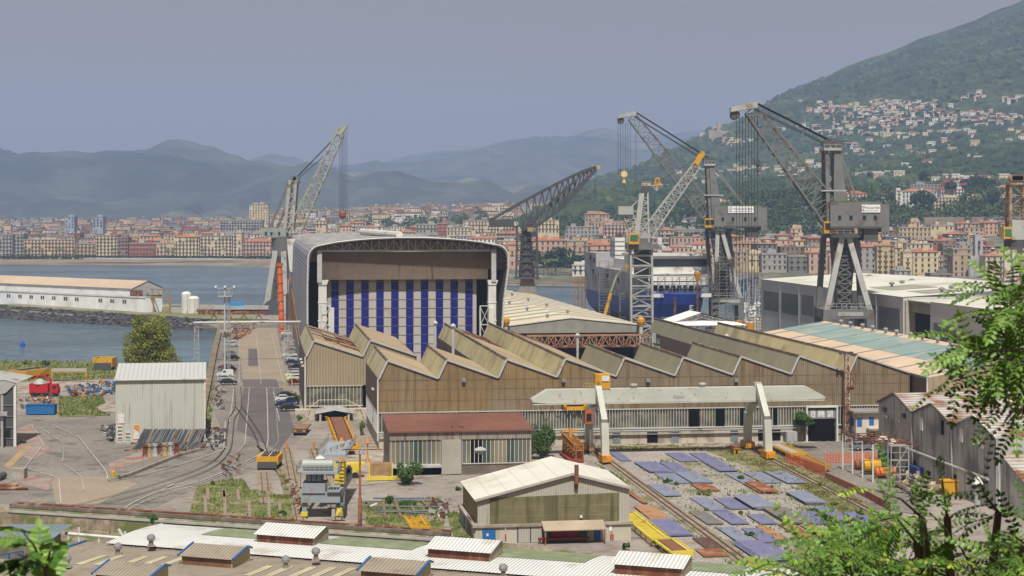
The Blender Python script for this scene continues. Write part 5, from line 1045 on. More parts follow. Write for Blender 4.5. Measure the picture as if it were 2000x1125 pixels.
def winmesh(w_, h_, bal):
 k = (round(w_, 1), round(h_, 1), bal)
 if k not in WINMESH:
  m = MB(); m.box(-w_/2, w_/2, -.08, .3, 0, h_); m.mi = 1; m.box(-w_/2-.18, w_/2+.18, -.16, -.08, h_, h_+.25)
  if bal: m.box(-w_/2-.7, w_/2+.7, -1., 0, -.25, -.05); m.box(-w_/2-.7, w_/2+.7, -1., -.92, .75, .85)
  else: m.box(-w_/2-.15, w_/2+.15, -.2, -.08, -.2, 0)
  WINMESH[k] = m.mesh('window', [M_win, M_balc])
 return WINMESH[k]
def bld(X0, X1, z0, z1, Y, col, roof, depth, row, px, detail=False, fh=3.2, balc=.4, top=None, rot=0., label=None, clutter=True, bay=3.1):
 w_ = X1-X0; base = Vector(((X0+X1)/2, Y, z0)); H = z1-z0; nf = max(1, int(H/fh)); fh = H/nf
 m = MB(); hx = w_/2; over = depth
 m.box(-hx, hx, 0, depth, -6, H); mats = [WM[col], RF[roof], M_win, M_balc, M_awn, WM['grey']]
 rf = MB() if detail else m
 if not detail: m.mi = 1
 if roof in ('tile', 'oldtile'):
  e = .6; rh = min(depth, w_)*.17; rd = min(depth/2, w_/2)*.98
  q = [(-hx-e,-e,H),(hx+e,-e,H),(hx+e,depth+e,H),(-hx-e,depth+e,H),(-hx+rd,depth/2,H+rh),(hx-rd,depth/2,H+rh)]
  rf.add(q, [(0,1,5,4),(1,2,5),(2,3,4,5),(3,0,4),(3,2,1,0)])
 else:
  rf.box(-hx-.25, hx+.25, -.25, depth+.2, H, H+.35)
 if clutter:
  if not detail: m.mi = rc.choice([0, 5, 3, 0])
  for _ in range(rc.randrange(1, 4) if roof in ('flat','dark') else 1):
   a = rc.uniform(-hx*.8, hx*.5); b = rc.uniform(2, 6); c = rc.uniform(1.2, 3.2); d = rc.uniform(.3, depth*.5)
   m.box(a, min(a+b, hx-.3), d, d+3, H-.5, H+c+(.8 if roof in ('tile','oldtile') else 0))
 nb = max(1, int(w_/bay)); wins = []
 for f in range(nf):
  z = f*fh+.9
  if f == 0 and nf > 2 and not detail: z = .4
  for b in range(nb):
   if rc.random() < .08: continue
   x = -hx+(b+.5)*w_/nb; wins.append((x, z, f))
 ww = min(1.25, w_/nb*.45)
 if not detail:
  m.mi = 2
  for x, z, f in wins:
   hh = fh*.55; m.add([(x-ww/2,-.07,z),(x+ww/2,-.07,z),(x+ww/2,-.07,z+hh),(x-ww/2,-.07,z+hh)], [(0,1,2,3)])
  m.mi = 3
  if rc.random() < balc:
   style = rc.random()
   for f in range(1, nf):
    z = f*fh
    if style < .45: m.box(-hx+.4, hx-.4, -1.2, 0, z-.1, z+.12); m.add([(-hx+.4,-1.2,z+.12),(hx-.4,-1.2,z+.12),(hx-.4,-1.2,z+.8),(-hx+.4,-1.2,z+.8)], [(0,1,2,3)])
    else:
     for b in range(0, nb, 2): x = -hx+(b+.5)*w_/nb; m.box(x-1., x+1., -1., 0, z-.1, z+.1); m.add([(x-1.,-1.,z),(x+1.,-1.,z),(x+1.,-1.,z+.75),(x-1.,-1.,z+.75)], [(0,1,2,3)])
   m.mi = 4
   for _ in range(nb//3):
    x = rc.uniform(-hx+1, hx-1); z = rc.randrange(nf)*fh+2; m.add([(x-1.1,-.1,z+.6),(x+1.1,-.1,z+.6),(x+1.1,-1.,z-.1),(x-1.1,-1.,z-.1)], [(0,1,2,3)])
  o = bpy.data.objects.new('town_building', m.mesh('town_building', mats)); C.objects.link(o)
 else:
  o = bpy.data.objects.new('town_building', None); C.objects.link(o)
  b_ = bpy.data.objects.new('wall', m.mesh('wall', mats)); C.objects.link(b_); b_.parent = o
  r_ = bpy.data.objects.new('roof', rf.mesh('roof', RF[roof])); C.objects.link(r_); r_.parent = o
  cs = MB(); cs.box(-hx-.3, hx+.3, -.4, 0, H-.35, H-.02)
  for f in (1, max(1, nf-1)): cs.box(-hx, hx, -.2, 0, f*fh-.1, f*fh+.15)
  c_ = bpy.data.objects.new('cornice', cs.mesh('cornice', M_balc)); C.objects.link(c_); c_.parent = o
  bal = rc.random() < .6
  for x, z, f in wins[:100]:
   q = bpy.data.objects.new('window', winmesh(ww, fh*.58, bal and f > 0)); C.objects.link(q); q.parent = o; q.location = (x, 0, z)
 o.location = base; o.rotation_euler = (0, 0, rot)
 o['category'] = 'building'; ALLB.append((row, px, o, col, nf, roof, label)); return o
def pbld(x0, x1, yt, yb, Y, col, roof='flat', row='front', detail=True, depth=16, label=None, **k):
 a, b = P(x0, yt, Y), P(x1, yb, Y); return bld(a.x, b.x, b.z, a.z, Y, col, roof, depth, row, (x0+x1)/2, detail, label=label, **k)
EXPL = []
def E(*a, **k): EXPL.append((a[0], a[1], a[4])); return pbld(*a, **k)
F1 = 'seafront'
for a in [(-22,24,459,504,1690,'grey','dark'),(25,46,457,504,1700,'grey','flat'),(47,146,468,504,1690,'peach','flat'),(149,186,476,505,1695,'tan','flat'),(187,229,460,507,1690,'yellow','dark'),(230,250,464,507,1690,'brown','dark'),
          (252,304,475,508,1690,'red','flat'),(305,340,475,508,1690,'peach','flat'),(341,389,463,509,1690,'yellow','tile'),(391,453,461,509,1690,'cream','dark'),(455,472,455,510,1690,'cream','flat'),(474,546,472,511,1690,'pink','tile')]:
 E(*a, row=F1, balc=1)
E(487, 524, 399, 440, 2300, 'yellow', 'dark', row='tower', label='tall yellow tower block rising above the town roofs at left'); E(430, 512, 430, 452, 2050, 'grey', 'flat', row='mid'); E(126, 145, 424, 447, 2100, 'pale blue', 'dark', row='mid'); E(181, 201, 424, 446, 2100, 'pale blue', 'dark', row='mid')
E(855, 873, 436, 456, 1750, 'red', 'flat', row='mid'); E(812, 853, 438, 456, 1750, 'grey', 'flat', row='mid'); E(873, 920, 444, 460, 1740, 'cream', 'flat', row='mid'); E(915, 1000, 432, 456, 1800, 'yellow', 'flat', row='mid'); E(617,637,431,446,1900,'yellow','flat',row='mid')
F2 = 'marina front'
for a in [(985,1016,478,520,1330,'salmon','tile'),(1024,1106,470,500,1330,'salmon','tile'),(1107,1148,470,503,1320,'tan','flat'),(1150,1152,480,500,1330,'tan','flat'),(1153,1200,479,500,1310,'salmon','tile'),(1118,1150,518,538,1200,'white','flat'),(1205,1232,487,505,1260,'tan','flat')]:
 E(*a, row=F2, bay=3.6)
for a in [(1142,1190,418,442,1750,'tan','oldtile'),(1155,1221,432,445,1700,'salmon','flat'),(1179,1222,439,470,1600,'pink','flat'),(1222,1245,445,470,1600,'salmon','flat'),(1104,1170,443,465,1620,'grey','flat'),(1050,1092,430,456,1650,'yellow','flat'),
          (1366,1452,395,413,1980,'white','oldtile'),(1310,1352,437,450,1650,'white','flat'),(1305,1376,448,462,1560,'grey','flat'),(1310,1374,462,476,1500,'salmon','dark'),(1316,1374,476,490,1470,'tan','dark')]:
 E(*a, row='mid right')
F3 = 'basin front'
for a in [(1676,1712,482,536,1190,'grey','tile'),(1713,1747,480,541,1185,'ochre','oldtile'),(1748,1762,484,541,1187,'yellow','oldtile'),(1764,1782,492,545,1180,'yellow','flat'),(1783,1833,492,545,1180,'yellow','tile'),(1834,1841,500,545,1182,'cream','flat'),
          (1861,1898,486,542,1180,'tan','flat'),(1818,1859,535,556,1140,'dark grey','dark'),(1775,1817,548,558,1130,'ochre','flat'),(1748,1780,528,550,1160,'grey','flat'),(1580,1618,494,530,1210,'pink','tile'),(1620,1640,500,535,1205,'salmon','flat'),(1540,1578,500,532,1215,'dark grey','flat'),
          (1488,1538,496,528,1220,'grey','flat'),(1462,1490,496,522,1230,'yellow','flat'),(1436,1461,492,522,1230,'tan','flat'),(1842,1862,478,540,1240,'brown','dark'),(1925,1985,500,556,1150,'cream','oldtile')]:
 E(*a, row=F3, bay=3.4)
for a in [(1756,1819,444,472,1420,'ochre','flat'),(1779,1797,433,445,1430,'peach','flat'),(1748,1771,473,486,1330,'cream','flat'),(1771,1822,476,486,1320,'cream','flat'),(1818,1862,440,450,1460,'yellow','flat'),(1822,1866,470,482,1330,'red','oldtile'),(1545,1566,446,466,1480,'peach','flat'),
          (1750,1762,372,410,1700,'white','flat'),(1762,1830,374,402,1705,'white','oldtile'),(1735,1765,378,390,1760,'salmon','flat'),(1778,1838,360,374,1760,'grey','dark'),(1838,1883,370,384,1740,'white','tile'),(1820,1873,386,416,1640,'yellow','flat'),(1889,1918,384,408,1660,'pink','flat'),
          (1650,1693,378,394,1700,'peach','tile'),(1707,1729,388,396,1720,'white','flat'),(1952,1985,380,402,1640,'salmon','flat'),(1945,1990,366,378,1760,'tan','oldtile')]:
 E(*a, row='hill')
# rows of lesser buildings on the rising ground; only where no building above stands in the same place
def filler(row, Yr, px0, px1, hmin, hmax, pal, tiles=.3, wmin=12, wmax=26, target=None):
 px = px0
 while px < px1:
  Y = Yr+rc.uniform(-14, 14); w_ = rc.uniform(wmin, wmax); wp = w_/Y*FPX
  X = (px+wp/2-1000)/FPX*Y; z0 = zt(X, Y+6)-1
  a, b = px, px+wp
  if not any(x0 < b and x1 > a and abs(y_-Y) < 26 for x0, x1, y_ in EXPL):
   h = rc.uniform(hmin, hmax); col = rc.choice(pal); roof = 'flat' if rc.random() > tiles else rc.choice(['tile','oldtile','tile'])
   if roof == 'flat' and rc.random() < .4: roof = 'dark'
   args = (X-w_/2, X+w_/2, z0, z0+h, Y, col, roof, rc.uniform(10, 16), row, px)
   bld(*args, balc=.6, rot=rc.uniform(-.25, .25))
  px += wp+rc.choice([0.3, 1, 2, 6])
mix1 = ['cream','white','grey','salmon','pink','tan','ochre','peach','grey','brown','red','cream','dark grey','grey','tan']
mix2 = ['grey','tan','cream','salmon','pink','dark grey','brown','yellow','white','peach','tan']
filler('second row from the seafront', 1745, -15, 560, 13, 20, mix1)
filler('third row from the seafront', 1815, -15, 640, 13, 20, mix1)
filler('fourth row from the seafront', 1900, -15, 700, 13, 20, mix1)
filler('fifth row from the seafront', 2010, -15, 980, 11, 18, mix1)
filler('first row over the hall', 1560, 600, 1000, 11, 16, mix1, .35)
filler('second row over the hall', 1680, 600, 1010, 11, 17, mix1, .35)
filler('third row over the hall', 1820, 640, 1060, 11, 17, mix1, .3)
filler('row behind the marina palace', 1420, 1000, 1300, 11, 15, mix2, .5)
filler('second row behind the marina palace', 1520, 1010, 1320, 11, 15, mix2, .4)
filler('first row behind the ferry', 1215, 1235, 1500, 10, 15, mix2, .4, 10, 20)
filler('second row behind the ferry', 1290, 1230, 1680, 11, 16, mix2, .4, 10, 20)
filler('third row behind the ferry', 1370, 1240, 1900, 10, 15, mix2, .45, 10, 20)
filler('fourth row behind the ferry', 1440, 1380, 1960, 8, 13, mix2, .5, 9, 17)
filler('first row behind the grey halls', 1255, 1600, 2000, 11, 15, mix2, .45, 9, 18)
filler('fourth row behind the grey halls', 1500, 1620, 1990, 7, 11, mix2, .6, 8, 15)
ALLB.sort(key=lambda t: (t[0], t[1]))
cnt = {}
ROWTXT = {'seafront': 'far seafront row', 'mid': 'middle of the far town', 'marina front': 'row facing the marina', 'mid right': 'quarter above the marina', 'basin front': 'front row above the grey halls', 'hill': 'wooded hill', 'tower': 'far town'}
for row, px, o, col, nf, roof, label in ALLB:
 k = (row, col); cnt[k] = cnt.get(k, 0)+1
 wall_ = {'red': 'dark red'}.get(col, col)
 o['label'] = label or '%s building, %s roof, %s %s in %s' % (wall_, RN[roof], ordn(cnt[k]-1), wall_, ROWTXT.get(row, row))
 o['group'] = 'buildings of the town across the bay'
NB = len(ALLB)
# the mass of roofs farther back, too many to tell apart
def mass(name, label, rows, pal, n_tile=.3):
 m = MB(); keys = list(dict.fromkeys(pal))+['tile', 'oldtile', 'flat', 'win', 'balc']; mats = [WM[k] if k in WM else {'tile': M_tile, 'oldtile': M_tile2, 'flat': M_flat, 'win': M_win, 'balc': M_balc}[k] for k in keys]
 for Yr, a, b, h0, h1 in rows:
  px = a
  while px < b:
   Y = Yr+rc.uniform(-30, 30); w_ = rc.uniform(10, 26); wp = w_/Y*FPX; X = (px+wp/2-1000)/FPX*Y; z = zt(X, Y)-1; h = rc.uniform(h0, h1); d = rc.uniform(9, 14)
   m.mi = keys.index(rc.choice(pal)); m.box(X-w_/2, X+w_/2, Y, Y+d, z-6, z+h)
   m.mi = keys.index(rc.choice(['tile','oldtile','flat','flat','flat'])); m.box(X-w_/2-.5, X+w_/2+.5, Y-.5, Y+d, z+h, z+h+rc.uniform(.4, 1.2))
   if rc.random() < .7: m.mi = keys.index(rc.choice(['balc','win','flat'])); q = rc.uniform(-w_/2, w_/2-4); m.box(X+q, X+q+rc.uniform(2, 5), Y+2, Y+6, z+h, z+h+rc.uniform(2, 3.6))
   nf = int(h/3.1)
   for f in range(nf):
    m.mi = keys.index('win'); zz = z+f*3.1+.9; k = max(1, int(w_/3.2))
    for i in range(k):
     if rc.random() < .8: x = X-w_/2+(i+.5)*w_/k; m.add([(x-.6, Y-.08, zz), (x+.6, Y-.08, zz), (x+.6, Y-.08, zz+1.7), (x-.6, Y-.08, zz+1.7)], [(0,1,2,3)])
    if rc.random() < .3: m.mi = keys.index('balc'); m.box(X-w_/2+1, X+w_/2-1, Y-1.2, Y, zz-1, zz-.1)
   px += wp+rc.choice([.5, 1.5, 3, 8])
 return props(struct(name, m, mats, label, kind='stuff'), cat='buildings')
mass('distant_roofs', 'crowded small roofs of the far town below the mountains', [(Y, -30, 1010 if Y > 2300 else 700, 9, 16) for Y in (2120,2240,2360,2490,2630,2780,2940,3110,3300,3480)]+[(2900,1010,1100,8,13),(3200,1000,1150,8,12),(3500,400,900,8,14)], mix1)
# ================================================================ TREES OF THE TOWN AND HILL
M_hillgreen = mat('wood_green', (.035,.068,.018), .9, var=.45, vs=.05, spec=.15, fine=(.35,.35), col2=(.055,.09,.022), c2s=.02); M_pine = mat('pine_green', (.022,.055,.016), .9, var=.35, vs=.1, spec=.15)
def wood(name, label, spots, n, rr, per, leaf, m):
 w_ = MB()
 for _ in range(n):
  (a, b, Y0, Y1, dz) = rc.choice(spots); px = rc.uniform(a, b); Y = rc.uniform(Y0, Y1); X = (px-1000)/FPX*Y; r = rr*rc.uniform(.6, 1.25)
  w_.leaf_ball((X, Y, zt(X, Y)+r*.7+dz), r, r, r*.85, per, leaf, rc, -.3)
 return props(struct(name, w_, m, label, kind='stuff'), cat='wood')
wood('hillside_wood', 'dense green wood covering the hill behind the cranes', [(1490,1640,1500,1760,0),(1500,1760,1520,1680,0),(1640,1760,1600,1900,2),(1480,1560,1640,1900,2),(1760,1990,1560,1640,0),(1870,2010,1640,1900,1)], 620, 6.5, 46, 1.5, M_hillgreen)
wood('town_wood', 'low dark green belt of trees behind the middle town', [(700,960,2060,2500,0),(1000,1140,1750,2300,0),(1040,1200,1850,2100,1),(1200,1370,1700,2050,0),(1300,1480,1500,1800,0),(1440,1500,1560,1900,0)], 520, 7, 34, 1.9, M_hillgreen)
kk = 0
for px, pyb, Y, h, r, lab in [(1045,525,1250,13,8,'leftmost rounded park tree in front of the salmon palace'),(1068,528,1240,14,9,'second rounded park tree in front of the salmon palace'),(1096,524,1260,16,9,'tallest dark park tree before the tan palace'),(1118,530,1230,11,9,'broad low park tree beside the white marina house'),(1132,528,1235,10,8,'rightmost park tree by the marina'),(1085,530,1225,10,7,'small park tree in the middle of the marina park')]:
 c = P(px, pyb, Y); tree('park_tree', lab, c, h, r, M_leafD, 1.0, 700, 'park trees by the marina', .5, .3, 9)
def palm(px, Y, z, h, lab, grp):
 X = (px-1000)/FPX*Y; t = T('palm_tree', lab, 'palm', (X, Y, z), W, grp); t.part('trunk', MB().tube((X, Y, z), (X+.2, Y, z+h), .35, .25, 6), M_bark)
 f = MB()
 for i in range(22):
  a = i*2.4; e = rc.uniform(-.2, .9); L_ = 3.2; pr = Vector((X, Y, z+h)); d = Vector((math.cos(a)*math.cos(e), math.sin(a)*math.cos(e), math.sin(e))); s_ = Vector((-math.sin(a), math.cos(a), 0))*.45; q = pr+d*L_*.55; e2 = q+Vector((d.x*1.2, d.y*1.2, -1.2))
  f.add([pr-s_*.3, q-s_, q+s_, pr+s_*.3], [(0,1,2,3)]); f.add([q-s_, e2, q+s_], [(0,1,2)])
 t.part('fronds', f, M_leafA)
for i, px in enumerate((48,58,81,111,122,145,222,230,300,326,338,397,437)): palm(px, 1662, 1.2, 9, '%s palm from the left on the far promenade' % ordn(i), 'palms on the far promenade')
for i, px in enumerate((1062,1071,1078,1086)): palm(px, 1215, 1, 10, '%s palm from the left in the marina park' % ordn(i), 'palms in the marina park')
palm(1854, 1170, 3, 13, 'lone tall palm among the yellow waterfront blocks', None)
for i, (px, py, Y, h, r, lab) in enumerate([(1800,404,1640,16,8,'dark cypress-like tree before the white monastery, left one'),(1788,408,1630,14,9,'broad dark tree left of the monastery cedar'),(1812,406,1625,13,8,'broad dark tree right of the monastery cedar'),(1740,404,1690,12,5,'dark tree left of the white monastery'),
      (1858,378,1740,12,9,'pine just right of the monastery tower'),(1902,372,1800,14,13,'left umbrella pine on the hill crest'),(1928,374,1790,13,11,'right umbrella pine on the hill crest'),(1805,362,1790,14,7,'spiky pine above the monastery roof'),(1940,408,1620,15,9,'leafy tree beside the pink villa'),(1910,412,1610,8,8,'low bushy tree under the pink villa')]):
 tree('hill_tree', lab, P(px, py, Y), h, r, M_pine if i % 2 == 0 else M_leafD, 1.3, 520, 'trees about the monastery hill', .5, .3, 8)
m = MB(); a, b = P(1805, 446, 1560), P(1922, 424, 1560); m.box(a.x, b.x, 1560, 1562, a.z-4, b.z); solo('retaining_wall', 'long arched brown retaining wall below the hill villas', 'wall', m, mat('brown_masonry', (.22,.18,.14), .95, var=.2, vs=.2), (a.x, 1560, a.z-4), W)
for px in (1838, 1846): pass
t = T('red_lattice_tower', 'red and white stepped antenna above the monastery roof', 'antenna', P(1866, 372, 1745), W); p = lambda x, y, d=0: P(x, y, 1745)+Vector((0, d, 0))
t.part('shaft', MB().box(p(1860,0).x, p(1872,0).x, 1742, 1748, p(0,382).z, p(0,352).z), WM['grey']); t.part('red_deck', MB().prism([p(1838,358), p(1880,349), p(1884,346), p(1848,352)], (0,4,0)), paint('deck_red', (.35,.07,.06)));
for y in (342, 346): t.part('deck', MB().box(p(1858,0).x, p(1872,0).x, 1741, 1747, p(0,y).z, p(0,y-1.6).z), M_white)
t.part('base_arm', MB().prism([p(1828,370), p(1890,360), p(1888,357), p(1845,362)], (0,4,0)), paint('deck_red', (.35,.07,.06)))
m = MB(); c = P(1912, 455, 1180); m.box(P(1903,0,1180).x, P(1918,0,1180).x, 1178, 1184, 0, P(0,459,1180).z); m.box(P(1893,0,1180).x, P(1926,0,1180).x, 1176, 1188, 0, P(0,500,1180).z)
t = T('silo', 'pale grey concrete silo with central tower above the basin', 'silo', (c.x, 1180, 0), W); t.part('body', m, mat('silo_concrete', (.36,.36,.38), .85))
m = MB()
for x in (1896, 1923): m.tube((P(x,0,1176).x, 1174, 0), (P(x,0,1176).x, 1174, P(0,508,1176).z), 2.2, n=12)
t.part('bin', m, mat('silo_concrete', (.36,.36,.38), .85));
for y in (470, 480, 503, 535): t.part('window', MB().box(P(1909,0,1180).x, P(1911.5,0,1180).x, 1175.6, 1176.4 if y > 500 else 1178.2, P(0,y+8,1180).z, P(0,y,1180).z), M_win)
# ================================================================ MOUNTAINSIDE VILLAGES AND SCRUB
def mpt(px, j): i = int((px-1040)/4); i = max(0, min(len(mountR.v)//totR-1, i)); return mountR.v[i*totR+j]
def scr(v): return (1000+v[0]/v[1]*FPX, HY-(v[2]-CAMH)/v[1]*FPX)
vil = MB(); keys = ['white','cream','pink','white','salmon','cream']; vm = [mat('village_wall_%s' % k, tuple(min(.75, c*1.15) for c in PAL[k]), .9, var=.1) for k in ('white','cream','pink')]+[WM['salmon'], M_tile, M_tile2, M_win]
cent = [(1590,205,25,8,14),(1640,215,40,10,30),(1700,222,60,12,60),(1740,235,60,12,60),(1800,210,50,12,45),(1850,225,50,12,50),(1690,245,60,8,34),(1620,260,40,7,28),(1560,250,30,6,14),(1900,240,60,8,30),(1960,232,40,8,26),(1975,195,26,5,9),(1930,190,40,6,9),(1720,205,50,8,26),
  (1420,262,30,10,7),(1440,280,40,8,10),(1380,345,60,15,10),(1300,365,40,10,6),(1450,335,40,12,10),(1500,340,50,14,14),(1560,330,50,16,12),(1700,345,70,8,16),(1620,300,60,20,12),(1800,295,60,12,10),(1900,300,60,20,8),(1760,330,50,12,10),(1900,350,60,5,10),(1980,265,30,12,10),(1720,265,60,5,22),(1850,262,60,5,18),(1680,290,50,10,8),(1250,380,50,5,6)]
for cx, cy, sx, sy, n in cent:
 for _ in range(n):
  px = min(2010, max(1100, rc.gauss(cx, sx*.6))); py = rc.gauss(cy, sy*.6); best = None
  for j in range(2, 110, 1):
   v = mpt(px, j); s_ = scr(v)
   if best is None or abs(s_[1]-py) < best[0]: best = (abs(s_[1]-py), v)
  v = best[1]; w_ = rc.uniform(6, 15); h = rc.uniform(4, 8); d = 8; X = v[0]+rc.uniform(-6,6); Y = v[1]-6; z = v[2]-2; k = keys.index(rc.choice(keys[:4])) % 4
  vil.mi = rc.choice([0,0,0,1,1,2]); vil.box(X-w_/2, X+w_/2, Y, Y+d, z-8, z+h); vil.mi = rc.choice([0,0,5,1,1,4]); vil.box(X-w_/2-.6, X+w_/2+.6, Y-.6, Y+d, z+h, z+h+1.2)
  vil.mi = 6
  for f in range(int(h/3.2)):
   for i in range(int(w_/4)): x = X-w_/2+2+i*4; vil.add([(x-.8, Y-.1, z+f*3.2+1), (x+.8, Y-.1, z+f*3.2+1), (x+.8, Y-.1, z+f*3.2+2.6), (x-.8, Y-.1, z+f*3.2+2.6)], [(0,1,2,3)])
props(struct('mountain_villages', vil, vm, 'pale scattered village houses high on the green mountain', kind='stuff'), cat='houses')
m = MB(); v = min((mpt(1412, j) for j in range(2, 108)), key=lambda v: abs(scr(v)[1]-266)); X, Y, z = v[0], v[1]-8, v[2]
m.box(X-26, X+26, Y, Y+10, z-12, z+11); m.box(X-14, X-6, Y-1, Y+8, z-6, z+32); m.box(X-32, X-22, Y+1, Y+8, z-6, z+14)
for k in range(8): m.box(X-24+k*6.4, X-21.5+k*6.4, Y, Y+2, z+11, z+13)
solo('castle_ruin', 'ruined stone castle with a tower on the mountain shoulder', 'castle', m, mat('castle_stone', (.36,.29,.23), .95, var=.25, vs=.08), (X, Y, z), W)
scb = MB();
for _ in range(9000):
 px = rc.uniform(1100, 2040); j = rc.randrange(2, 104); v = mpt(px, j); q = noise.noise(Vector((v[0]*.006, v[1]*.006, 2)))
 if q < -.12 and rc.random() < .75: continue
 r = rc.uniform(3, 8)*(v[1]/3000)**.6; c = Vector((v[0]+rc.uniform(-12,12), v[1]+rc.uniform(-8,8), v[2]+r*.15)); vs = []
 for a in range(5): an = a*1.257+rc.random(); vs.append(c+Vector((math.cos(an)*r*rc.uniform(.8,1.2), math.sin(an)*r*rc.uniform(.8,1.2), -r*.2)))
 for a in range(5): an = a*1.257+.6+rc.random()*.5; vs.append(c+Vector((math.cos(an)*r*.6, math.sin(an)*r*.6, r*rc.uniform(.4,.7))))
 vs.append(c+Vector((0,0,r*.85))); scb.mi = 0 if q > .05 or rc.random() < .35 else 1
 scb.add(vs, [(a, (a+1)%5, 5+a) for a in range(5)]+[((a+1)%5, 5+(a+1)%5, 5+a) for a in range(5)]+[(5+a, 5+(a+1)%5, 10) for a in range(5)])
props(struct('mountain_scrub', scb, [mat('scrub_dark', (.020,.045,.014), .95, var=.3, vs=.02), mat('scrub_mid', (.055,.085,.028), .95, var=.3, vs=.02)], 'bushes and small trees dotting the green mountain', kind='stuff'), cat='scrub')
hd_ = MB()
for px in range(-20, 546, 3):
 Y = 1660+rc.uniform(-4, 4); X = (px-1000)/FPX*Y; hd_.leaf_ball((X, Y, 2+rc.random()), 2.2, 2, rc.uniform(1.2, 2.6), 26, .8, rc, -.5)
props(struct('promenade_hedge', hd_, M_leafD, 'dark low hedge and shrubs along the far promenade', kind='stuff'), cat='hedge')
# ================================================================ FERRY ON THE SLIP
rf_ = random.Random(9)
M_hull = paint('hull_blue', (.018,.06,.36), dirt=((.03,.08,.16), .1, .35), rough=.4); M_boot = paint('hull_red_bottom', (.26,.06,.05)); M_sup = paint('unpainted_steel_grey', (.36,.36,.37), dirt=((.2,.19,.18), .1, .4), streak=((.2,.13,.08), .15))
fs_v0, fs_v1 = 612., 745.; fuL = 137.; fuR = 160.; fm = (fuL+fuR)/2
fer = T('ferry', 'half-built ferry with blue hull and grey superstructure wrapped in scaffolding', 'ship', (fm, fs_v0, 0))
def ring(z, flare, bow):       # half-outline from stern to stem at level z
 hw = (fuR-fuL)/2*flare; return [(fm-hw, fs_v1), (fm-hw, fs_v0+30), (fm-hw*.93, fs_v0+18), (fm-hw*.70, fs_v0+8-bow), (fm-hw*.35, fs_v0+2-bow), (fm, fs_v0-bow), (fm+hw*.35, fs_v0+2-bow), (fm+hw*.70, fs_v0+8-bow), (fm+hw*.93, fs_v0+18), (fm+hw, fs_v0+30), (fm+hw, fs_v1)]
def rings(levels, m, name, **k):
 mb = MB(); R_ = [[(u, v, z+(zs if v < fs_v0+40 else 0)) for u, v in ring(z, fl, bw)] for z, fl, bw, zs in levels]
 for A, B in zip(R_, R_[1:]):
  for i in range(len(A)-1): mb.quad(A[i], A[i+1], B[i+1], B[i])
 mb.add(R_[-1], [tuple(range(len(R_[-1])))]); mb.add([R_[0][0], R_[0][-1], R_[-1][-1], R_[-1][0]], [(0,1,2,3)]); return fer.part(name, mb, m, **k)
rings([(-1,.25,-16,0),(1,.55,-12,0),(4.2,.84,-7,0)], M_boot, 'hull_bottom'); rings([(4.2,.84,-7,0),(7,.93,-3,0),(9.5,.99,0,1.2),(11.0,1.0,1.5,3.4)], M_hull, 'hull')
def fbox(name, u0, u1, v0, v1, z0, z1, m, par=None): return fer.part(name, MB().box(u0, u1, v0, v1, z0, z1), m, parent=par)
sp_ = fbox('superstructure', fuL, fuR, fs_v0+26, fs_v1, 11, 21, M_sup); fbox('bridge_deck', fuL-3, fuR+2, fs_v0+22, fs_v0+36, 21, 27.2, M_white); fbox('bridge_window_band', fuL-2.6, fuR+1.6, fs_v0+21.8, fs_v0+22, 23.4, 26, M_glass); fbox('bridge_roof', fuL-3.6, fuR+2.4, fs_v0+20.6, fs_v0+37, 27.2, 28.1, M_white)
fbox('bridge_walkway', fuL-4, fuR+2, fs_v0+18, fs_v0+22, 20.6, 21, M_white); fbox('open_deck', fuL+1, fuR-1, fs_v0+8, fs_v0+26, 13.6, 14, M_sup); fbox('deck_front', fuL+2, fuR-2, fs_v0+17, fs_v0+17.3, 18.3, 20.2, M_white); fbox('bulwark', fuL+1, fuR-1, fs_v0+5, fs_v0+5.4, 13, 14.3, M_white); fbox('deckhouse', fuL+2, fuR-3, fs_v0+14, fs_v0+26, 14, 17.8, M_white)
for k in range(8): fbox('opening', fuL+2.9+k*2.2, fuL+4.5+k*2.2, fs_v0+13.85, fs_v0+14, 14.9, 17.0, M_dark)
for k in range(4): fbox('side_fin', fuR-3, fuR-1, fs_v0+20-k*2, fs_v0+21-k*2, 14+k, 18+k*.5, M_white)
fbox('stern_block', fuL, fuL+9, fs_v1-26, fs_v1, 21, 26.5, M_sup); fbox('funnel_block', fuL+3, fuL+11, fs_v0+52, fs_v0+86, 21, 25, paint('funnel_white', (.66,.66,.66))); fbox('funnel', fuL+4, fuL+8, fs_v0+88, fs_v0+98, 25, 33, M_white)
for k in range(4): fbox('funnel_band', fuL+3.8, fuL+8.2, fs_v0+87.8, fs_v0+98.2, 26+k*1.8, 26.3+k*1.8, M_steel)
for k in range(3): fer.part('exhaust_pipe', MB().tube((fuL+5+k, fs_v0+90, 33), (fuL+5+k, fs_v0+90, 34.6), .45, n=8), M_cgd)
mst = MB(); mst.box(fm-1, fm+.6, fs_v0+40, fs_v0+42, 26, 33.5); mst.box(fm-4.2, fm+4, fs_v0+40, fs_v0+42, 29, 29.7); mst.prism([(fm-4.2, fs_v0+40, 29.7), (fm+4, fs_v0+40, 29.7), (fm+.6, fs_v0+40, 31), (fm-1, fs_v0+40, 31)], (0,1,0)); fer.part('mast', mst, M_white)
for v, z in ((fs_v0+60,16),(fs_v0+66,16),(fs_v0+82,17),(fs_v0+100,17),(fs_v0+70,13),(fs_v0+110,22.5),(fs_v0+118,23.5),(fs_v0+112,18)): fbox('side_opening', fuL-.1, fuL, v, v+2.4, z, z+1.9, M_dark)
for k in range(9): fbox('bow_mark', fm+1.2, fm+2.6-(k % 2)*.6, fs_v0-1.2+.12*k, fs_v0-.9+.12*k, 5.2+k*.62, 5.45+k*.62, M_white, par=None)
M_scaf = mat('scaffold_steel', (.22,.21,.20), .7, var=.3, vs=.5)
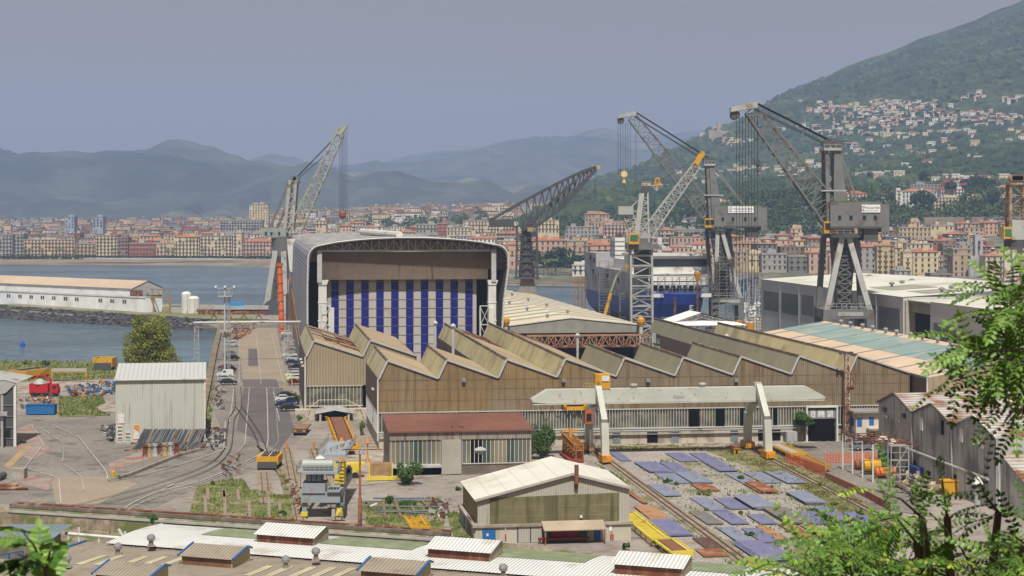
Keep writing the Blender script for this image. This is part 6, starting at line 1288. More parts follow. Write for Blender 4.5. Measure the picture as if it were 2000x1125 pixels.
def scaffold(name, label, u0, u1, v, z0, z1, m=M_scaf, st=2.2, dep=1.4, cat='scaffold'):
 t = T(name, label, cat, (u0, v, z0)); mb = MB(); n = max(1, int(abs(u1-u0)/st)); k = max(1, int((z1-z0)/2.1)); pl_ = MB()
 for y in (v, v+dep):
  for i in range(n+1): x = u0+(u1-u0)*i/n; mb.bar((x, y, z0), (x, y, z1), .13)
  for j in range(1, k+1): z = z0+(z1-z0)*j/k; mb.bar((u0, y, z), (u1, y, z), .12); mb.bar((u0, y, z-1.), (u1, y, z-1.), .07)
  for i in range(n):
   for j in range(k):
    if (i+j) % 2: mb.bar((u0+(u1-u0)*i/n, y, z0+(z1-z0)*j/k), (u0+(u1-u0)*(i+1)/n, y, z0+(z1-z0)*(j+1)/k), .08)
 t.part('tubes', mb, m)
 for j in range(1, k+1): pl_.box(u0, u1, v, v+dep, z0+(z1-z0)*j/k-.1, z0+(z1-z0)*j/k)
 t.part('planks', pl_, mat('scaffold_plank', (.26,.20,.13), .9, var=.3, vs=.5)); return t
scaffold('scaffold', 'tall scaffold tower rising along the right side of the ferry bow', fuR-1, fuR+7, fs_v0+4, 0, 27); scaffold('scaffold', 'low dense scaffold under the blue bow of the ferry', fuL+2, fuR+6, fs_v0-5, 0, 6.5, st=1.8)
scaffold('scaffold', 'scaffold between the grey ferry blocks on its left side', fuL-5, fuL-1, fs_v0+74, 0, 24); scaffold('scaffold', 'scaffold in front of the ferry bridge openings', fuL+4, fuR+2, fs_v0+10.5, 14, 20, st=2.4, dep=1)
scaffold('scaffold', 'rust-orange scaffold stair tower at the ferry stern', fuL-9, fuL-4.5, fs_v0+105, 0, 17, m=mat('orange_rust_scaffold', (.40,.17,.05), .8, var=.3, vs=.5), st=1.5)
scaffold('scaffold', 'scaffold against the blue left side of the hull', fuL-4.5, fuL-1.2, fs_v0+36, 0, 13)
scaffold('scaffold', 'slender scaffold tower beside the portal of the slim crane', 168, 173, 600, 0, 22)
a, b = P(1176, 610, 640), P(1193, 572, 640); t = T('boom_lift', 'yellow telescopic boom lift reaching up beside the ferry side', 'boom lift', (a.x, a.y, 0), W); mb = MB(); mb.bar((a.x, a.y, 3), b, 1.1); t.part('boom', mb, M_yel)
c = P(1225, 515, 650); t.part('upper_boom', MB().bar(b, P(1205, 538, 648), .7).bar(P(1205, 538, 648), c, .6), paint('boom_grey_green', (.16,.19,.13))); t.part('basket', MB().box(c.x-.9, c.x+2.4, c.y-1, c.y+1, c.z-1.6, c.z-.6), mat('basket_orange', (.5,.2,.03), .6)); t.part('base', MB().box(a.x-2, a.x+2, a.y-1.5, a.y+1.5, .7, 3), M_yel)
for dx in (-1.4, 1.4): t.part('wheel', MB().tube((a.x+dx, a.y-1.9, .7), (a.x+dx, a.y+1.9, .7), .7, n=12), M_black)
p1 = P(1318, 640, 600); t = T('posts_of_slip', 'rusty upright mooring post in front of the blue bow', 'post', (p1.x, 600, 0), W); t.o.name = 'mooring_post'; t.part('post', MB().tube((p1.x, 600, 0), (p1.x, 600, 14), .4), M_rust); t.part('cap', MB().tube((p1.x, 600, 14), (p1.x, 600, 14.4), .6), M_rust)
p1 = P(1362, 600, 590); t = T('mooring_post', 'rusty mast with an orange cage head right of the bow', 'post', (p1.x, 590, 0), W); t.part('post', MB().tube((p1.x, 590, 0), (p1.x, 590, 22), .3), M_rust); t.part('cage', MB().lathe((p1.x, 590, 20), [(.4,0),(1.1,2.6),(1.1,3.2)], 8), M_org)
# orange machines right of the tent
for px, lb in ((1450,'orange-yellow hydraulic machine on the quay left of the sailing boats'),):
 g = P(px, 655, 560); mb = MB(); mb.box(g.x-2, g.x+.2, 559, 562, 3, 9); mb.box(g.x+.9, g.x+3.2, 559, 562, 3.4, 8.4); t = T('quay_machine', lb, 'machine', (g.x, 560, 0), W); t.part('cylinder', MB().tube((g.x-1, 560, 3), (g.x-1, 560, 9), 1.3, n=12), M_org); t.part('cylinder', MB().tube((g.x+2.4, 560, 3), (g.x+2.4, 560, 8.4), 1.3, n=12), M_org); t.part('base_frame', MB().box(g.x-2.6, g.x+4, 558, 562, .1, 3), M_cgd)
# ================================================================ BOATS
def boat_mesh(L_, Bm, H, cab=True):
 m = MB(); n = 7; A = []; B_ = []; K = []
 for i in range(n):
  f = i/(n-1); x = -L_/2+L_*f; w_ = Bm/2*(1-max(0, (f-.45)/.55)**2*.96); A.append((x, w_, H*(1+.25*f))); K.append((x, w_*.55, 0))
 for s_ in (1, -1):
  for i in range(n-1): q = [A[i], A[i+1], K[i+1], K[i]]; q = [(x, y*s_, z) for x, y, z in q]; m.quad(*(q if s_ > 0 else q[::-1]))
 m.add([(x, y, z-.05) for x, y, z in A]+[(x, -y, z-.05) for x, y, z in A[::-1]], [tuple(range(2*n))]); m.quad(A[0], K[0], (K[0][0], -K[0][1], 0), (A[0][0], -A[0][1], A[0][2])); return m
M_bw = paint('boat_white', (.72,.72,.71), rough=.35)
def boat(label, X, Y, L_, rz, mast=0, group=None, cover=None):
 t = T('sailing_boat' if mast else 'motor_boat', label, 'boat', (X, Y, WZ), W, group); t.o.rotation_euler = (0,0,rz); t.base = Vector((0,0,0)); t.base_l = t.base
 hb = boat_mesh(L_, L_*.3, L_*.11); o = t.part('hull', hb, M_bw)
 c = MB(); c.prism([(-L_*.15, -L_*.1, L_*.12), (L_*.2, -L_*.1, L_*.13), (L_*.12, -L_*.09, L_*.2), (-L_*.12, -L_*.09, L_*.21)], (0, L_*.2, 0)); t.part('cabin', c, cover or M_bw); w_ = MB(); w_.prism([(-L_*.1, -L_*.102, L_*.145), (L_*.12, -L_*.102, L_*.15), (L_*.1, -L_*.101, L_*.18), (-L_*.1, -L_*.101, L_*.19)], (0, L_*.204, 0)); t.part('cabin_window', w_, M_glass)
 if mast:
  m_ = MB(); m_.tube((L_*.08, 0, L_*.1), (L_*.08, 0, mast), .12, n=5); m_.tube((L_*.08, -1.2, mast*.6), (L_*.08, 1.2, mast*.6), .06, n=4); t.part('mast', m_, M_white); m_ = MB(); m_.tube((L_*.06, 0, L_*.26), (-L_*.4, 0, L_*.26), .22, n=6); t.part('boom', m_, mat('sail_cover_blue', (.05,.09,.22), .8)); m_ = MB()
  for q in ((L_*.48, 0), (-L_*.48, 0), (L_*.05, L_*.14), (L_*.05, -L_*.14)): m_.tube((L_*.08, 0, mast), (q[0], q[1], L_*.12), .035, n=4)
  t.part('rigging', m_, M_wire)
 return t
pb0 = None; bi = 0
for row_, (py, a, b) in enumerate([(537, 990, 1145), (543, 985, 1140), (549, 988, 1135)]):
 px = a; k = 0
 while px < b:
  Y = 44*FPX/(py-HY); X = (px-1000)/FPX*Y; L_ = rf_.uniform(6, 11); lb = '%s motor boat from the left in the %s mooring row of the marina' % (ordn(k), ('far','middle','near')[row_])
  boat(lb, X, Y, L_, rf_.uniform(-.3, .3)+(math.pi/2 if rf_.random() < .5 else 0), 0, 'motor boats in the marina', rf_.choice([None, None, mat('sail_cover_blue', (.05,.09,.22), .8)])); px += rf_.uniform(8, 13); k += 1
for py, a, b, lb in ((553,980,1145,'near stone jetty of the marina'),(540,975,1100,'far wooden jetty between motor boats')):
 g0, g1 = G(a, py, 0), G(b, py+2, 0); t = T('jetty', 'long low '+lb, 'jetty', tuple(g0), W); t.part('deck', MB().bar(g0+Vector((0,0,-.2)), g1+Vector((0,0,-.2)), 7 if py == 553 else 2.5, 1.4), WM['tan'] if py == 553 else M_flat2); t.part('edge', MB().bar(g0+Vector((0,-3.6 if py == 553 else -1.4,.35)), g1+Vector((0,-3.6 if py == 553 else -1.4,.35)), .4, .5), M_wallc)
for i, (px, py, mh, L_) in enumerate([(1446,592,17,11),(1452,600,15,10),(1459,588,19,12),(1465,612,16,11),(1470,596,20,13),(1474,606,18,12),(1479,585,16,11),(1483,618,17,11),(1463,626,18,13),(1455,630,15,12)]):
 Y = 44*FPX/(py-HY)*.93; boat('sailing boat in the basin with bare mast, %s from the left' % ordn(sorted([1446,1452,1459,1465,1470,1474,1479,1483,1463,1455]).index(px)), (px-1000)/FPX*Y, Y, L_, rf_.uniform(1.2, 1.9), mh, 'sailing boats in the basin')
boat('white catamaran-like yacht moored low beside the grey hall', P(1474, 0, 610).x, 610, 14, 1.3, 22, None)
Y = 800; t = T('moored_hull', 'long dark blue ship hull lying beyond the slim crane legs', 'ship', (P(1450,0,900).x, 900, WZ), W); a = P(1425, 0, 900).x; b = P(1482, 0, 900).x
t.part('hull', MB().prism([(a, 898, WZ+1), (b-3, 898, WZ+1), (b, 898, 11), (a, 898, 8)], (0, 10, 0)), paint('dark_blue_hull', (.03,.055,.11))); t.part('hull_bottom', MB().box(a, b-4, 897.8, 908, WZ-.5, WZ+1.2), M_boot)
# ================================================================ BREAKWATER
M_rock = mat('dark_rock', (.078,.076,.082), .9, var=.4, vs=.6, fine=(2, .2)); ba, bb = Vector((-330, 778, 0)), Vector((-96, 690, 0))
A0, A1 = G(-60, 603, 0), G(425, 632, 0); d = (A1-A0).normalized(); nn = Vector((d.y, -d.x, 0))
core = MB(); q0, q1 = A0, A1; core.add([q0+nn*-6+Vector((0,0,1.6)), q1+nn*-6+Vector((0,0,.1)), q1+nn*6+Vector((0,0,.1)), q0+nn*6+Vector((0,0,1.6)), q0+nn*15+Vector((0,0,-4)), q1+nn*12+Vector((0,0,-4)), q0+nn*-60+Vector((0,0,1.)), q1+nn*-60+Vector((0,0,-.4)), q0+nn*-62+Vector((0,0,-5)), q1+nn*-62+Vector((0,0,-5))], [(0,3,2,1),(3,4,5,2),(0,1,7,6),(6,7,9,8),(2,5,9,7,1)])
struct('breakwater', core, mat('breakwater_top', (.26,.23,.17), .95, var=.2, vs=.1, col2=(.15,.17,.06), c2s=.05, c2t=.5), 'low rock breakwater running out to the left')
rk = MB()
for _ in range(3000):
 f = rf_.random(); s_ = rf_.uniform(0, 1); c = A0.lerp(A1, f)+nn*(1+s_*13)+Vector((0, 0, 1.7*(1-f*.7)-s_*4.3)); r = rf_.uniform(1., 2.2); vs = []
 for z in (-.6, .6):
  for k in range(5): an = k*1.257+rf_.random(); vs.append(c+Vector((math.cos(an)*r*rf_.uniform(.7,1.2), math.sin(an)*r*rf_.uniform(.7,1.2), z*r*rf_.uniform(.6,1.2))))
 rk.add(vs, [(0,1,2,3,4)[::-1], (5,6,7,8,9)]+[(k, (k+1)%5, 5+(k+1)%5, 5+k) for k in range(5)])
props(struct('breakwater_rocks', rk, M_rock, 'dark tumbled boulders armouring the breakwater', kind='stuff'), cat='rocks')
B = Fr(math.degrees(math.atan2(d.y, d.x))); wu1, wv = B.uv(283, 610, .6); wu0 = wu1-140; Hh = 8.5
t = T('breakwater_warehouse', 'long white warehouse with tan roof and paired small windows on the breakwater', 'warehouse', (wu0, wv, .5), B)
M_wh = paint('whitewash', (.76,.78,.80), dirt=((.6,.6,.6), .1, .2)); t.part('front_wall', MB().box(wu0, wu1-.0, wv, wv+.4, .2, 7.2), M_wh); t.part('parapet_band', MB().box(wu0, wu1+.2, wv-.25, wv, 6.6, 7.2), M_white)
u2 = B.uz(258, 577, wv+4)[0]; t.part('upper_wall', MB().box(wu0, u2, wv+4, wv+4.3, 7, 10.2), M_wh); t.part('terrace', MB().box(wu0, wu1, wv+.4, wv+9, 6.7, 7.0), M_flat)
rr = MB(); rr.add([(wu0, wv+3.4, 10.2), (u2+.6, wv+3.4, 10.2), (u2+.6, wv+12, 13.4), (wu0, wv+12, 13.4)], [(0,1,2,3)]); rr.add([(wu0, wv+12, 13.4), (u2+.6, wv+12, 13.4), (u2+.6, wv+20.6, 10.2), (wu0, wv+20.6, 10.2)], [(0,1,2,3)]); t.part('roof', rr, mat('sand_roof', (.47,.37,.27), .8, var=.07, vs=.05, fine=(.6,.06)))
t.part('gable', MB().prism([(u2, wv+4, 7), (u2, wv+20, 7), (u2, wv+20, 10.1), (u2, wv+12, 13.2), (u2, wv+4, 10.1)], (.3, 0, 0)), M_steelL); t.part('rust_container', MB().box(u2+.5, u2+6, wv+2.5, wv+5, 7.0, 9.6), M_rust); t.part('back_wall', MB().box(wu0, u2, wv+20, wv+20.4, .2, 10), M_wh); t.part('end_wall', MB().box(wu1-.4, wu1, wv+.4, wv+9, .2, 6.7), M_wh)
mb = MB()
for k in range(4): mb.bar((wu1+1+k*4, wv+3, 6.8), (wu1+1+k*4, wv+3, 10.4), .25)
mb.bar((wu1, wv+3, 10.4), (wu1+13, wv+3, 10.4), .4); mb.bar((wu1, wv+3, 7), (wu1+13, wv+3, 7), .6); mb.bar((wu1+13, wv+3, .3), (wu1+13, wv+3, 7), .6); mb.bar((wu1+2, wv+3, .3), (wu1+2, wv+3, 7), .5); t.part('loading_frame', mb, mat('rust_yellow_frame', (.33,.2,.06), .8))
for px in (17,39,61,83,105,128,150,196,219,243):
 u, _ = B.uz(px, 588, wv);
 for dx in (-.75, .75): t.part('window', MB().box(u+dx-.5, u+dx+.5, wv-.06, wv+.02, 3.9, 5.5), M_win)
for px, r_, h_, lb in ((364,2.1,9.5,'taller slim white tank at the breakwater end'),(378,2.5,7.6,'shorter wide white tank at the breakwater end')):
 g = G(px, 613, 0); t = T('storage_tank', lb, 'tank', tuple(g), W, 'white storage tanks'); t.part('shell', MB().lathe(g, [(r_,.3),(r_,h_-1),(r_*.75,h_-.3),(r_*.3,h_)], 18), M_white, smooth=False); t.part('ladder', MB().bar(g+Vector((r_*.4,-r_*.95,.3)), g+Vector((r_*.4,-r_*.95,h_-.8)), .25, .1), M_cgl)
g = G(350, 612, 0); t = T('pump_shed', 'small grey cabinet beside the white tanks', 'cabinet', tuple(g), W); t.part('body', MB().box(g.x-4, g.x+4, g.y-1, g.y+2, .2, 3.2), M_cgl); t.part('lid', MB().box(g.x-4.2, g.x+4.2, g.y-1.2, g.y+2.2, 3.2, 3.4), M_steel)
g = G(456, 625, 0); t = T('steel_section', 'long rust and grey ship section lying on trestles by the quay end', 'ship section', tuple(g), W)
mb = MB(); mb.prism([(g.x-14, g.y, 2.2), (g.x+13, g.y, 2.2), (g.x+14, g.y, 4.2), (g.x-15, g.y, 4.2)], (0, 3, 0)); t.part('rusty_side', mb, M_rust); t.part('grey_top', MB().box(g.x-8, g.x+14, g.y-.4, g.y+3, 4.2, 5.6), M_cgl); t.part('blue_tarpaulin', MB().prism([(g.x-3, g.y, 5.6), (g.x+4, g.y, 5.6), (g.x+3, g.y, 7), (g.x-2, g.y, 7)], (0, 3, 0)), mat('bright_blue_tarp', (.03,.25,.62), .6))
for dx in (-8, -2, 4, 10): t.part('trestle', MB().bar((g.x+dx-1.5, g.y+1, .1), (g.x+dx, g.y+1, 2.2), .3).bar((g.x+dx+1.5, g.y+1, .1), (g.x+dx, g.y+1, 2.2), .3), M_rust)
# quay wall along the road
mb = MB(); pts = [G(434,640),G(421,700),G(413,745),G(402,800),G(398,850),G(396,865)]
for a_, b_ in zip(pts, pts[1:]): mb.bar(a_+Vector((-.6,0,.5)), b_+Vector((-.6,0,.5)), 1.6, 1.6)
solo('quay_wall', 'weathered brown quay wall along the left side of the road', 'wall', mb, mat('weathered_quay', (.20,.15,.11), .95, var=.3, vs=.3, dirt=((.12,.14,.05), .2, .3)), tuple(G(434,640)), W)
g = G(44, 676, WZ); solo('buoy', 'small blue buoy floating in the left basin', 'buoy', MB().lathe(g, [(.8,-.3),(.9,.6),(.6,1.4),(.2,1.6)], 10), mat('buoy_blue', (.02,.08,.45), .5), tuple(g), W)
# ================================================================ CARS
CARC = {'silver':(.42,.43,.45),'white':(.68,.68,.68),'black':(.018,.019,.022),'dark blue':(.02,.03,.08),'dark red':(.14,.012,.02),'grey':(.18,.185,.19)}
def car_proto(col, van=False):
 o = T('parked_van' if van else 'parked_car', 'x', 'van' if van else 'car', (0,0,0), W); b = MB(); L_, w_ = (4.3, .9)
 pr = [(-L_/2,.35),(-L_/2,.8),(-L_/2+.2,.95),(-L_/2+.15 if van else -L_/2+.6,1.0 if not van else 1.75),(L_/2-1.1,1.0),(L_/2-.1,.8),(L_/2,.55),(L_/2,.35)]
 if van: pr = [(-L_/2,.35),(-L_/2,1.7),(-L_/2+.15,1.85),(.5,1.85),(1.2,1.1),(L_/2-.15,.9),(L_/2,.6),(L_/2,.35)]
 b.prism([(x, -w_, z) for x, z in pr][::-1], (0, 2*w_, 0)); m = mat('car_paint_'+col.replace(' ', '_'), CARC[col], .25, .1, var=.02, spec=.6); o.part('body', b, m)
 if not van:
  r = MB(); r.prism([(-1.5, -w_*.86, 1.0), (-1.15, -w_*.78, 1.46), (.25, -w_*.78, 1.48), (1.0, -w_*.86, 1.0)][::-1], (0, 2*w_*.82, 0)); cb = o.part('roof', r, m); g = MB(); g.prism([(-1.38, -w_*.87, 1.04), (-1.1, -w_*.80, 1.38), (.2, -w_*.80, 1.4), (.82, -w_*.87, 1.04)][::-1], (0, 2*w_*.835, 0)); g.box(-1.62, -1.3, -w_*.7, w_*.7, 1.04, 1.3); o.part('side_window', g, M_glass)
  g = MB(); g.quad((1.02, -w_*.74, 1.02), (1.02, w_*.74, 1.02), (.33, w_*.68, 1.44), (.33, -w_*.68, 1.44)); o.part('windscreen', g, M_glass)
 else:
  g = MB(); g.quad((1.22, -w_*.8, 1.13), (1.22, w_*.8, 1.13), (.56, w_*.8, 1.8), (.56, -w_*.8, 1.8)); g.box(-.2, .5, -w_-.01, w_+.01, 1.15, 1.65); o.part('windscreen', g, M_glass)
 for x in (-1.35, 1.35):
  for y in (-w_+.1, w_-.1):
   k = .12*(1 if y > 0 else -1); wh = o.part('wheel', MB().tube((x, y-k, .33), (x, y+k, .33), .33, n=12), M_black); o.part('rim', MB().tube((x, y+k, .33), (x, y+k*1.15, .33), .19, n=8), M_cgl, parent=wh)
 for y in (-.65, .65): o.part('headlight', MB().box(L_/2-.08, L_/2+.02, y-.17, y+.17, .6, .75), M_white); o.part('tail_light', MB().box(-L_/2-.02, -L_/2+.05, y-.14, y+.14, .7, .9), mat('tail_red', (.3,.02,.02), .4))
 return o.o
CARS = [(450,670,'silver','silver car farthest up the left parking row',.05),(453,677,'silver','silver car second from the far end of the left row',.1),(447,696,'grey','grey car beside rubble on the left of the road',.1),(452,704,'black','black car behind the floodlight mast ladder, left row',-.35),
  (441,722,'dark red','dark red car half hidden by the mast, left row',.1),(446,727,'black','black car beside the dark red one, left row',.1),(439,737,'white','V',.1),(440,745,'silver','silver car between the white van and a black car',.1),(446,752,'black','nearest black car of the left row',.1),
  (561,655,'white','white car behind the orange pipe foot',.2),(560,665,'grey','grey car under the pipe bridge at right',.2),(567,670,'silver','pale car just right of the orange pipe foot',.2),(569,684,'silver','silver car third down the right row',.1),(571,690,'grey','grey car below the third silver one, right row',.1),(566,698,'white','white car in the middle of the right row',.15),
  (573,705,'silver','silver car beside the middle white one, right row',.1),(572,713,'dark blue','dark blue car next to the annex wall',.1),(577,722,'black','black car tight against the annex corner',.1),(572,738,'white','white car near the yellow frame posts, far one',.2),(576,744,'white','white car near the yellow frame posts, near one',.2),(580,752,'dark red','dark red car squeezed beside the annex wall',.2),
  (560,778,'black','black car farthest of the five by the grassy verge',.0),(556,785,'white','white car among the dark five by the verge',.02),(566,790,'dark blue','dark car directly behind the white one of the five',.05),(556,797,'dark blue','dark blue car fourth of the five by the verge',.03),(566,803,'black','nearest black car of the five by the verge',.06),
  (1693,872,'black','black car under the rusty canopy frame, far one',.1),(1684,880,'grey','dark grey car under the rusty canopy frame, near one',.15)]
protos = {}
for px, py, col, lb, rz in CARS:
 van = lb == 'V'; key = (col, van); g = G(px, py); g.z = .16; lb = 'small white van at the near end of the left row' if van else lb
 if key not in protos: protos[key] = o = car_proto(col, van);
 else: o = dup(protos[key], (0,0,0))
 o.location = g; o.rotation_euler = (0, 0, rz+S.th+(math.pi if rf_.random() < .5 else 0)); o['label'] = lb; o['group'] = 'cars parked in the shipyard'
# ================================================================ LEFT SHED, TREE, TRUCKS
M_gsh = mat('pale_green_grey_sheet', (.46,.475,.43), .6, var=.05, vs=.05, rib=('xy', .45, .012), streak=((.30,.30,.26), .3))
a, b = G(226, 864), G(395, 866); Y0 = a.y; x0, x1 = a.x, b.x; ze = CAMH-(741-HY)/FPX*Y0; dY = 26.; zr = CAMH-(709.5-HY)/FPX*(Y0+dY*.5)
t = T('blank_grey_shed', 'tall blank pale grey-green shed with posters at its lower left corner', 'shed', (x0, Y0, 0), W, rz=R(9.5))
t.part('front_wall', MB().box(x0, x1, Y0, Y0+.3, 0, ze), M_gsh);
for u in (x0, x1-.3): t.part('side_wall', MB().prism([(u, Y0+.3, 0), (u, Y0+dY, 0), (u, Y0+dY, ze), (u, Y0+dY/2, zr-.1), (u, Y0+.3, ze)][::-1], (.3, 0, 0)), M_gsh)
t.part('back_panel', MB().box(x0+.3, x1-.3, Y0+dY-.3, Y0+dY, 0, 2), M_gsh); t.part('back_wall', MB().box(x0, x1, Y0+dY, Y0+dY+.3, 0, ze), M_gsh)
r = MB(); r.add([(x0-.2, Y0-.3, ze+.05), (x1+.2, Y0-.3, ze+.05), (x1+.2, Y0+dY/2, zr), (x0-.2, Y0+dY/2, zr)], [(0,1,2,3)]); r.add([(x0-.2, Y0+dY/2, zr), (x1+.2, Y0+dY/2, zr), (x1+.2, Y0+dY+.4, ze), (x0-.2, Y0+dY+.4, ze)], [(0,1,2,3)]); t.part('roof', r, mat('pale_blue_grey_roof', (.45,.47,.46), .6, var=.05, vs=.05, rib=('x', .8, .03)))
t.part('gutter', MB().bar((x0-.3, Y0-.35, ze-.05), (x1+.3, Y0-.35, ze-.05), .28), M_white); t.part('corner_trim', MB().bar((x1, Y0-.05, 0), (x1, Y0-.05, ze), .22), M_white)
def posterbox(px0, px1, py0, py1, m, lb=None):
 p0, p1 = P(px0, py0, Y0), P(px1, py1, Y0); return t.part('poster', MB().box(p0.x, p1.x, Y0-.1, Y0-.02, max(.1, p1.z), p0.z), m, label=lb)
wp_ = mat('poster_white', (.62,.60,.58), .7, var=.05, dirt=((.4,.25,.2), 3, .15)); posterbox(230, 243, 808, 827, wp_)
for (c0, c1, r0, r1) in ((229,239.5,831,859),(244,255,844,859)):
 pb_ = posterbox(c0, c1, r0, r1, wp_); k = 0
 for rr0 in range(int(r0)+2, int(r1)-3, 7):
  p0, p1 = P(c0+1, rr0, Y0), P(c1-1, rr0+3.4, Y0); t.part('poster_picture', MB().box(p0.x, p1.x, Y0-.13, Y0-.1, p1.z, p0.z), mat('poster_pic%d' % (k % 3), [(.25,.1,.08),(.1,.16,.1),(.12,.12,.16)][k % 3], .7), parent=pb_); k += 1
pb_ = posterbox(260, 271, 830, 858, wp_); p0, p1 = P(260.5, 830.5, Y0), P(270.5, 845, Y0); t.part('poster_picture', MB().prism([(p0.x, Y0-.13, p0.z), (p1.x, Y0-.13, p0.z), (p1.x, Y0-.13, p1.z), (p0.x, Y0-.13, (p0.z+p1.z)/2)][::-1], (0,.03,0)), mat('poster_orange', (.55,.24,.04), .7), parent=pb_)
# stacked bundles in front of the shed
for j, (r0, r1, z0, z1, yy) in enumerate(((262,392,844,866,0),(255,392,870,880,-3))):
 g0, g1 = G(r0+ (0 if j else 5), 867+j*14), G(r1, 866+j*11); g0.y = g1.y = min(g0.y, g1.y); Yq = g0.y
 t2 = T('bar_stack', ('upper' if j == 0 else 'lower')+' leaning stack of dark steel bars against the blank shed', 'bar stack', tuple(g0), W); mb = MB(); hb = 2.5 if j == 0 else 1.4
 x = g0.x
 while x < g1.x: l_ = rf_.uniform(.25, .5); mb.mi = rf_.choice([0,0,0,0,0,2,1,2]); mb.bar((x, Yq, .1), (x+l_+.7, Yq+1.6-.5*j, hb*rf_.uniform(.95,1.05)), .13); x += .13
 t2.part('bars', mb, [mat('blue_black_steel', (.05,.07,.09), .6), M_rust, mat('dusty_steel', (.24,.22,.19), .8)]); t2.part('rail', MB().bar((g0.x-1, Yq-.3, .15), (g1.x, Yq-.3, .15), .3), M_rust)
for k, px in enumerate((283,291,303,310,322,333,345)):
 g = G(px, 893-k*.8); h = 2.2; M_ = [M_rust, mat('yellowed_column', (.33,.26,.12), .8), M_cgl][k % 3]; solo('steel_column', '%s short column from the left standing before the bar stacks' % ordn(k), 'column', MB().lathe(g, [(.55,0),(.4,.6),(.34,h-.5),(.5,h-.4),(.5,h)], 8), M_, tuple(g), W, group='short columns in front of the blank shed')
for k in range(11): px = 226+k*17.5; g = G(px, 921-k*4.7); solo('marker_post', '%s thin orange marker post from the left along the red kerb' % ordn(k), 'post', MB().tube(g, g+Vector((0,0,1.2)), .07, n=5), mat('faded_orange', (.5,.26,.08), .7), tuple(g), W, group='orange posts along the red kerb')
mb = MB(); pts = curve([(212,940),(235,936),(290,915),(345,893),(396,879)]);
for a_, b_ in zip(pts, pts[1:]): mb.bar(G(*a_)+Vector((0,0,.3)), G(*b_)+Vector((0,0,.3)), .35, .4)
solo('kerb_wall', 'low concrete kerb wall curving below the blank shed', 'kerb', mb, M_conc2, tuple(G(212,940)), W)
g = G(221, 934); solo('hydrant_post', 'short thick yellow bollard at the left end of the kerb wall', 'bollard', MB().lathe(g, [(.3,0),(.3,1.),(.2,1.15)], 8), M_yel, tuple(g), W); bush('bush', 'small green shrub beside the yellow bollard', 232, 937, 6, 12)
t = T('quay_tree', 'big rounded olive-green tree behind the blank grey shed', 'tree', (P(293,0,372).x, 372, 0), W); c = Vector((P(293,0,372).x, 372, 0))
tm = MB(); tm.tube(c, c+Vector((0,0,6)), .5, .35, 8); cr = MB()
for i in range(26):
 z = 7.5+12.2*(i/25); k = (i/25); rad = 7.0*math.sin(math.pi*(.22+.70*k))**.6*(1-.15*k); a = i*2.4; p = c+Vector((rad*rv.uniform(.35,.85)*math.cos(a), rad*rv.uniform(.35,.85)*math.sin(a), z)); tm.tube(c+Vector((0,0,z*.6)), p, .15, .06, 5); q = rv.uniform(2.1,3.5)*(1-.3*k); cr.leaf_ball(p, q, q, q*.8, 1200, .17, rv, -.9)
t.part('trunk', tm, M_bark); t.part('crown', cr, M_leafB)
# red truck with crane, blue container, yellow carriers
M_rd = paint('truck_red', (.42,.015,.02), dirt=((.2,.02,.02), .6, .2)); M_bc = paint('container_blue', (.02,.14,.36), dirt=((.05,.1,.2), .4, .2));
g = G(85, 775); Yq = g.y; x = lambda px: P(px,0,Yq).x; t = T('red_truck', 'red tipper truck with folded red crane arm in the left yard', 'truck', tuple(g), W)
t.part('skip', MB().prism([(x(57), Yq, .9), (x(93), Yq, .9), (x(93), Yq, 3.), (x(56.5), Yq, 3.)], (0, 2.4, 0)), M_rd); t.part('cab', MB().prism([(x(99), Yq, .7), (x(112.5), Yq, .7), (x(113), Yq, 1.7), (x(110), Yq, 2.9), (x(100), Yq, 2.9)], (0, 2.3, 0)), M_rd); t.part('cab_window', MB().box(x(103), x(109.5), Yq-.05, Yq, 1.9, 2.6), M_glass); t.part('chassis', MB().box(x(57), x(112), Yq+.3, Yq+2, .5, .9), M_cgd)
t.part('crane_arm', MB().bar((x(96.5), Yq+1.2, .9), (x(96.5), Yq+1.2, 4.2), .45).bar((x(96.5), Yq+1.2, 4.), (x(78), Yq+1.2, 5.), .4).bar((x(79), Yq+1.2, 5.), (x(61), Yq+1.2, 4.), .35), M_rd); t.part('load', MB().lathe((x(75), Yq+1.2, 2.6), [(1.6,.3),(1.2,1.),(.3,1.5)], 7), M_cgl)
for px in (64, 70, 88, 106): t.part('wheel', MB().tube((x(px), Yq-.02, .52), (x(px), Yq+2.3, .52), .5, n=12), M_black)
g = G(78, 811); Yq = g.y; t = T('skip_container', 'bright blue open-top skip container in the left yard', 'container', tuple(g), W); x = lambda px: P(px,0,Yq).x
mb = MB(); mb.box(x(50), x(106), Yq, Yq+.12, .2, 2.2); mb.box(x(50), x(106), Yq+2.3, Yq+2.42, .2, 2.2); mb.box(x(50), x(50)+.12, Yq+.12, Yq+2.3, .2, 2.2); mb.box(x(106)-.12, x(106), Yq+.12, Yq+2.3, .2, 2.2); mb.box(x(50), x(106), Yq+.12, Yq+2.3, .2, .4); t.part('body', mb, M_bc); t.part('rim', MB().bar((x(49.5), Yq-.05, 2.2), (x(106.5), Yq-.05, 2.2), .18), M_bc)
for k in range(10): xx = x(50)+(x(106)-x(50))*(k+.5)/10; t.part('rib', MB().box(xx-.06, xx+.06, Yq-.1, Yq, .2, 2.15), M_bc)
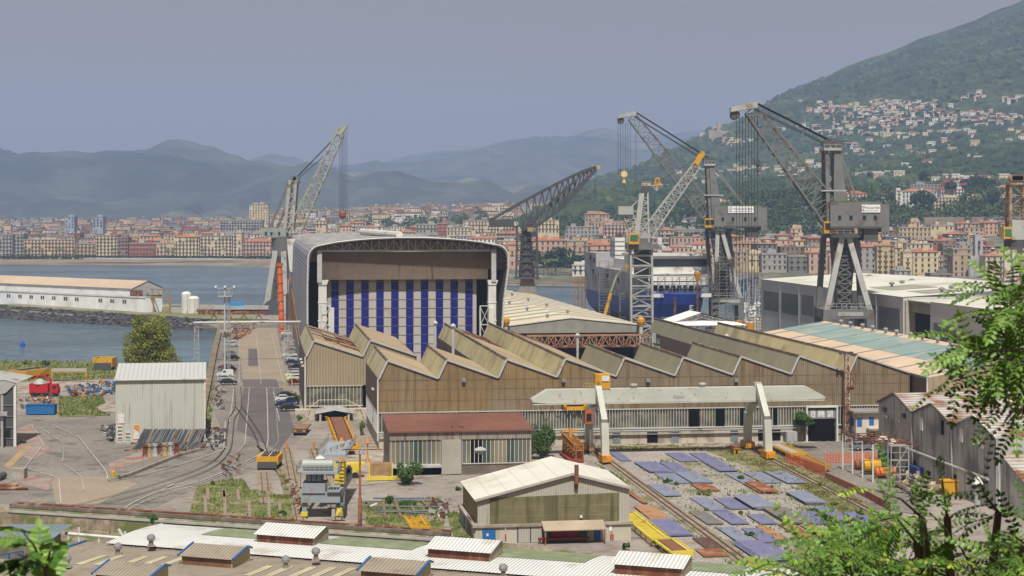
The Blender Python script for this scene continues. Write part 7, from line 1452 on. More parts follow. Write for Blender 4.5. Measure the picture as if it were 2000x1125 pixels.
def carrier(label, px, py, w_m, L_m, h, fr=W, name='heavy_carrier', rz=0., bars=0, m=M_yel):
 g = G(px, py); t = T(name, label, 'transporter', tuple(g), W, rz=rz); t.base = Vector((0,0,0))
 t.part('frame', MB().box(-w_m/2, w_m/2, 0, .4, .9, h).box(-w_m/2, w_m/2, L_m-.4, L_m, .9, h).box(-w_m/2, -w_m/2+.4, .4, L_m-.4, .9, h).box(w_m/2-.4, w_m/2, .4, L_m-.4, .9, h), m); t.part('bumper', MB().box(-w_m/2+.2, w_m/2-.2, -.15, 0, .3, h*.62), M_cgd)
 for k in range(bars): t.part('load_bar', MB().bar((-w_m/2+.6+k*(w_m-1.2)/max(1, bars-1), .3, h), (-w_m/2+.6+k*(w_m-1.2)/max(1, bars-1), L_m-.2, h+.15), .22), [M_cgl, M_cgd, M_rust][k % 3])
 t.part('deck', MB().box(-w_m/2+.4, w_m/2-.4, .4, L_m-.4, h-.5, h-.35), M_cgd)
 for sx in (-1, 1):
  for k in range(3): y = .8+k*(L_m-1.6)/2; t.part('wheel', MB().tube((sx*(w_m/2-.5), y, .5), (sx*(w_m/2-.1), y, .5), .48, n=10), M_black)
 return t
carrier('orange-yellow carriage on short rails below the road curve', 522, 918, 3.6, 6, 2.2, bars=6); carrier('yellow-topped transporter on the far pale ramp', 200, 724, 5.2, 6, 3.4)
carrier('grey and yellow steel carriage with red frames at the far left', 33, 742, 6, 9, 2.4, rz=-.5, bars=4)
g = G(585, 851); t = T('flatbed_trailer', 'rusty-decked flatbed trailer with orange tail lights on the road edge', 'trailer', tuple(g), W); t.base = Vector((0,0,0)); t.part('deck', MB().box(-1.25, 1.25, 0, 9, 1.0, 1.3), mat('rusty_deck', (.24,.13,.08), .9, var=.3, vs=.6)); t.part('tail_board', MB().box(-1.3, 1.3, -.15, 0, .5, 1.35), M_cgd)
for s_ in (-1, 1):
 t.part('tail_light', MB().box(s_*.85-.25, s_*.85+.25, -.2, -.15, .8, 1.05), mat('tail_orange', (.75,.22,.02), .4));
 for k in range(3): t.part('wheel', MB().tube((s_*.9, 1+k*1.2, .45), (s_*1.25, 1+k*1.2, .45), .45, n=10), M_black)
g = G(135, 746); t = T('roller_frame', 'long white roller beam on red and yellow posts in the grass', 'beam', tuple(g), W); Yq = g.y; x = lambda px: P(px,0,Yq).x; t.part('beam', MB().box(x(100), x(169), Yq, Yq+1.2, 2.7, 3.3), M_cgl); t.part('yellow_rail', MB().box(x(102), x(169), Yq-.1, Yq, 2.4, 2.6), M_yel)
for px in (101.5, 168): t.part('post', MB().box(x(px)-.15, x(px)+.15, Yq, Yq+.3, 0, 2.7), M_yel)
# dark shed at the left edge
a = G(32, 872); t = T('dark_open_shed', 'dark open-fronted shed cut by the left edge of the picture', 'shed', (a.x, a.y, 0), W); Yq = a.y; x = lambda px: P(px,0,Yq).x; z = lambda py: P(0,py,Yq).z
t.part('side_wall', MB().box(x(-60), a.x, Yq, Yq+.3, 0, z(752)), mat('dark_steel_wall', (.07,.07,.075), .8, var=.2)); t.part('sloped_fascia', MB().prism([(x(-60), Yq-.3, z(744)), (x(10), Yq-.3, z(742)), (x(32), Yq-.3, z(748)), (x(12), Yq-.3, z(767)), (x(-60), Yq-.3, z(790))][::-1], (0, .3, 0)), M_cgl); t.part('roof', MB().add([(x(-60), Yq-.4, z(744)), (x(10), Yq-.4, z(742)), (x(32), Yq-.4, z(748)), (x(32), Yq+12, z(748)+.2), (x(-60), Yq+12, z(744)+1.2)], [(0,1,2,3,4)]), M_cgl)  # dark grey wall across the open front
t.part('corner_post', MB().box(a.x-.5, a.x, Yq-.1, Yq, 0, z(752)), M_white); t.part('centre_post', MB().tube((x(10), Yq-2, 0), (x(10), Yq-2, z(770)), .25), M_cgl); t.part('truss_arm', MB().bar((x(-10), Yq-2.5, z(805)), (x(22), Yq-2.5, z(805)), .7), M_cgl); t.part('gantry_rail', MB().bar((x(12), Yq+1, z(787)), (x(52), Yq+1, z(788)), .35), M_cgl)
for k in range(4): t.part('wall_stiffener', MB().bar((x(-10), Yq-.1, 1.5+k*2), (a.x-.6, Yq-.1, 1.5+k*2), .12), M_steel)
for k, (px, py, w_, l_, mm) in enumerate([(20,936,2.2,4,M_conc2),(34,936,.6,4,M_cgl),(42,936,.6,4,M_cgl),(2,940,1.2,3,M_cgd)]):
 g = G(px, py); solo('concrete_pipe' if k else 'concrete_block', ['pale concrete block by the left edge','left concrete pipe of the pair by the left edge','right concrete pipe of the pair by the left edge','dark tyre heap at the left edge'][k], 'pipe' if k else 'block', MB().tube(g+Vector((-w_/2,0,.6)), g+Vector((w_/2-1,l_,.6)), .55, n=12) if k else MB().prism([tuple(g), (g.x+w_, g.y, 0), (g.x+w_, g.y, 1.6), (g.x, g.y, 1.7)], (0,2,0)), mm, tuple(g), W)
for k, (a_, b_) in enumerate((((0,952),(36,951)),((0,958),(55,957)))): solo('rusty_pipe', '%s long rusty pipe lying at the left edge' % ('upper','lower')[k], 'pipe', MB().tube(G(*a_)+Vector((0,0,.3)), G(*b_)+Vector((0,0,.3)), .28), M_rust, tuple(G(*a_)), W)
# ---- scrap heaps along the roadside: countless small pieces
def scrap(name, label, area, n, s_, mats):
 mb = MB(); q = [G(*p_) for p_ in area]; c = sum(q, Vector())/len(q)
 for _ in range(n):
  i = rf_.randrange(len(q)); a_, b_ = q[i], q[(i+1) % len(q)]; r1, r2 = rf_.random(), rf_.random()
  if r1+r2 > 1: r1, r2 = 1-r1, 1-r2
  p_ = c+(a_-c)*r1+(b_-c)*r2; mb.mi = rf_.randrange(len(mats)); an = rf_.uniform(0, 6.28); L_ = rf_.uniform(.4, 1)*s_; dz = rf_.uniform(0, .7)*s_
  mb.bar(p_+Vector((0,0,.15+rf_.random()*.5*s_)), p_+Vector((math.cos(an)*L_, math.sin(an)*L_, .15+dz)), rf_.uniform(.1,.3)*s_**.5, rf_.uniform(.08,.5)*s_**.5)
 return props(struct(name, mb, mats, label, kind='stuff'), cat='scrap')
SC = [M_rust, M_cgl, M_conc2, mat('scrap_orange', (.42,.18,.04), .8), M_cgd]
scrap('scrap_heap', 'long rusty scrap heap at the far left of the quay road', [(436,642),(500,634),(490,648),(462,665),(440,668)], 420, 2.2, SC); scrap('scrap_heap', 'scrap and rubble between the parked cars and quay wall', [(418,760),(436,762),(432,800),(412,800)], 120, 1.2, [M_cgl, M_conc2, M_cgd, M_rust])
scrap('scrap_heap', 'grey and brown metal offcuts beside the road below the wall', [(408,838),(436,842),(435,880),(400,884)], 60, 1.3, [M_cgd, M_cgl, mat('blue_black_steel', (.05,.07,.09), .6), M_rust]); scrap('scrap_heap', 'rusty and blue machine parts near the blue container', [(125,762),(222,752),(222,772),(150,778)], 190, 2.0, SC+[M_bc, M_bc])
scrap('scrap_heap', 'junk pile between the blue container and red truck', [(36,785),(60,780),(110,782),(100,790),(40,800)], 120, 1.4, SC); scrap('scrap_heap', 'rusty scrap by the foot of the silver hall', [(556,640),(600,640),(590,664),(565,664)], 90, 1.6, SC); scrap('scrap_heap', 'rust debris on the concrete apron left of the low workshop', [(440,900),(470,893),(480,930),(430,935)], 16, 1.2, [M_rust, M_cgd])
scrap('scrap_heap', 'rusty beams heaped at the grass edge in the centre', [(835,985),(870,975),(880,1012),(845,1020)], 34, 1.2, [M_rust, M_cgd, M_cgl]); scrap('scrap_heap', 'black bags and grey bundles at the left corner of the blank shed', [(198,838),(222,835),(224,865),(212,864)], 60, 1.3, [M_cgd, M_cgd, M_cgl, M_black])
scrap('scrap_heap', 'oily machine debris beneath the rusty canopy frame', [(1700,905),(1760,905),(1800,960),(1740,945)], 130, 1.3, SC+[M_cgd, M_cgd, M_bc]); scrap('scrap_heap', 'planks and cream offcuts piled beside the grey wall', [(1760,945),(1800,940),(1830,965),(1780,975)], 90, 2.4, [mat('cream_wood', (.42,.36,.2), .9), M_conc2, M_cgd])
scrap('scrap_heap', 'debris spread behind the bush in front of the small gantry', [(560,940),(580,960),(600,1000),(575,1000)], 40, 1.2, [M_rust, M_conc2])
# ================================================================ LOW WORKSHOP WITH RED ROOF
M_redroof = mat('red_brown_roof', (.165,.072,.048), .8, var=.16, vs=.12, fine=(.7,.12), dirt=((.17,.075,.055), .2, .3)); M_fasc = mat('greyed_fascia', (.33,.29,.25), .85, var=.15, vs=.3, rib=('xy', .35, .04), streak=((.15,.11,.08), .5))
lv = S.uv(760, 930)[1]; u0, ze = S.uz(761, 844, lv); u1, _ = S.uz(1038, 843, lv); zb = S.uz(900, 858, lv)[1]; lD = 14.
t = T('red_roof_workshop', 'low workshop with rust-red flat roof and a patchwork of greenish window panes', 'workshop', (u0, lv, 0))
t.part('roof', MB().add([(u0-.3, lv-.4, ze+.1), (u1+.3, lv-.4, ze+.1), (u1+.3, lv+lD, ze+1.3), (u0-.3, lv+lD, ze+1.3)], [(0,1,2,3)]).bar((u0-.3, lv-.4, ze), (u1+.3, lv-.4, ze), .25), M_redroof)
t.part('fascia', MB().box(u0, u1, lv-.15, lv, zb, ze), M_fasc); t.part('side_wall', MB().prism([(u0, lv, 0), (u0, lv+lD, 0), (u0, lv+lD, ze+1.2), (u0, lv, ze)], (.3, 0, 0)), M_fasc); t.part('far_side_wall', MB().box(u1-.3, u1, lv, lv+lD, 0, ze), M_fasc); t.part('back_wall', MB().box(u0, u1, lv+lD-.3, lv+lD, 0, ze+1), M_fasc)
zw = S.uz(900, 905, lv)[1]
PC = [mat('pane_dark_green', (.05,.075,.06), .35, var=.2), mat('pane_olive', (.15,.145,.095), .45, var=.2), mat('pane_tan', (.22,.19,.13), .5, var=.2), M_dark, mat('pane_grey', (.12,.13,.125), .4, var=.2)]
def panes(px0, px1, n, seq):
 a, b = S.uz(px0, 880, lv)[0], S.uz(px1, 880, lv)[0]
 for i in range(n):
  x0 = a+(b-a)*i/n; x1 = a+(b-a)*(i+1)/n; t.part('window_pane', MB().box(x0+.05, x1-.05, lv+.05, lv+.15, zw, zb), PC[seq[i % len(seq)]])
 f = MB()
 for i in range(n+1): x = a+(b-a)*i/n; f.box(x-.05, x+.05, lv-.02, lv+.1, zw, zb)
 f.box(a, b, lv-.04, lv+.1, zw-.15, zw); t.part('window_frame', f, M_frame)
panes(764, 860, 11, [2,1,4,1,4,0,0,1,4,1,2]); panes(903, 1036, 17, [4,1,3,3,3,0,0,1,2,2,2,0,0,4,4,1,1])
a, b = S.uz(862, 880, lv)[0], S.uz(901, 880, lv)[0]; t.part('sliding_door', MB().box(a, b, lv-.2, lv, .15, zb), mat('grey_cream_door', (.34,.32,.28), .8, var=.1, vs=.3)); t.part('lower_wall', MB().box(b, u1, lv+.1, lv+.3, 0, zw-.15), mat('brown_render', (.15,.12,.10), .9, var=.25, vs=.5)); t.part('dark_undercroft', MB().box(u0+.3, a, lv+.4, lv+.6, 0, zw-.15), M_dark); t.part('lintel_slab', MB().box(u0-.5, a, lv-.8, lv+.3, zw-.5, zw-.15), M_cgl)
for px in (900, 885, 905): x = S.uz(px, 838, lv)[0]; t.part('roof_vent', MB().box(x-.15, x+.15, lv+1.4, lv+1.7, ze+.2, ze+.6), M_rust)
uu, vv = S.uv(937, 925); t = T('extraction_unit', 'sky-blue and silver dust extraction unit with cowl behind the white gabled shed', 'extraction unit', (uu, vv, 0)); t.part('body', MB().box(uu-1.6, uu+1.6, vv, vv+2.5, .2, 2.8), paint('unit_blue', (.10,.24,.45))); t.part('duct', MB().box(uu-.9, uu+.9, vv-.6, vv-.05, 0, 3.2), M_cgl); t.part('cowl', MB().lathe((uu, vv, 3.2), [(.8,0),(1.35,.7),(1.25,.85),(.6,1.4)], 8), M_cgl)
t.part('elbow', MB().path([(uu+1.5+1.5*math.cos(R(a_)), vv, 2.4+1.*math.sin(R(a_))) for a_ in range(150, -20, -20)], .55, 8), M_cgl); t.part('plenum', MB().box(uu+2, uu+6, vv-.5, vv+2, 1, 2.3), M_cgd)
# ================================================================ WHITE GABLED SHED
wv = S.uv(930, 1062)[1]; u0, zl = S.uz(933, 977, wv); u1, zr = S.uz(1229, 953, wv); um, zm = S.uz(1117, 926, wv); wD = 16.5
t = T('white_gabled_shed', 'white-roofed gabled shed with a wide mossy translucent panel and blue doors', 'shed', (u0, wv, 0)); M_ws = mat('light_ribbed_wall', (.43,.405,.355), .7, var=.05, vs=.1, rib=('xy', .32, .03), streak=((.3,.26,.2), .12)); zk = S.uz(1000, 1023, wv)[1]
t.part('front_gable', MB().prism([(u0, wv, zk), (u1, wv, zk), (u1, wv, zr), (um, wv, zm), (u0, wv, zl)], (0, .25, 0)), M_ws); M_wroof = mat('cream_white_roof', (.62,.61,.55), .65, var=.05, vs=.08, rib=('x', 2.2, .02), dirt=((.5,.48,.4), .1, .15)); r = MB()
r.add([(u0-.4, wv-.3, zl), (um, wv-.3, zm+.1), (um, wv+wD, zm+.1), (u0-.4, wv+wD, zl)], [(0,1,2,3)]); r.add([(um, wv-.3, zm+.1), (u1+.3, wv-.3, zr), (u1+.3, wv+wD, zr), (um, wv+wD, zm+.1)], [(0,1,2,3)]); t.part('roof', r, M_wroof)
t.part('verge_trim', MB().bar((u0-.4, wv-.35, zl), (um, wv-.35, zm+.05), .28).bar((um, wv-.35, zm+.05), (u1+.3, wv-.35, zr), .28), mat('pinkish_trim', (.42,.38,.35), .7))
M_moss = mat('mossy_translucent', (.20,.18,.095), .6, var=.2, vs=.8, rib=('x', .25, .03), streak=((.10,.095,.045), .55)); a, z1 = S.uz(957, 973, wv); b, z0 = S.uz(1209, 1022, wv); tp = t.part('translucent_panel', MB().prism([(a, wv-.06, z0), (b, wv-.06, z0), (b, wv-.06, z1+.35), (a, wv-.06, z1)], (0, .05, 0)), M_moss)
for k in (1, 2): t.part('panel_joint', MB().box(a, b, wv-.08, wv-.06, z0+(z1-z0)*k/3, z0+(z1-z0)*k/3+.05), M_fasc, parent=tp)
t.part('side_upper', MB().box(u0, u0+.25, wv+.25, wv+wD, zk, zl-.05), mat('mossy_side', (.24,.20,.09), .7, var=.12, rib=('y', 1.1, .02))); t.part('side_lower', MB().box(u0-.5, u0-.2, wv, wv+wD, 0, zk-.3), mat('side_render', (.36,.34,.30), .9)); t.part('ledge', MB().box(u0-.7, u1+.4, wv-.45, wv+.3, zk-.35, zk), M_conc2).name = 'ledge'
t.part('side_ledge', MB().box(u0-.7, u0+.3, wv+.3, wv+wD, zk-.35, zk-.02), M_conc2); t.part('lower_wall', MB().box(u0-.3, u1+.2, wv-.2, wv+.1, 0, zk-.35), mat('cream_render', (.45,.415,.34), .9, var=.08, vs=.2, streak=((.25,.2,.13), .25))); t.part('right_wall', MB().box(u1-.25, u1, wv+.25, wv+wD, 0, zr-.05), M_ws); t.part('back_wall', MB().prism([(u0, wv+wD-.3, 0), (u1, wv+wD-.3, 0), (u1, wv+wD-.3, zr-.1), (um, wv+wD-.3, zm), (u0, wv+wD-.3, zl-.1)], (0, .2, 0)), M_ws)
M_bd = paint('door_blue', (.02,.12,.36));
def dr(name, px0, px1, py0, py1, m, lb=None, d=.25): a, z1 = S.uz(px0, py0, wv-.2); b, z0 = S.uz(px1, py1, wv-.2); return t.part(name, MB().box(a, b, wv-d, wv-d+.05, max(z0, .05), z1), m, label=lb)
dd = dr('door', 942, 968, 1034, 1058, M_bd, 'plain blue door'); dr('door_notice', 950, 954, 1042, 1047, M_white, d=.28); dr('sliding_door', 1011, 1060, 1027, 1065, M_ws, 'wide ribbed grey sliding door'); dr('door_frame', 1010, 1012, 1026, 1065, paint('navy_frame', (.02,.03,.08)), d=.3); dr('door_frame', 1035, 1037, 1027, 1064, paint('navy_frame', (.02,.03,.08)), d=.3); dr('door_frame', 1059, 1061, 1026, 1065, paint('navy_frame', (.02,.03,.08)), d=.3)
dr('recess_wall', 1069, 1147, 1037, 1068, paint('green_wall', (.06,.17,.09))); dr('door', 1160, 1173, 1036, 1064, M_bd, 'plain blue door'); dr('extinguisher', 986, 988.5, 1043, 1054, paint('fire_red', (.4,.02,.02)), d=.35); dr('extinguisher', 1191.5, 1194, 1043, 1054, paint('fire_red', (.4,.02,.02)), d=.35); dr('extinguisher', 1195.5, 1198, 1043, 1054, paint('fire_red', (.4,.02,.02)), d=.35); dr('sign', 985, 989, 1030, 1035, M_sign); dr('sign', 1190, 1195, 1025, 1037, M_sign); dr('red_cabinet', 1072, 1081, 1044, 1056, mat('old_red', (.3,.08,.05), .7), d=.5)
a, zc = S.uz(1062, 1034, wv-2.4); b, _ = S.uz(1184, 1034, wv-2.4); t.part('porch_roof', MB().add([(a, wv-2.6, zc-.1), (b, wv-2.6, zc-.1), (b, wv-.3, zc+.7), (a, wv-.3, zc+.7)], [(0,1,2,3)]).bar((a, wv-2.6, zc-.15), (b, wv-2.6, zc-.15), .12), mat('porch_sheet', (.42,.35,.26), .8, rib=('x', .3, .04)))
for x in (a+.2, b-.2): t.part('porch_post', MB().box(x-.07, x+.07, wv-2.55, wv-2.4, 0, zc-.2), M_rust)
t.part('side_door', MB().box(u0-.55, u0-.5, wv+10, wv+11.4, 0, 2.3), M_bd); t.part('side_gate', MB().box(u0-.55, u0-.5, wv+3, wv+7, 0, 2.6), M_cgd)
x, z = S.uz(1126, 945, wv-.6); x2, z2 = S.uz(1126, 908, wv-.6); t.part('flue', MB().tube((x, wv-.6, z), (x, wv-.6, z2), .28, n=10).tube((x, wv-.6, z), (x, wv-.2, z-.6), .26, n=8), mat('rusty_flue', (.17,.08,.05), .8, var=.4, vs=1.5)); x, z = S.uz(1135, 1009, wv-.2); t.part('wall_lamp', MB().box(x-.15, x+.15, wv-.3, wv-.07, z-.15, z+.15), M_white)
ux, vx = S.uv(1112, 1071); t2 = T('red_bench', 'red sofa bench under the porch of the white gabled shed', 'bench', (ux, vx, 0)); t2.part('seat', MB().box(ux-3.4, ux+3.2, wv-1.6, wv-.9, .5, .75), mat('dark_red_vinyl', (.18,.02,.02), .6)); t2.part('backrest', MB().box(ux-1.6, ux+1.8, wv-1, wv-.8, .8, 1.7), mat('bright_red_vinyl', (.3,.02,.02), .6))
for k in (-3.2, 3): t2.part('leg', MB().box(ux+k-.1, ux+k+.1, wv-1.5, wv-1, 0, .5), M_cgd)
# ================================================================ GREY GABLED SHEDS AT THE RIGHT
gu_ = 104.; M_gw = mat('sooty_grey_wall', (.46,.455,.44), .9, var=.14, vs=.12, streak=((.18,.165,.15), .45), dirt=((.22,.21,.2), .15, .25)); M_gr = mat('rusty_white_ribbed_roof', (.46,.43,.40), .7, var=.14, vs=.3, rib=('y', .95, .14), dirt=((.22,.09,.045), .25, .5))
vs_ = [S.vz(px, 800, gu_)[0] for px in (1716, 1784, 1862, 1950)]; t = T('grey_gabled_sheds', 'row of three sooty grey gabled sheds with rust-streaked ribbed roofs at the right', 'shed', (gu_, vs_[3], 0)); ev = 10.4
for k in range(3):
 va, vb = vs_[k], vs_[k+1]; vm = (va+vb)/2; zp = ev+2.3
 t.part('gable_wall', MB().prism([(gu_, va, 0), (gu_, vb, 0), (gu_, vb, ev), (gu_, vm, zp), (gu_, va, ev)][::-1], (.3, 0, 0)), M_gw); rf = t.part('roof', MB().add([(gu_-.4, vb, ev+.05), (gu_+60, vb, ev+.05), (gu_+60, vm, zp+.05), (gu_-.4, vm, zp+.05)], [(0,1,2,3)]).add([(gu_-.4, vm, zp+.05), (gu_+60, vm, zp+.05), (gu_+60, va, ev+.05), (gu_-.4, va, ev+.05)], [(0,1,2,3)]), M_gr)
 t.part('verge', MB().bar((gu_-.35, va, ev), (gu_-.35, vm, zp), .22).bar((gu_-.35, vm, zp), (gu_-.35, vb, ev), .22), mat('dark_verge', (.12,.10,.09), .8) if k < 2 else M_white, parent=rf)
 t.part('downpipe', MB().tube((gu_-.2, vb+.1, 0), (gu_-.2, vb+.1, ev), .14), M_cgl)
t.part('front_wall', MB().box(gu_+.3, gu_+60, vs_[3], vs_[3]+.3, 0, ev), mat('white_ribbed_band', (.42,.42,.41), .7, rib=('xy', .4, .04))); t.part('back_wall', MB().box(gu_+.3, gu_+60, vs_[0]-.3, vs_[0], 0, ev), M_gw)
t.part('lean_to_roof', MB().add([(gu_+.2, vs_[3]-.1, 8.2), (gu_+60, vs_[3]-.1, 8.2), (gu_+60, vs_[3]-9, 5), (gu_+.2, vs_[3]-9, 5)], [(3,2,1,0)]), M_gr); t.part('lean_to_side', MB().prism([(gu_+.3, vs_[3], 0), (gu_+.3, vs_[3]-9, 0), (gu_+.3, vs_[3]-9, 4.9), (gu_+.3, vs_[3], 8.1)], (.3,0,0)), M_gw)
for px, py, w_, h_, m_ in ((1729,800,1.4,.7,M_cgd),(1731,813,2.2,.35,M_cgl),(1757,822,2.2,.35,M_cgl),(1767,812,1,.7,M_cgd),(1803,828,1.1,2,M_white),(1841,835,1,2.2,M_dark),(1881,850,1.,2,M_white),(1922,862,1.,2.,M_white),(1787,915,.8,2.6,M_dark),(1814,940,1.6,3.2,M_dark),(1866,940,1,2,M_dark)):
 v_, z_ = S.vz(px, py, gu_); t.part('wall_fitting' if m_ is not M_dark else 'opening', MB().box(gu_-.35 if m_ is not M_dark else gu_-.06, gu_, v_-w_/2, v_+w_/2, z_-h_/2, z_+h_/2), m_)
for px, py in ((1732,858),(1750,865)): v_, z_ = S.vz(px, py, gu_); t.part('vent_hood', MB().lathe((gu_-.6, v_, z_-.5), [(.7,0),(.9,.5),(.6,1.),(.2,1.2)], 8), M_white)
v0_, z0_ = S.vz(1740, 885, gu_-.5); v1_, z1_ = S.vz(1930, 963, gu_-.5); t.part('steam_pipe', MB().tube((gu_-.5, v0_, 4.5), (gu_-.5, v1_, 4.2), .22), M_cgl); t.part('blue_tarpaulin', MB().box(gu_-1.2, gu_-.2, S.vz(1805,940,gu_)[0], S.vz(1783,930,gu_)[0], .1, 2.2), mat('dark_blue_tarp', (.02,.06,.2), .7)); t.part('blue_tarpaulin', MB().box(gu_-1.2, gu_-.2, S.vz(1745,930,gu_)[0], S.vz(1728,920,gu_)[0], .1, 2.6), mat('dark_blue_tarp', (.02,.06,.2), .7))
uu, vv = S.uv(1909, 1010); t = T('silver_chimney', 'short silver chimney with conical cap in front of the grey sheds', 'chimney', (uu, vv, 0)); t.part('pipe', MB().tube((uu, vv, 0), (uu, vv, S.uz(1909, 945, vv)[1]), .42, n=12), M_cgl); t.part('cap', MB().lathe((uu, vv, S.uz(1909, 945, vv)[1]), [(.85,0),(.85,.1),(.4,.7),(.25,1.)], 12), M_white)
# white office
ov = 316.5; a, _ = S.uz(1658, 800, ov); b, _ = S.uz(1716, 800, ov); zt2 = S.uz(1690, 806, ov)[1]
t = T('white_office', 'small two-storey white office with blue windows beside the rusty mast', 'office', (a, ov, 0)); t.part('wall', MB().box(a+1.3, b+2, ov, fv-.5, 0, zt2), mat('white_render', (.55,.51,.45), .9, var=.08, vs=.3, streak=((.3,.25,.2), .2))); t.part('roof_slab', MB().box(a+.6, b+2.4, ov-.8, fv-.4, zt2, zt2+.35), M_flat); t.part('balcony', MB().box(b-2.4, b+.5, ov-1.4, ov, 2.6, 2.8), M_conc2); t.part('awning', MB().box(b-2.2, b+.5, ov-1.3, ov-.1, 2.9, 3.0), mat('awning_cream', (.62,.56,.42), .8))
for x, z in ((a+1.9, 3.2),(a+4.2,3.4)): t.part('window', MB().box(x-.35, x+.55, ov-.06, ov, z, z+1.5), M_bd)
t.part('side_window', MB().box(a+1.24, a+1.3, ov+1, ov+2.4, 3.2, 4.6), M_bd); t.part('side_window', MB().box(a+1.24, a+1.3, ov+3, ov+4, 3.2, 4.6), M_bd); t.part('doorway', MB().box(b-1.6, b-.6, ov-.06, ov, 0, 2.1), M_dark); t.part('blue_door', MB().box(a+1.22, a+1.3, ov+.6, ov+1.6, 0, 2.2), M_bd)
# rusty mast against the factory
g = S.uv(1654, 864); uu, vv = g; zt3 = S.uz(1656, 692, vv)[1]; t = T('rusty_mast', 'tall rust-streaked white lattice mast standing before the factory wall', 'mast', (uu, vv, 0)); t.part('lattice', MB().lattice((uu, vv, 0), (uu, vv, zt3), .9, .9, .6, .6, .16, .1, 20), paint('rusty_white', (.45,.38,.30), dirt=((.28,.10,.04), .9, .6))); t.part('platform', MB().box(uu-.3, uu+1.3, vv-.7, vv+.7, zt3*.62, zt3*.62+.2).box(uu+.6, uu+1.2, vv-.4, vv+.4, zt3*.6, zt3*.72), M_rust); t.part('lamp_bar', MB().bar((uu-1.4, vv, zt3), (uu+1, vv, zt3), .15), M_cgl)
for k in (-1.3, -.5, .4, .9): t.part('floodlight', MB().box(uu+k-.2, uu+k+.2, vv-.4, vv, zt3, zt3+.5), M_cgd)
# rusty lamp mast in the foreground
g = G(703, 1030); z1 = CAMH-(878-HY)/FPX*g.y; t = T('rusty_lamp_post', 'tall rust-brown post with a cross bar in the foreground yard', 'post', tuple(g), W); t.part('post', MB().tube(g, g+Vector((0,0,4)), .28, .26).tube(g+Vector((0,0,4)), g+Vector((0,0,z1)), .16, .14), mat('flaking_rust', (.30,.12,.05), .85, var=.4, vs=1.5)); t.part('cross_bar', MB().bar(g+Vector((-2.4,0,z1)), g+Vector((3.,0,z1)), .14), M_rust)
for k in (-.3, .2): t.part('lamp', MB().box(g.x+k-.2, g.x+k+.2, g.y-.3, g.y+.1, z1-.6, z1-.1), M_cgl)
def street_lamp(label, px, py, h, side=1, arm=1.8):
 g = G(px, py); t = T('street_lamp', label, 'street lamp', tuple(g), W, 'street lamps'); t.part('pole', MB().path([g, g+Vector((0,0,h-1)), g+Vector((.3*side,0,h-.3)), g+Vector((arm*.7*side,0,h))], .07), M_cgd); e = g+Vector((arm*side,0,h+.15)); t.part('lamp_head', MB().bar(e-Vector((.55*side,0,.15)), e+Vector((.35*side,0,.2)), .38, .2), M_white)
street_lamp('white-headed lamp leaning right beside the rusty lamp post', 705, 1035, 3.2)
# ================================================================ STEEL PLATES in the plate yard
PLM = {'b': mat('primer_violet_blue', (.145,.15,.27), .55, var=.16, vs=.5, fine=(3,.08), dirt=((.22,.21,.27), .35, .28), spec=.4), 'c': mat('primer_grey_blue', (.18,.205,.29), .6, var=.16, vs=.5, fine=(3,.08), dirt=((.26,.26,.26), .35, .3)), 'g': mat('dull_grey_plate', (.15,.155,.16), .6, var=.2, vs=.5, dirt=((.22,.15,.11), .5, .45)), 'r': mat('rust_orange_plate', (.21,.08,.04), .9, var=.3, vs=.5, dirt=((.34,.20,.12), .4, .4)), 't': mat('tan_rusty_plate', (.36,.22,.12), .9, var=.25, vs=.4, dirt=((.27,.10,.04), .4, .5)), 'k': mat('dark_rust_plate', (.10,.055,.045), .9, var=.3, vs=.5)}
PN = {'b': 'violet-blue', 'c': 'grey-blue', 'g': 'dull grey', 'r': 'rusty orange', 't': 'tan and rust', 'k': 'dark rusty'}
PL = [(1190,884,1230,901,'b',1),(1303,886,1362,902,'b',1),(1347,886,1402,902,'b',1),(1290,904,1347,923,'b',1),(1375,903,1437,922,'b',2),(1247,905,1309,924,'b',2),(1324,925,1392,945,'c',2),(1282,926,1345,945,'c',1),(1418,925,1475,944,'c',1),(1455,924,1523,944,'c',1),(1495,923,1571,945,'c',2),(1352,947,1403,960,'r',1),(1455,945,1515,964,'r',3),(1268,948,1328,970,'c',1),(1351,973,1418,998,'c',1),(1396,974,1460,995,'b',1),(1437,972,1515,996,'c',4),(1537,965,1611,986,'c',4),(1350,1001,1410,1025,'g',1),(1395,1001,1460,1025,'b',1),(1460,1007,1515,1025,'b',1),(1496,997,1587,1026,'g',4),(1550,1001,1625,1024,'b',1),(1594,995,1665,1020,'b',3),(1522,1025,1590,1052,'r',1),(1565,1027,1620,1050,'t',1),(1620,1027,1690,1052,'b',1),(1403,1032,1470,1060,'c',1),(1450,1033,1523,1060,'b',1),(1480,1028,1535,1055,'t',1),(1438,1062,1533,1099,'b',4),(1498,1064,1560,1099,'b',1),(1228,962,1262,985,'r',1),(1240,990,1308,1018,'t',1),(1272,1018,1350,1048,'b',2),(1355,1052,1410,1072,'k',1),(1360,1074,1420,1088,'r',1),(1570,1056,1630,1088,'r',1),(1625,1058,1690,1090,'r',1),(1330,884,1345,886,'g',1)]
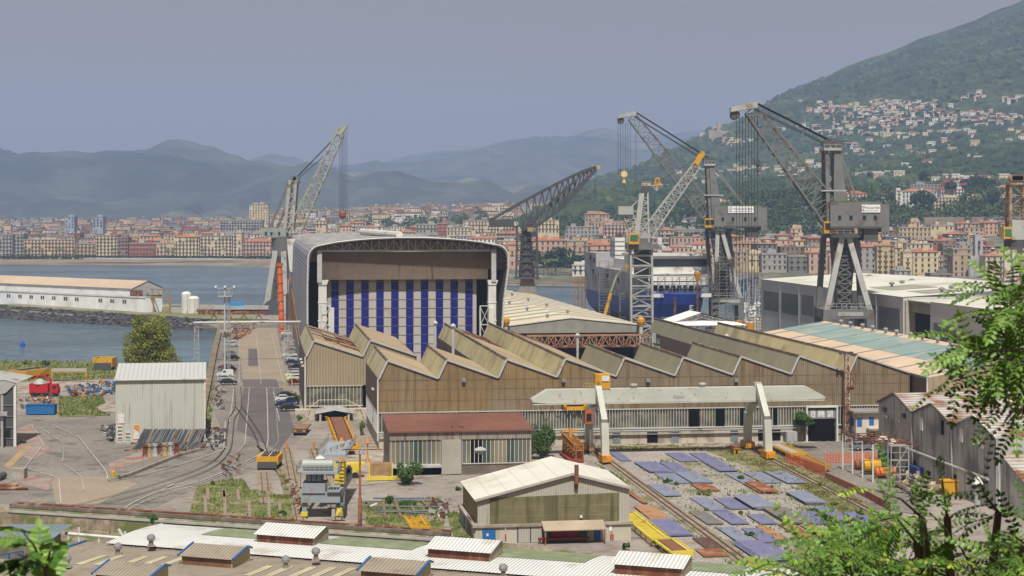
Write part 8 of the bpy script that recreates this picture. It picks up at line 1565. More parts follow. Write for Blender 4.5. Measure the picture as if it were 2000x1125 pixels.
for i, (a0, b0, a1, b1, c, n) in enumerate(PL[:-1]):
 ua_, va_ = S.uv(a0, b0, .1); ub_, vb_ = S.uv(a1, b1, .1); mb = MB(); base = (min(ua_,ub_), min(va_,vb_), .1)
 for k in range(n):
  o_ = rf_.uniform(-.35, .35) if n > 1 else 0; z = .17+.012*(i % 7)+k*.09; mb.box(min(ua_,ub_)+o_-.3, max(ua_,ub_)+o_+.35, min(va_,vb_)-o_, max(va_,vb_)-o_*.5, z, z+.06)
 o = solo('steel_plate' if n == 1 else 'plate_stack', '', 'steel plate' if n == 1 else 'plate stack', mb, PLM[c], base, group='steel plates laid out on the gravel'); o['_r'] = i
 o.rotation_euler.z += R(rf_.uniform(-.8, .8))
 row = int((b0-884)/21); o['row'] = row; o['cx'] = a0
pls = [o for o in C.objects if o.name.startswith(('steel_plate', 'plate_stack'))]
rows_ = sorted(set(o['row'] for o in pls))
for r_ in rows_:
 for k, o in enumerate(sorted([q for q in pls if q['row'] == r_], key=lambda q: q['cx'])):
  c = PL[o['_r']][4]; o['label'] = '%s %s, %s from left in the %s plate row from the factory' % (PN[c], 'plate stack' if o['category'] == 'plate stack' else 'steel plate', ordn(k), ordn(rows_.index(r_)))
for o in pls:
 for k in ('_r', 'row', 'cx'): del o[k]
def trestle_plate(label, px0, py0, px1, py1, h, m, name='trestle_table'):
 ua_, va_ = S.uv(px0, py0, h); ub_, vb_ = S.uv(px1, py1, h); t = T(name, label, 'trestle', (ua_, vb_, 0)); t.part('top', MB().box(ua_, ub_, vb_, va_, h, h+.15), m); t.part('frame', MB().box(ua_+.1, ub_-.1, vb_+.1, va_-.1, h-.3, h), M_yel)
 n = 5
 for k in range(n):
  for u in (ua_+.3, ub_-.3): v = vb_+.4+(va_-vb_-.8)*k/(n-1); t.part('leg', MB().taper((u, v, 0), (u, v, h-.3), .15, .15, .5, .3), M_yel)
trestle_plate('violet-blue plate raised on a long yellow trestle by the leaves', 1645, 1002, 1735, 1031, 1.6, PLM['b']); trestle_plate('small rusty table on yellow crossed legs left of the right gantry legs', 1424, 870, 1447, 874, 1.3, M_rust)
# ladder-like conveyors
def conveyor(label, a, b, wd, h, m, deck=None, n=16, name='conveyor_frame'):
 A, B_ = Vector(S.uv(*a, h)+(h,)), Vector(S.uv(*b, h)+(h,)); d = (B_-A).normalized(); q = Vector((-d.y, d.x, 0))*wd/2; t = T(name, label, 'conveyor', tuple(B_)); f = MB()
 for s_ in (-1, 1):
  f.bar(A+q*s_, B_+q*s_, .25, .35)
  for k in range(n): p_ = A.lerp(B_, k/(n-1)); f.bar(p_+q*s_*1.05+Vector((0,0,.1)), p_+q*s_*1.45+Vector((0,0,.35)), .14); f.bar(p_+q*s_, Vector((p_.x+q.x*s_, p_.y+q.y*s_, 0)), .14) if k % 3 == 0 else None
 t.part('side_rails', f, m); r_ = MB()
 for k in range(n*2): p_ = A.lerp(B_, k/(n*2-1)); r_.bar(p_-q, p_+q, .14)
 t.part('rollers', r_, m if not deck else M_rust);
 if deck: t.part('deck', MB().bar(A+Vector((0,0,.12)), B_+Vector((0,0,.12)), wd*.72, .1), deck)
 t.part('end_plate', MB().bar(B_-q*1.2, B_+q*1.2, .3, .8), m)
M_dkr = mat('brown_deck', (.19,.085,.05), .85, var=.2, vs=.5)
conveyor('yellow conveyor with brown deck running out of the annex tunnel', (657, 816), (681, 876), 3.2, 1.2, M_yel, M_dkr); conveyor('yellow ladder-like roller frame beside the right end of the white shed', (1225, 1003), (1290, 1055), 1.9, .9, M_yel2, None, 20); conveyor('yellow frame with dark brown deck at the end of the roller frame', (1297, 1056), (1333, 1082), 2.2, .9, M_yel2, M_dkr, 9)
conveyor('short yellow grating ramp lying among the weeds', (806, 1010), (822, 1034), 2, .3, M_yel, None, 8)
conveyor('long row of rusty yellow trestles beside the portal door', (1513, 868), (1560, 888), 2.4, 1., M_yel, mat('pale_trestle_top', (.36,.31,.25), .9, var=.2, vs=.6), 12, 'trestle_row'); conveyor('rusty bar rack continuing from the trestle row', (1562, 889), (1608, 912), 2.2, .9, mat('rust_yellow_frame', (.33,.2,.06), .8), None, 14, 'bar_rack')
# tunnel portal of the annex
a, z1 = S.uz(625, 801, 368); b, _ = S.uz(680, 801, 368); t = T('tunnel_canopy', 'grey sheet canopy with handrail over the dark conveyor tunnel', 'canopy', (a, 368, 0)); t.part('roof', MB().add([(a-1, 366, z1-.6), ((a+b)/2, 366, z1+.1), (b+1, 366, z1-.6), (b+1, 373.8, z1-.4), ((a+b)/2, 373.8, z1+.4), (a-1, 373.8, z1-.4)], [(0,1,4,5),(1,2,3,4)]), M_cgl); t.part('opening', MB().box(a, b, 367, 367.3, 0, z1-.8), M_dark)
for x in (a, b): t.part('post', MB().box(x-.2, x+.2, 366, 366.5, 0, z1-.7), M_cgl)
hr = MB(); hr.bar((a-4, 366, .2), (a, 366, z1+.2), .15); hr.bar((b+5, 366, .2), (b, 366, z1+.2), .15); hr.bar((a, 373.5, z1+1.5), (b, 373.5, z1+1.5), .12); hr.bar((a-4, 366, 1.3), (a, 373.5, z1+1.5), .12); hr.bar((b+5, 366, 1.3), (b, 373.5, z1+1.5), .12); t.part('stair_handrail', hr, mat('cream_rail', (.5,.44,.3), .7)); t.part('side_wall', MB().box(a-5, a-.4, 370, 373, 0, 2), M_plinth); t.part('side_wall', MB().box(b+.4, b+5.5, 370, 373, 0, 2), M_plinth)
# pipes laid over sleepers
M_pipe = mat('slate_blue_pipe', (.10,.11,.13), .55)
for k, (pa, pb_) in enumerate((((728,979),(828,979)),((700,986),(862,983)),((722,995),(870,996)),((730,1007),(878,1003)),((735,1003),(830,1009)),((760,982),(850,982)))): solo('steel_pipe', '%s slate-grey pipe from the factory side laid over old sleepers' % ordn(k), 'pipe', MB().tube(G(*pa)+Vector((0,0,.45)), G(*pb_)+Vector((0,0,.45)), .13, n=6), M_pipe, tuple(G(*pa)), W, 'pipes laid over sleepers')
for k, (pa, pb_) in enumerate((((748,980),(752,1012)),((770,978),(782,1012)),((795,978),(812,1008)),((818,976),(850,1008)),((838,975),(868,1000)))): solo('sleeper', '%s brown concrete sleeper from the left under the grey pipes' % ordn(k), 'sleeper', MB().bar(G(*pa)+Vector((0,0,.2)), G(*pb_)+Vector((0,0,.2)), .4, .4), mat('brown_sleeper', (.19,.13,.09), .95, var=.25, vs=1), tuple(G(*pa)), W, group='sleepers under the pipes')
for k, (px, y0, y1) in enumerate(((402,975,1005),(407,956,980),(438,962,975),(440,960,1012),(466,960,980),(488,985,1015),(526,965,1015),(548,985,1012))): solo('sleeper', '%s stone sleeper from the left in the grassy patch' % ordn(k), 'sleeper', MB().bar(G(px, y1)+Vector((0,0,.18)), G(px-2, y0)+Vector((0,0,.18)), .45, .36), mat('stone_sleeper', (.24,.19,.15), .95, var=.2, vs=1), tuple(G(px, y1)), W, group='sleepers in the grass')
# orange nets
def net(label, pts, h=1.3, m=None, posts=6):
 t = T('safety_net', label, 'safety net', tuple(G(*pts[0])), W); mb = MB(); q = [G(*p_) for p_ in pts]
 for a_, b_ in zip(q, q[1:]):
  for z in [i*h/5+.1 for i in range(6)]: mb.bar(a_+Vector((0,0,z)), b_+Vector((0,0,z)), .1)
  L_ = (b_-a_).length; n = int(L_/.5)
  for i in range(n): p_ = a_.lerp(b_, i/n); mb.bar(p_+Vector((0,0,.1)), p_+Vector((0,0,h+.1)), .1)
 t.part('mesh', mb, m or mat('orange_net', (.62,.13,.05), .7)); ps = (len(q)-1)*posts
 for i in range(ps+1):
  k = min(i//posts, len(q)-2); p_ = q[k].lerp(q[k+1], (i-k*posts)/posts); t.part('post', MB().tube(p_, p_+Vector((0,0,h+.4)), .06, n=5), M_yel)
net('orange safety net running across the yard toward the canopy frame', [(1610,905),(1720,905)], 1.6, posts=4); net('red-orange safety net folded beside the trestle row', [(1535,905),(1570,915),(1612,932)], 1.6, posts=4); net('faded red net on yellow posts along the east edge of the plate yard', [(1612,936),(1690,972),(1740,1000)], 1., mat('faded_red_net', (.30,.09,.06), .8), 6)
# canopy frame and scaffold
c0, c1, h = S.uv(1646, 918), S.uv(1705, 943), 6.; t = T('canopy_frame', 'rusty open canopy frame on pale posts beside the grey sheds', 'canopy frame', (c0[0], c0[1], 0)); cf = MB(); C_ = [Vector((*S.uv(1646, 918), 0)), Vector((*S.uv(1705, 943), 0))]; ex = 9.
fr2 = MB()
for i in range(6): p_ = C_[0].lerp(C_[1], i/5); fr2.bar(p_+Vector((0,0,h)), p_+Vector((ex,1.,h-.3)), .16)
for j in range(5): e = Vector((ex*j/4, j*.25, h-.08*j)); fr2.bar(C_[0]+e, C_[1]+e, .14);
fr2.bar(C_[0]+Vector((0,0,h+.4)), C_[1]+Vector((0,0,h+.4)), .12); t.part('roof_frame', fr2, M_rust)
for i in range(4): p_ = C_[0].lerp(C_[1], i/3); t.part('post', MB().tube(p_, p_+Vector((0,0,h)), .13, n=6), M_white);
p_ = Vector((*S.uv(1760, 955), 0)); scaffold('scaffold', 'pale scaffold tower against the sooty grey wall', p_.x-1.6, p_.x+1.2, p_.y, 0, 6.6, m=M_cgl, st=1.)
u_, v_ = S.uv(1704, 928); t = T('tank', 'x', 'tank', (u_, v_, 0)); t.o.name = 'yellow_tank'; props(t.o, 'rounded yellow wheeled tank under the canopy frame', 'tank'); t.part('shell', MB().tube((u_-1.4, v_+.6, 1.5), (u_+1.4, v_+.6, 1.5), 1.05, n=14), M_yel); t.part('chassis', MB().box(u_-1.5, u_+1.5, v_, v_+1.2, .3, .6), M_cgd)
for px, py, c, lb in ((1730,934,(.50,.13,.04),'orange cylinder lying by the grey wall'),(1690,918,(.25,.09,.05),'rust-brown cylinder lying behind the yellow tank')): u_, v_ = S.uv(px, py); solo('cylinder_tank', lb, 'cylinder', MB().lathe((0,0,0), [(.1,-1.9),(.7,-1.7),(.8,-1.5),(.8,1.5),(.7,1.7),(.1,1.9)], 12), paint('cyl%d' % px, c), (0, 0, 0)).location = S.w(u_, v_, .95)
C.objects[-1]
for o in [q for q in C.objects if q.name.startswith('cylinder_tank')]: o.rotation_euler = (0, R(90), S.th)
u_, v_ = S.uv(1863, 968); solo('yellow_box', 'yellow steel box beyond the leaves by the grey wall', 'box', MB().box(u_-1.6, u_+1.6, v_, v_+2, 0, 2.1).box(u_-1.7, u_+1.7, v_-.1, v_+2.1, 2.1, 2.25), M_yel, (u_, v_, 0))
u_, v_ = S.uv(745, 940); t = T('yellow_cage', 'yellow-framed rusty cage beside the bush and workshop', 'cage', (u_, v_, 0)); t.part('crate', MB().box(u_-1.8, u_+1.6, v_, v_+1.5, .9, 2.8), mat('rusty_mesh', (.30,.19,.09), .85, var=.3, vs=1)); t.part('frame', MB().box(u_-2.4, u_+4.5, v_-.3, v_-.05, .2, .8), M_yel2)
for k in (-1.9, 1.7): t.part('post', MB().box(u_+k-.1, u_+k+.1, v_-.04, v_+.1, .1, 2.9), M_yel2)
u_, v_ = S.uv(663, 935); t = T('yellow_gangway', 'yellow truck-like gangway unit behind the small grey gantry', 'gangway', (u_, v_, 0)); t.part('body', MB().prism([(u_-1, v_, .8), (u_+3, v_, .8), (u_+4, v_, 2.4), (u_-1, v_, 2.4)], (0, 2, 0)), M_yel2); [t.part('wheel', MB().tube((u_+k, v_-.1, .5), (u_+k, v_+2.1, .5), .5, n=12), M_black) for k in (0, 2.5)]
# yellow A-frame posts by the annex, wall posts
for k, (px, py) in enumerate(((556,757),(570,760))): g = G(px, py); solo('guard_frame', ('left','right')[k]+' slim yellow guard post near the annex corner', 'post', MB().tube(g, g+Vector((0,0,3.4)), .1).bar(g+Vector((0,0,3.2)), g+Vector((1.6,0,2.2)), .12), M_yel2, tuple(g), W)
for k, (px, py) in enumerate(((561,880),(613,880))): g = G(px, py); solo('buffer_post', ('left','right')[k]+' orange-topped buffer at the far end of the small gantry rails', 'buffer', MB().lathe(g, [(.22,0),(.22,.9),(.2,1.3),(.2,1.5),(.1,1.7)], 8), mat('buffer_orange', (.5,.2,.05), .7), tuple(g), W)
for k, (px, py) in enumerate(((667,902),(718,902))): g = G(px, py); solo('sign_post', ('left','right')[k]+' orange tripod stand on the pale apron', 'stand', MB().lathe(g, [(.5,0),(.12,1),(.1,3.),(.6,3.2),(.1,4.2)], 6), mat('buffer_orange', (.5,.2,.05), .7), tuple(g), W)
g = G(1548, 863);
for k, (px, py, h_) in enumerate(((1549,864,4.),)): tree('leafy_tree', 'small fresh-green tree left of the portal door', G(px+18, py), 5.6, 2.4, M_leafA, .22, 1500, None, .12, .45, 7)
u_, v_ = S.uv(1547, 866); solo('grey_machine', 'light grey machine cabinet left of the portal door tree', 'machine', MB().box(u_-1., u_+1., v_, v_+1.2, 0, 2.1).box(u_-.8, u_-.2, v_-.1, v_, .4, 1.6).box(u_+.2, u_+.8, v_-.1, v_, .4, 1.6), M_cgl, (u_, v_, 0))
# ================================================================ EMBANKMENT AND NEAR ROOFS
EL = [(-700,938),(20,990),(450,1018),(880,1047),(1400,1112),(2000,1190),(2900,1300)]
M_bank = mat('stone_bank', (.22,.18,.13), .95, var=.3, vs=.3, fine=(1.5,.3), dirt=((.10,.12,.04), .35, .4))
bk = MB(); q = [G(*p_) for p_ in EL]
for a_, b_ in zip(q, q[1:]):
 for (dy0, z0, dy1, z1) in ((0, .02, -1.2, -.6), (-1.2, -.6, -1.6, -2.2), (-1.6, -2.2, -7, -2.7), (-7, -2.7, -7.6, -4.4), (-7.6, -4.4, -14, -6.2)): bk.quad((a_.x, a_.y+dy1, z1), (b_.x, b_.y+dy1, z1), (b_.x, b_.y+dy0, z0), (a_.x, a_.y+dy0, z0))
struct('embankment', bk, M_bank, 'stony bank dropping from the yard to the near sheds')
par = MB()
for a_, b_ in zip(q[1:3]+[q[2]], q[2:4]): par.bar(a_+Vector((0,0,.22)), b_+Vector((0,0,.22)), .5, .45)
solo('parapet_wall', 'long brown parapet wall along the lower edge of the yard', 'wall', par, mat('brown_parapet', (.13,.11,.09), .95, var=.3, vs=.5, dirt=((.2,.18,.15), .6, .3)), tuple(q[1]), W)
pr_ = MB()
for a_, b_ in zip(q[1:3], q[2:4]): pr_.bar(a_+Vector((0,-1.2,-.4)), b_+Vector((0,-1.2,-.4)), .3, .3)
solo('bank_pipe', 'long pale pipe running just below the brown parapet', 'pipe', pr_, M_cgl, tuple(q[1]), W); bw = MB()
for a_, b_ in zip(q[1:3], q[2:4]): bw.bar(a_+Vector((0,1.3,.25)), b_+Vector((0,1.3,.25)), .3, .5); bw.bar(a_+Vector((0,2.3,.2)), b_+Vector((0,2.3,.2)), .3, .4)
solo('old_rail', 'pair of old dark rails along the parapet', 'rail', bw, M_rust, tuple(q[1]), W)
M_wcor = mat('white_corrugated', (.66,.68,.67), .55, var=.05, vs=.2, rib=('x', .42, .06), dirt=((.50,.48,.42), .25, .2)); M_ggr = mat('green_translucent', (.22,.27,.15), .55, var=.14, vs=.5, rib=('x', .42, .05), dirt=((.30,.32,.22), .5, .3)); M_bgc = mat('beige_corrugated', (.30,.26,.205), .8, var=.08, vs=.3, rib=('x', .42, .05), dirt=((.24,.20,.155), .5, .3)); M_yst = mat('cream_rooflight', (.50,.46,.31), .7, rib=('x', .42, .05)); M_blt = paint('blue_trim', (.045,.12,.30)); M_rwall = mat('rusty_brown_sheet', (.13,.045,.025), .85, var=.35, vs=.6, streak=((.22,.11,.06), .4))
qv1 = Q.uv(700, 1052, 5.5)[1]; qv0 = Q.uv(700, 1100, 5.2)[1]; qL = Q.uv(318, 1026, 5.5)[0]; qR = qL+110; GZ = -6
t = T('white_roof_shed', 'long near shed with white corrugated and mossy green roof sheets', 'shed', (qL, qv0, GZ), Q)
n = 8; prof_ = [(qv0+(qv1-qv0)*i/n, 5.2+.6*math.sin(math.pi*(.05+.75*i/n))) for i in range(n+1)]
r = MB()
for (va, za), (vb, zb_) in zip(prof_, prof_[1:]): r.quad((qL-.3, va, za), (qR, va, za), (qR, vb, zb_), (qL-.3, vb, zb_))
rf = t.part('roof', r, M_wcor)
for px0, px1 in ((385,503),(664,836),(995,1205),(1345,1520)):
 a, b = Q.uv(px0, 1045, 5.9)[0], Q.uv(px1, 1045+(px1-px0)*.08, 5.9)[0]; r = MB()
 for (va, za), (vb, zb_) in list(zip(prof_, prof_[1:]))[4:]: r.quad((a, va, za+.05), (b, va, za+.05), (b, vb, zb_+.05), (a, vb, zb_+.05))
 t.part('green_rooflight', r, M_ggr, parent=rf)
t.part('rear_wall', MB().box(qL, qR, qv1-.3, qv1-.05, GZ, prof_[-1][1]-.05), M_fasc); t.part('end_wall', MB().box(qL, qL+.3, qv0, qv1-.3, GZ, 5), M_fasc); t.part('front_wall', MB().box(qL, qR, qv0+.1, qv0+.3, GZ, 5.1), M_fasc); t.part('verge', MB().bar((qL-.35, qv0, 5.3), (qL-.35, qv1, prof_[-1][1]), .2), M_white)
def monitor(px, py, w_, d_, roofm, wallm, sidem, trim, z=6.0, h=1.0, par_=None, t_=None):
 u, v = Q.uv(px, py, z+h); mo = MB(); mo.add([(u-.3, v-.3, z+h-.1), (u+w_+.1, v-.3, z+h-.1), (u+w_+.1, v+d_*.75, z+h+.75), (u-.3, v+d_*.75, z+h+.75), (u+w_+.1, v+d_, z+h+.45), (u-.3, v+d_, z+h+.45)], [(0,1,2,3), (3,2,4,5)]); m_ = t_.part('roof_monitor', mo, roofm)
 t_.part('monitor_front', MB().box(u, u+w_-.2, v, v+.1, z-1.2, z+h-.1), wallm, parent=m_); t_.part('monitor_side', MB().prism([(u+w_-.2, v, z-1.5), (u+w_-.2, v+d_, z-1.5), (u+w_-.2, v+d_, z+h+.4), (u+w_-.2, v+d_*.75, z+h+.7), (u+w_-.2, v, z+h-.12)], (.1, 0, 0)), sidem, parent=m_); t_.part('monitor_side', MB().prism([(u, v, z-1.5), (u, v+d_, z-1.5), (u, v+d_, z+h+.4), (u, v+d_*.75, z+h+.7), (u, v, z+h-.12)], (.1, 0, 0)), sidem, parent=m_)
 if trim: t_.part('monitor_trim', MB().bar((u-.3, v-.3, z+h-.05), (u-.3, v+d_*.75, z+h+.8), .2).bar((u+w_+.15, v-.3, z+h-.05), (u+w_+.15, v+d_*.75, z+h+.8), .2).bar((u+w_+.15, v+d_*.75, z+h+.8), (u+w_+.15, v+d_, z+h+.5), .2), trim, parent=m_)
for px, py in ((501,1041),(836,1069),(1200,1099)): monitor(px, py, 7.2, 3.6, M_wcor, M_rwall, mat('tan_ribbed_side', (.33,.28,.20), .8, rib=('y', .3, .03)), None, z=5.9, h=.8, t_=t)
# beige roof
zb0 = 5.0; bv1 = Q.uv(360, 1073, zb0)[1]; bL = Q.uv(160, 1061, zb0)[0]
t = T('beige_roof_shed', 'nearest shed with beige corrugated roof, cream strips and blue-edged skylight boxes', 'shed', (bL, bv1-20, GZ), Q)
zs = lambda v: zb0-.02*(bv1-v)
rf = t.part('roof', MB().quad((bL, bv1-34, zs(bv1-34)), (bL+120, bv1-34, zs(bv1-34)), (bL+120, bv1, zb0), (bL, bv1, zb0)), M_bgc); t.part('side_wall', MB().box(bL+.05, bL+.3, bv1-34, bv1, GZ, zb0-.8), M_fasc); t.part('rear_wall', MB().box(bL+.3, bL+120, bv1-.3, bv1-.1, GZ, zb0-.1), M_fasc); t.part('blue_verge', MB().bar((bL-.1, bv1-9, zs(bv1-9)+.08), (bL-.1, bv1, zb0+.08), .28), M_blt)
for px in (180,213,262,299,336,505,545,590,630,668,1015,1060): u, v = Q.uv(px-6, 1090+(px-180)*.03+(12 if px > 480 else 0), zb0); t.part('rooflight_strip', MB().quad((u, v-2.6, zs(v-2.6)+.05), (u+.9, v-2.6, zs(v-2.6)+.05), (u+.9, v+2.4, zs(v+2.4)+.05), (u, v+2.4, zs(v+2.4)+.05)), M_yst, parent=rf)
for px, py in ((355,1083),(705,1112),(187,1119)): monitor(px, py, 6.2, 3.8, M_bgc, mat('rust_wood_front', (.17,.09,.05), .9, var=.35, vs=1), mat('cream_side', (.44,.38,.22), .8, rib=('y', .3, .03)), M_blt, z=zb0, h=.9, t_=t)
def turbine(px, py, z, lab): u, v = Q.uv(px, py+7, z); t = T('roof_turbine', lab, 'roof vent', (u, v, z), Q, 'turbine vents on the near roofs'); t.part('base', MB().lathe((u, v, z-.1), [(.5,0),(.28,.25),(.24,.6)], 8), M_fasc); t.part('turbine_head', MB().lathe((u, v, z+.45), [(.24,0),(.42,.15),(.48,.4),(.4,.65),(.15,.8)], 12), mat('turbine_steel', (.38,.39,.41), .35, .6, var=.1))
for k, (px, py) in enumerate(sorted([(295,1058),(230,1075),(131,1099),(59,1114),(558,1101),(617,1085),(983,1118)])): turbine(px, py, 5.6 if (px, py) in ((295,1058),(617,1085),(983,1118)) else 5.0, 'round silver turbine vent, %s from the left on the near roofs' % ordn(k))
# lower beige bay at the far left and bluish shed
u, v = Q.uv(205, 1108, 4.4); t = T('lower_beige_roof', 'lower beige roof bay in the bottom left corner with pale strips', 'shed', (u-40, v-20, GZ), Q); rf = t.part('roof', MB().quad((u-60, v-26, 4.2), (bL-.4, v-26, 4.2), (bL-.4, v+.0, 4.4), (u-60, v, 4.4)), M_bgc); t.part('rear_wall', MB().box(u-60, bL-.5, v-.2, v-.05, GZ, 4.3), M_fasc)
for k in range(5): x = u-14+k*2.8; t.part('rooflight_strip', MB().quad((x, v-6, 4.42), (x+.8, v-6, 4.42), (x+.8, v-.8, 4.46), (x, v-.8, 4.46)), M_yst, parent=rf)
a, b = G(-20, 1060, 1.5), G(88, 1062, 1.5); t = T('blue_grey_roof_shed', 'small stone shed with blue-grey corrugated roof at the left edge', 'shed', (a.x, a.y, GZ), W); Yq = a.y
t.part('roof', MB().add([(a.x, Yq, 1.5), (b.x, Yq, 1.5), (b.x+1.5, Yq+7.5, 2.5), (a.x, Yq+7.5, 2.5)], [(0,1,2,3)]), mat('blue_grey_sheet', (.19,.24,.27), .6, rib=('x', .4, .05))); t.part('front_wall', MB().box(a.x, b.x-.3, Yq+.3, Yq+.6, GZ, 1.4), M_bank); t.part('side_wall', MB().prism([(b.x-.3, Yq+.6, GZ), (b.x-.3, Yq+7.3, GZ), (b.x-.3, Yq+7.3, 2.3), (b.x-.3, Yq+.6, 1.4)], (.25,0,0)), M_bank)
t = T('blue_railing', 'short blue metal railing in the lower left corner', 'railing', (G(0,1095,3).x, G(0,1095,3).y, GZ), W); a, b = G(-10, 1085, 3.2), G(45, 1076, 3.2); rl = MB()
for i in range(16): p_ = a.lerp(b, i/15); rl.bar(p_, p_-Vector((0,0,1.3)), .05)
t.part('bars', rl, M_blt); t.part('top_rail', MB().bar(a, b, .12), M_blt); [t.part('post', MB().bar(a.lerp(b, f), a.lerp(b, f)-Vector((0,0,9)), .16), M_blt) for f in (0, .5, 1)]
a, b = G(128, 1042, 1.5), G(248, 1052, 1.5); t = T('pipe_rack', 'white pipe rack with posts before the stony bank', 'pipe rack', (a.x, a.y, GZ), W); t.part('pipe', MB().tube(a, b, .2), M_white); [t.part('post', MB().tube(a.lerp(b, f)-Vector((0,0,7.5)), a.lerp(b, f)+Vector((0,0,.9 if f in (.22,.97) else 0)), .14), M_white) for f in (.05, .22, .55, .97)]
g = G(240, 1062, -2); t = T('street_lamp', 'white-headed lamp rising in front of the stony bank', 'street lamp', (g.x, g.y, GZ), W, 'street lamps'); z1 = CAMH-(1046-HY)/FPX*g.y; t.part('pole', MB().tube((g.x, g.y, GZ), (g.x, g.y, z1), .07), M_cgd); t.part('lamp_head', MB().bar((g.x-.6, g.y, z1+.9), (g.x+.1, g.y, z1-.1), .45, .25), M_white)
# ================================================================ BUSHES AND GRASSES
for k, (px, py, r_, h_, lb, m_) in enumerate([(791,947,30,48,'dense dark green bush in front of the red-roofed workshop',M_leafA),(1060,896,34,74,'large leafy bush at the right end of the red-roofed workshop',M_leafA),(1289,1072,15,20,'bush at the foot of the white shed right corner',M_leafA),(1221,1074,10,18,'x',M_leafA),
 (760,985,12,18,'green bush at the left end of the pipe rows',M_leafA),(800,990,24,20,'sprawling bush growing between the grey pipes',M_leafA),(896,958,7,10,'small bush left of the white shed roof edge',M_leafA),(416,948,7,12,'tuft-like shrub at the top edge of the grassy patch',M_leafA),(551,1008,9,16,'leafy shrub at the right end of the grassy patch',M_leafA),(1313,1068,18,16,'weedy shrub beside the yellow roller frame end',M_leafA),
 (1304,944,11,12,'shrub between two grey-blue plates, left side',M_leafA),(1447,938,8,12,'shrub at the edge of a plate in the middle rows',M_leafA),(1507,956,6,11,'slim shrub beside the rusty plate stack',M_leafA),(1376,968,16,12,'wide weed clump below the rusty orange plate',M_leafW),(1320,948,6,7,'small shrub right of the first shrub between plates',M_leafA),(1378,998,7,8,'shrub below the left grey-blue plates',M_leafA),(1416,996,7,8,'shrub between two lower plates',M_leafW),(1446,1005,7,8,'shrub above the lower violet plates',M_leafA),(1464,1048,11,12,'shrub on the lower plates near the rail',M_leafA),(1585,1000,8,9,'round shrub left of the raised table plate',M_leafW),
 (1648,968,10,12,'round shrub by the faded red net',M_leafW),(1632,988,12,9,'low weeds between plates and net',M_leafW),(1600,950,9,8,'weeds beside the rail at the net end',M_leafW),(88,718,10,16,'green sapling in the grassy left shore',M_leafA),(44,866,7,8,'potted shrub by the dark shed corner',M_leafA),(700,905,0,0,'',None),
 (590,720,6,9,'',None),(300,1022,13,18,'round shrub on the bank above the white roof corner',M_leafA),(1533,862,6,16,'upright shrub left of the grey machine cabinet',M_leafA),(580,790,9,26,'ivy-like bush climbing beside the annex wall base',M_leafW),(585,822,7,14,'weeds at the near annex corner',M_leafW),(1345,893,0,0,'',None),(706,850,8,30,'x2',M_leafW),(55,712,12,10,'low shrub on the far left shore',M_leafW),(1120,706,0,0,'',None),(880,1010,0,0,'',None)]):
 if not m_: continue
 lb = {'x': 'small bush left of the white shed corner bush', 'x2': 'weeds growing up the left wall of the brown factory'}.get(lb, lb); bush('bush', lb, px, py, r_, h_, m_)
grass('grass', 'weedy green grass in the patch between old stone sleepers', [(385,948),(470,935),(490,960),(575,975),(576,1022),(368,1012)], 3600, .38, .14); grass('grass', 'flowering weeds under and around the grey pipes', [(710,985),(860,975),(870,1045),(720,1035)], 2400, .4, .14)
grass('grass', 'rough grass along the left shore behind the trucks', [(0,706),(235,709),(222,740),(0,748)], 2600, .6, .3); grass('grass', 'overgrown island of weeds left of the blank shed', [(115,778),(200,775),(205,788),(175,800),(215,812),(115,813)], 1900, .6, .25)
grass('grass', 'dry grass strip beside the right crane rail', [(1400,880),(1500,882),(1640,950),(1760,1030),(1720,1045),(1560,950)], 3600, .35, .14, mat('dry_grass', (.17,.155,.06), .95, var=.3, vs=.8)); grass('grass', 'green weeds between the plates', [(1240,905),(1480,890),(1640,970),(1700,1040),(1450,1110)], 4200, .36, .16); grass('grass', 'weeds along the left crane rail', [(1160,905),(1200,925),(1480,1118),(1440,1118)], 1500, .28, .12)
grass('grass', 'grass strip in front of the factory plinth', [(1160,870),(1600,868),(1480,882),(1160,882)], 1500, .3, .18, MATS['dry_grass']); grass('grass', 'weeds beside the left wall of the white shed', [(872,1000),(905,1010),(925,1058),(890,1058)], 900, .45, .14); grass('grass', 'dry weeds between the short rails and the gantry rail', [(535,900),(560,940),(590,1005),(560,980)], 700, .3, .14, MATS['dry_grass'])
grass('grass', 'tufts on the stony bank below the parapet', [(20,1012),(450,1040),(860,1072),(300,1052),(30,1034)], 500, .5, .2, None, -2.6); grass('grass', 'grass along the road side quay wall', [(400,740),(420,745),(410,850),(395,880)], 500, .5, .2)
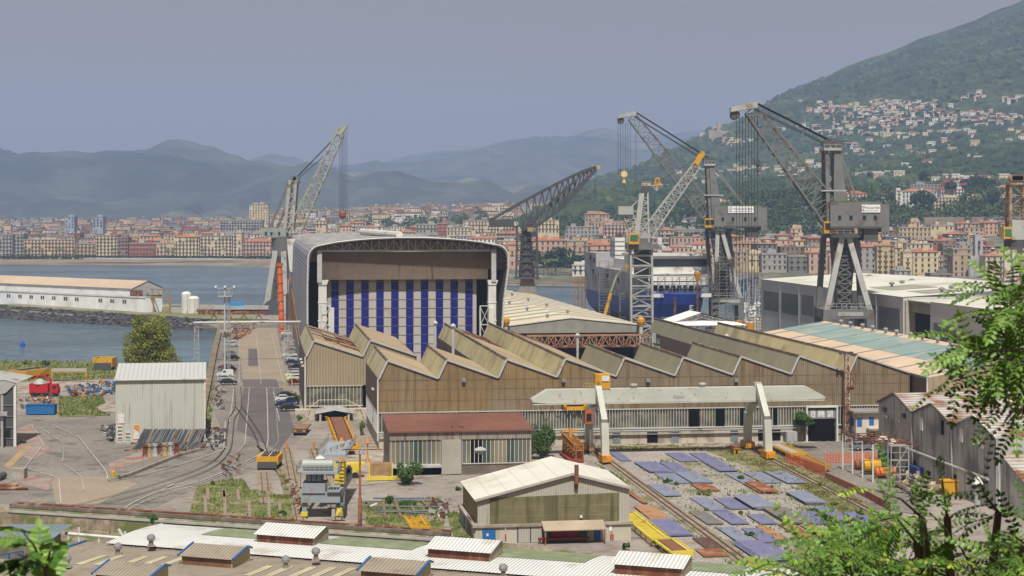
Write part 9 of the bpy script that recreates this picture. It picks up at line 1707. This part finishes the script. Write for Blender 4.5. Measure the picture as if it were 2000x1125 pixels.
# ================================================================ FOREGROUND LOCUST BRANCHES
M_lf = [mat('locust_leaf_dark', (.045,.115,.014), .5, var=.25, vs=6, spec=.4), mat('locust_leaf_mid', (.11,.21,.025), .5, var=.25, vs=6, spec=.4), mat('locust_leaf_yellow', (.22,.30,.03), .55, var=.25, vs=6, spec=.35)]
rl_ = random.Random(77)
def leaflet(mb, p, d, n, L_, w_):
 s_ = d.cross(n).normalized(); m1 = p+d*L_*.30; m2 = p+d*L_*.72; dr_ = -n*L_*.10
 mb.add([p, m1+s_*w_, m2+s_*w_*.9+dr_, p+d*L_+dr_, m2-s_*w_*.9+dr_, m1-s_*w_, m1+n*w_*.25, m2+n*w_*.2+dr_], [(0,6,1),(1,6,7,2),(2,7,3),(3,7,4),(4,7,6,5),(5,6,0)])
YF = [.9]
def frond(mb, p, d, L_, n_l, sz):
 up = Vector((rl_.uniform(-.5,.5), rl_.uniform(-.9,.0), 1)).normalized(); side_ = d.cross(up).normalized(); nrm = side_.cross(d).normalized(); q = p.copy(); dd = d.copy(); k = rl_.random()
 ci = 0 if k < .38 else (1 if k < YF[0] else 2)
 for i in range(n_l):
  dd = (dd+Vector((0,0,-.06))).normalized(); q2 = q+dd*L_/n_l; mb.mi = 3; mb.tube(q, q2, .0016, n=3, cap=False); mb.mi = ci; q = q2
  for s_ in (-1, 1): l = (side_*s_+dd*.45+Vector((rl_.uniform(-.15,.15), 0, rl_.uniform(-.25,.1)))).normalized(); mb.mi = ci if rl_.random() < .85 else rl_.randrange(2); leaflet(mb, q, l, nrm, sz*rl_.uniform(.8, 1.1)*(1-.35*abs(i/n_l-.4)), sz*.21)
 leaflet(mb, q, dd, nrm, sz, sz*.21)
def locust(label, trunk_base, twigs, n_f, sz=.042, L_=.24):
 t = T('locust_tree', label, 'tree', tuple(trunk_base), W); br = MB(); lf = MB(); B0 = Vector(trunk_base); hub = B0+Vector((0,0,1))
 ends = []
 for pts in twigs:
  q = [P(a_, b_, d_) for a_, b_, d_ in pts]; start = q[0]; br.tube(hub, start, .05, .02, 6)
  for i, (a_, b_) in enumerate(zip(q, q[1:])): br.tube(a_, b_, .008-.002*i, .006-.002*i, 5)
  tot = sum((b_-a_).length for a_, b_ in zip(q, q[1:])); nn_ = max(4, int(tot*n_f))
  for k in range(nn_):
   f = k/nn_*(len(q)-1); i = int(f); p_ = q[i].lerp(q[i+1], f-i); ax = (q[i+1]-q[i]).normalized(); an = rl_.uniform(0, 6.28); o_ = ax.orthogonal().normalized(); o2 = ax.cross(o_); d_ = (ax*.55+(o_*math.cos(an)+o2*math.sin(an))*1.0+Vector((0,0,.15))).normalized(); frond(lf, p_, d_, L_*rl_.uniform(.6, 1.15), rl_.randrange(6, 10), sz)
  frond(lf, q[-1], (q[-1]-q[-2]).normalized(), L_, 9, sz)
 br.tube(B0-Vector((0,0,1.5)), hub, .12, .07, 8); t.part('branches', br, M_bark); t.part('leaves', lf, M_lf+[M_leafW]); return t
tw = []
for a_, b_, c_, d_, D in [(2080,760,1870,660,9),(2060,700,1860,745,9.3),(2080,600,1920,560,9),(2040,560,1975,600,8.6),(2100,640,1960,640,9.4),(2080,800,1985,770,9.2),(2060,720,1940,700,8.8),(2050,650,1900,705,9.1),(2080,580,2000,560,9),(2090,700,1990,820,9.3),(2050,760,1960,800,9),(2060,650,1935,610,9),(2080,690,1890,690,8.7),(2070,740,1925,735,9.5)]: tw.append([(a_, b_, D), ((a_+c_)/2, (b_+d_)/2-6, D-.1), (c_, d_, D-.2)])
locust('bright green locust branches reaching in from the right edge', (P(2160,0,9).x, 9, 38.0), tw, 34)
tw = []
for _ in range(44):
 a_ = rl_.uniform(1560, 2030); lim = interp([(1500,1118),(1600,1085),(1700,1045),(1790,1010),(1850,1020),(1930,1010),(2040,985)], a_); b_ = lim+rl_.random()**1.0*max(10, 1160-lim); D = rl_.uniform(8.6, 11.5); tw.append([(a_+rl_.uniform(30, 90), b_+rl_.uniform(50, 120), D+.3), (a_+20, b_+20, D), (a_-rl_.uniform(5, 45), b_+rl_.uniform(-12, 6), D-.2)])
tw += [[(1800,1010,9.5),(1760,975,9.4),(1712,958,9.3)],[(1790,1060,9.5),(1750,1010,9.4),(1705,1020,9.3)],[(1640,1120,9.5),(1590,1085,9.4),(1550,1080,9.3)],[(1560,1140,9.6),(1530,1118,9.5),(1488,1112,9.4)],[(1850,1010,9.5),(1845,970,9.4),(1840,935,9.3)],[(1950,1000,9.5),(1925,970,9.4),(1915,945,9.3)],[(1710,1100,9.5),(1660,1060,9.4),(1640,1030,9.3)]]
locust('dense locust foliage filling the lower right corner', (P(1900,0,9.6).x, 9.8, 37.6), tw, 15)
YF[0] = 1
locust('small locust sprig with large leaves in the lower left corner', (P(40,0,7).x, 7, 38.2), [[(110,1180,6.2),(85,1110,6.1),(66,1065,6.0),(45,1040,5.9)],[(80,1160,6.2),(90,1110,6.1),(98,1075,6.0)],[(60,1190,6.2),(30,1150,6.1),(18,1115,6.0)]], 13, .055, .12)
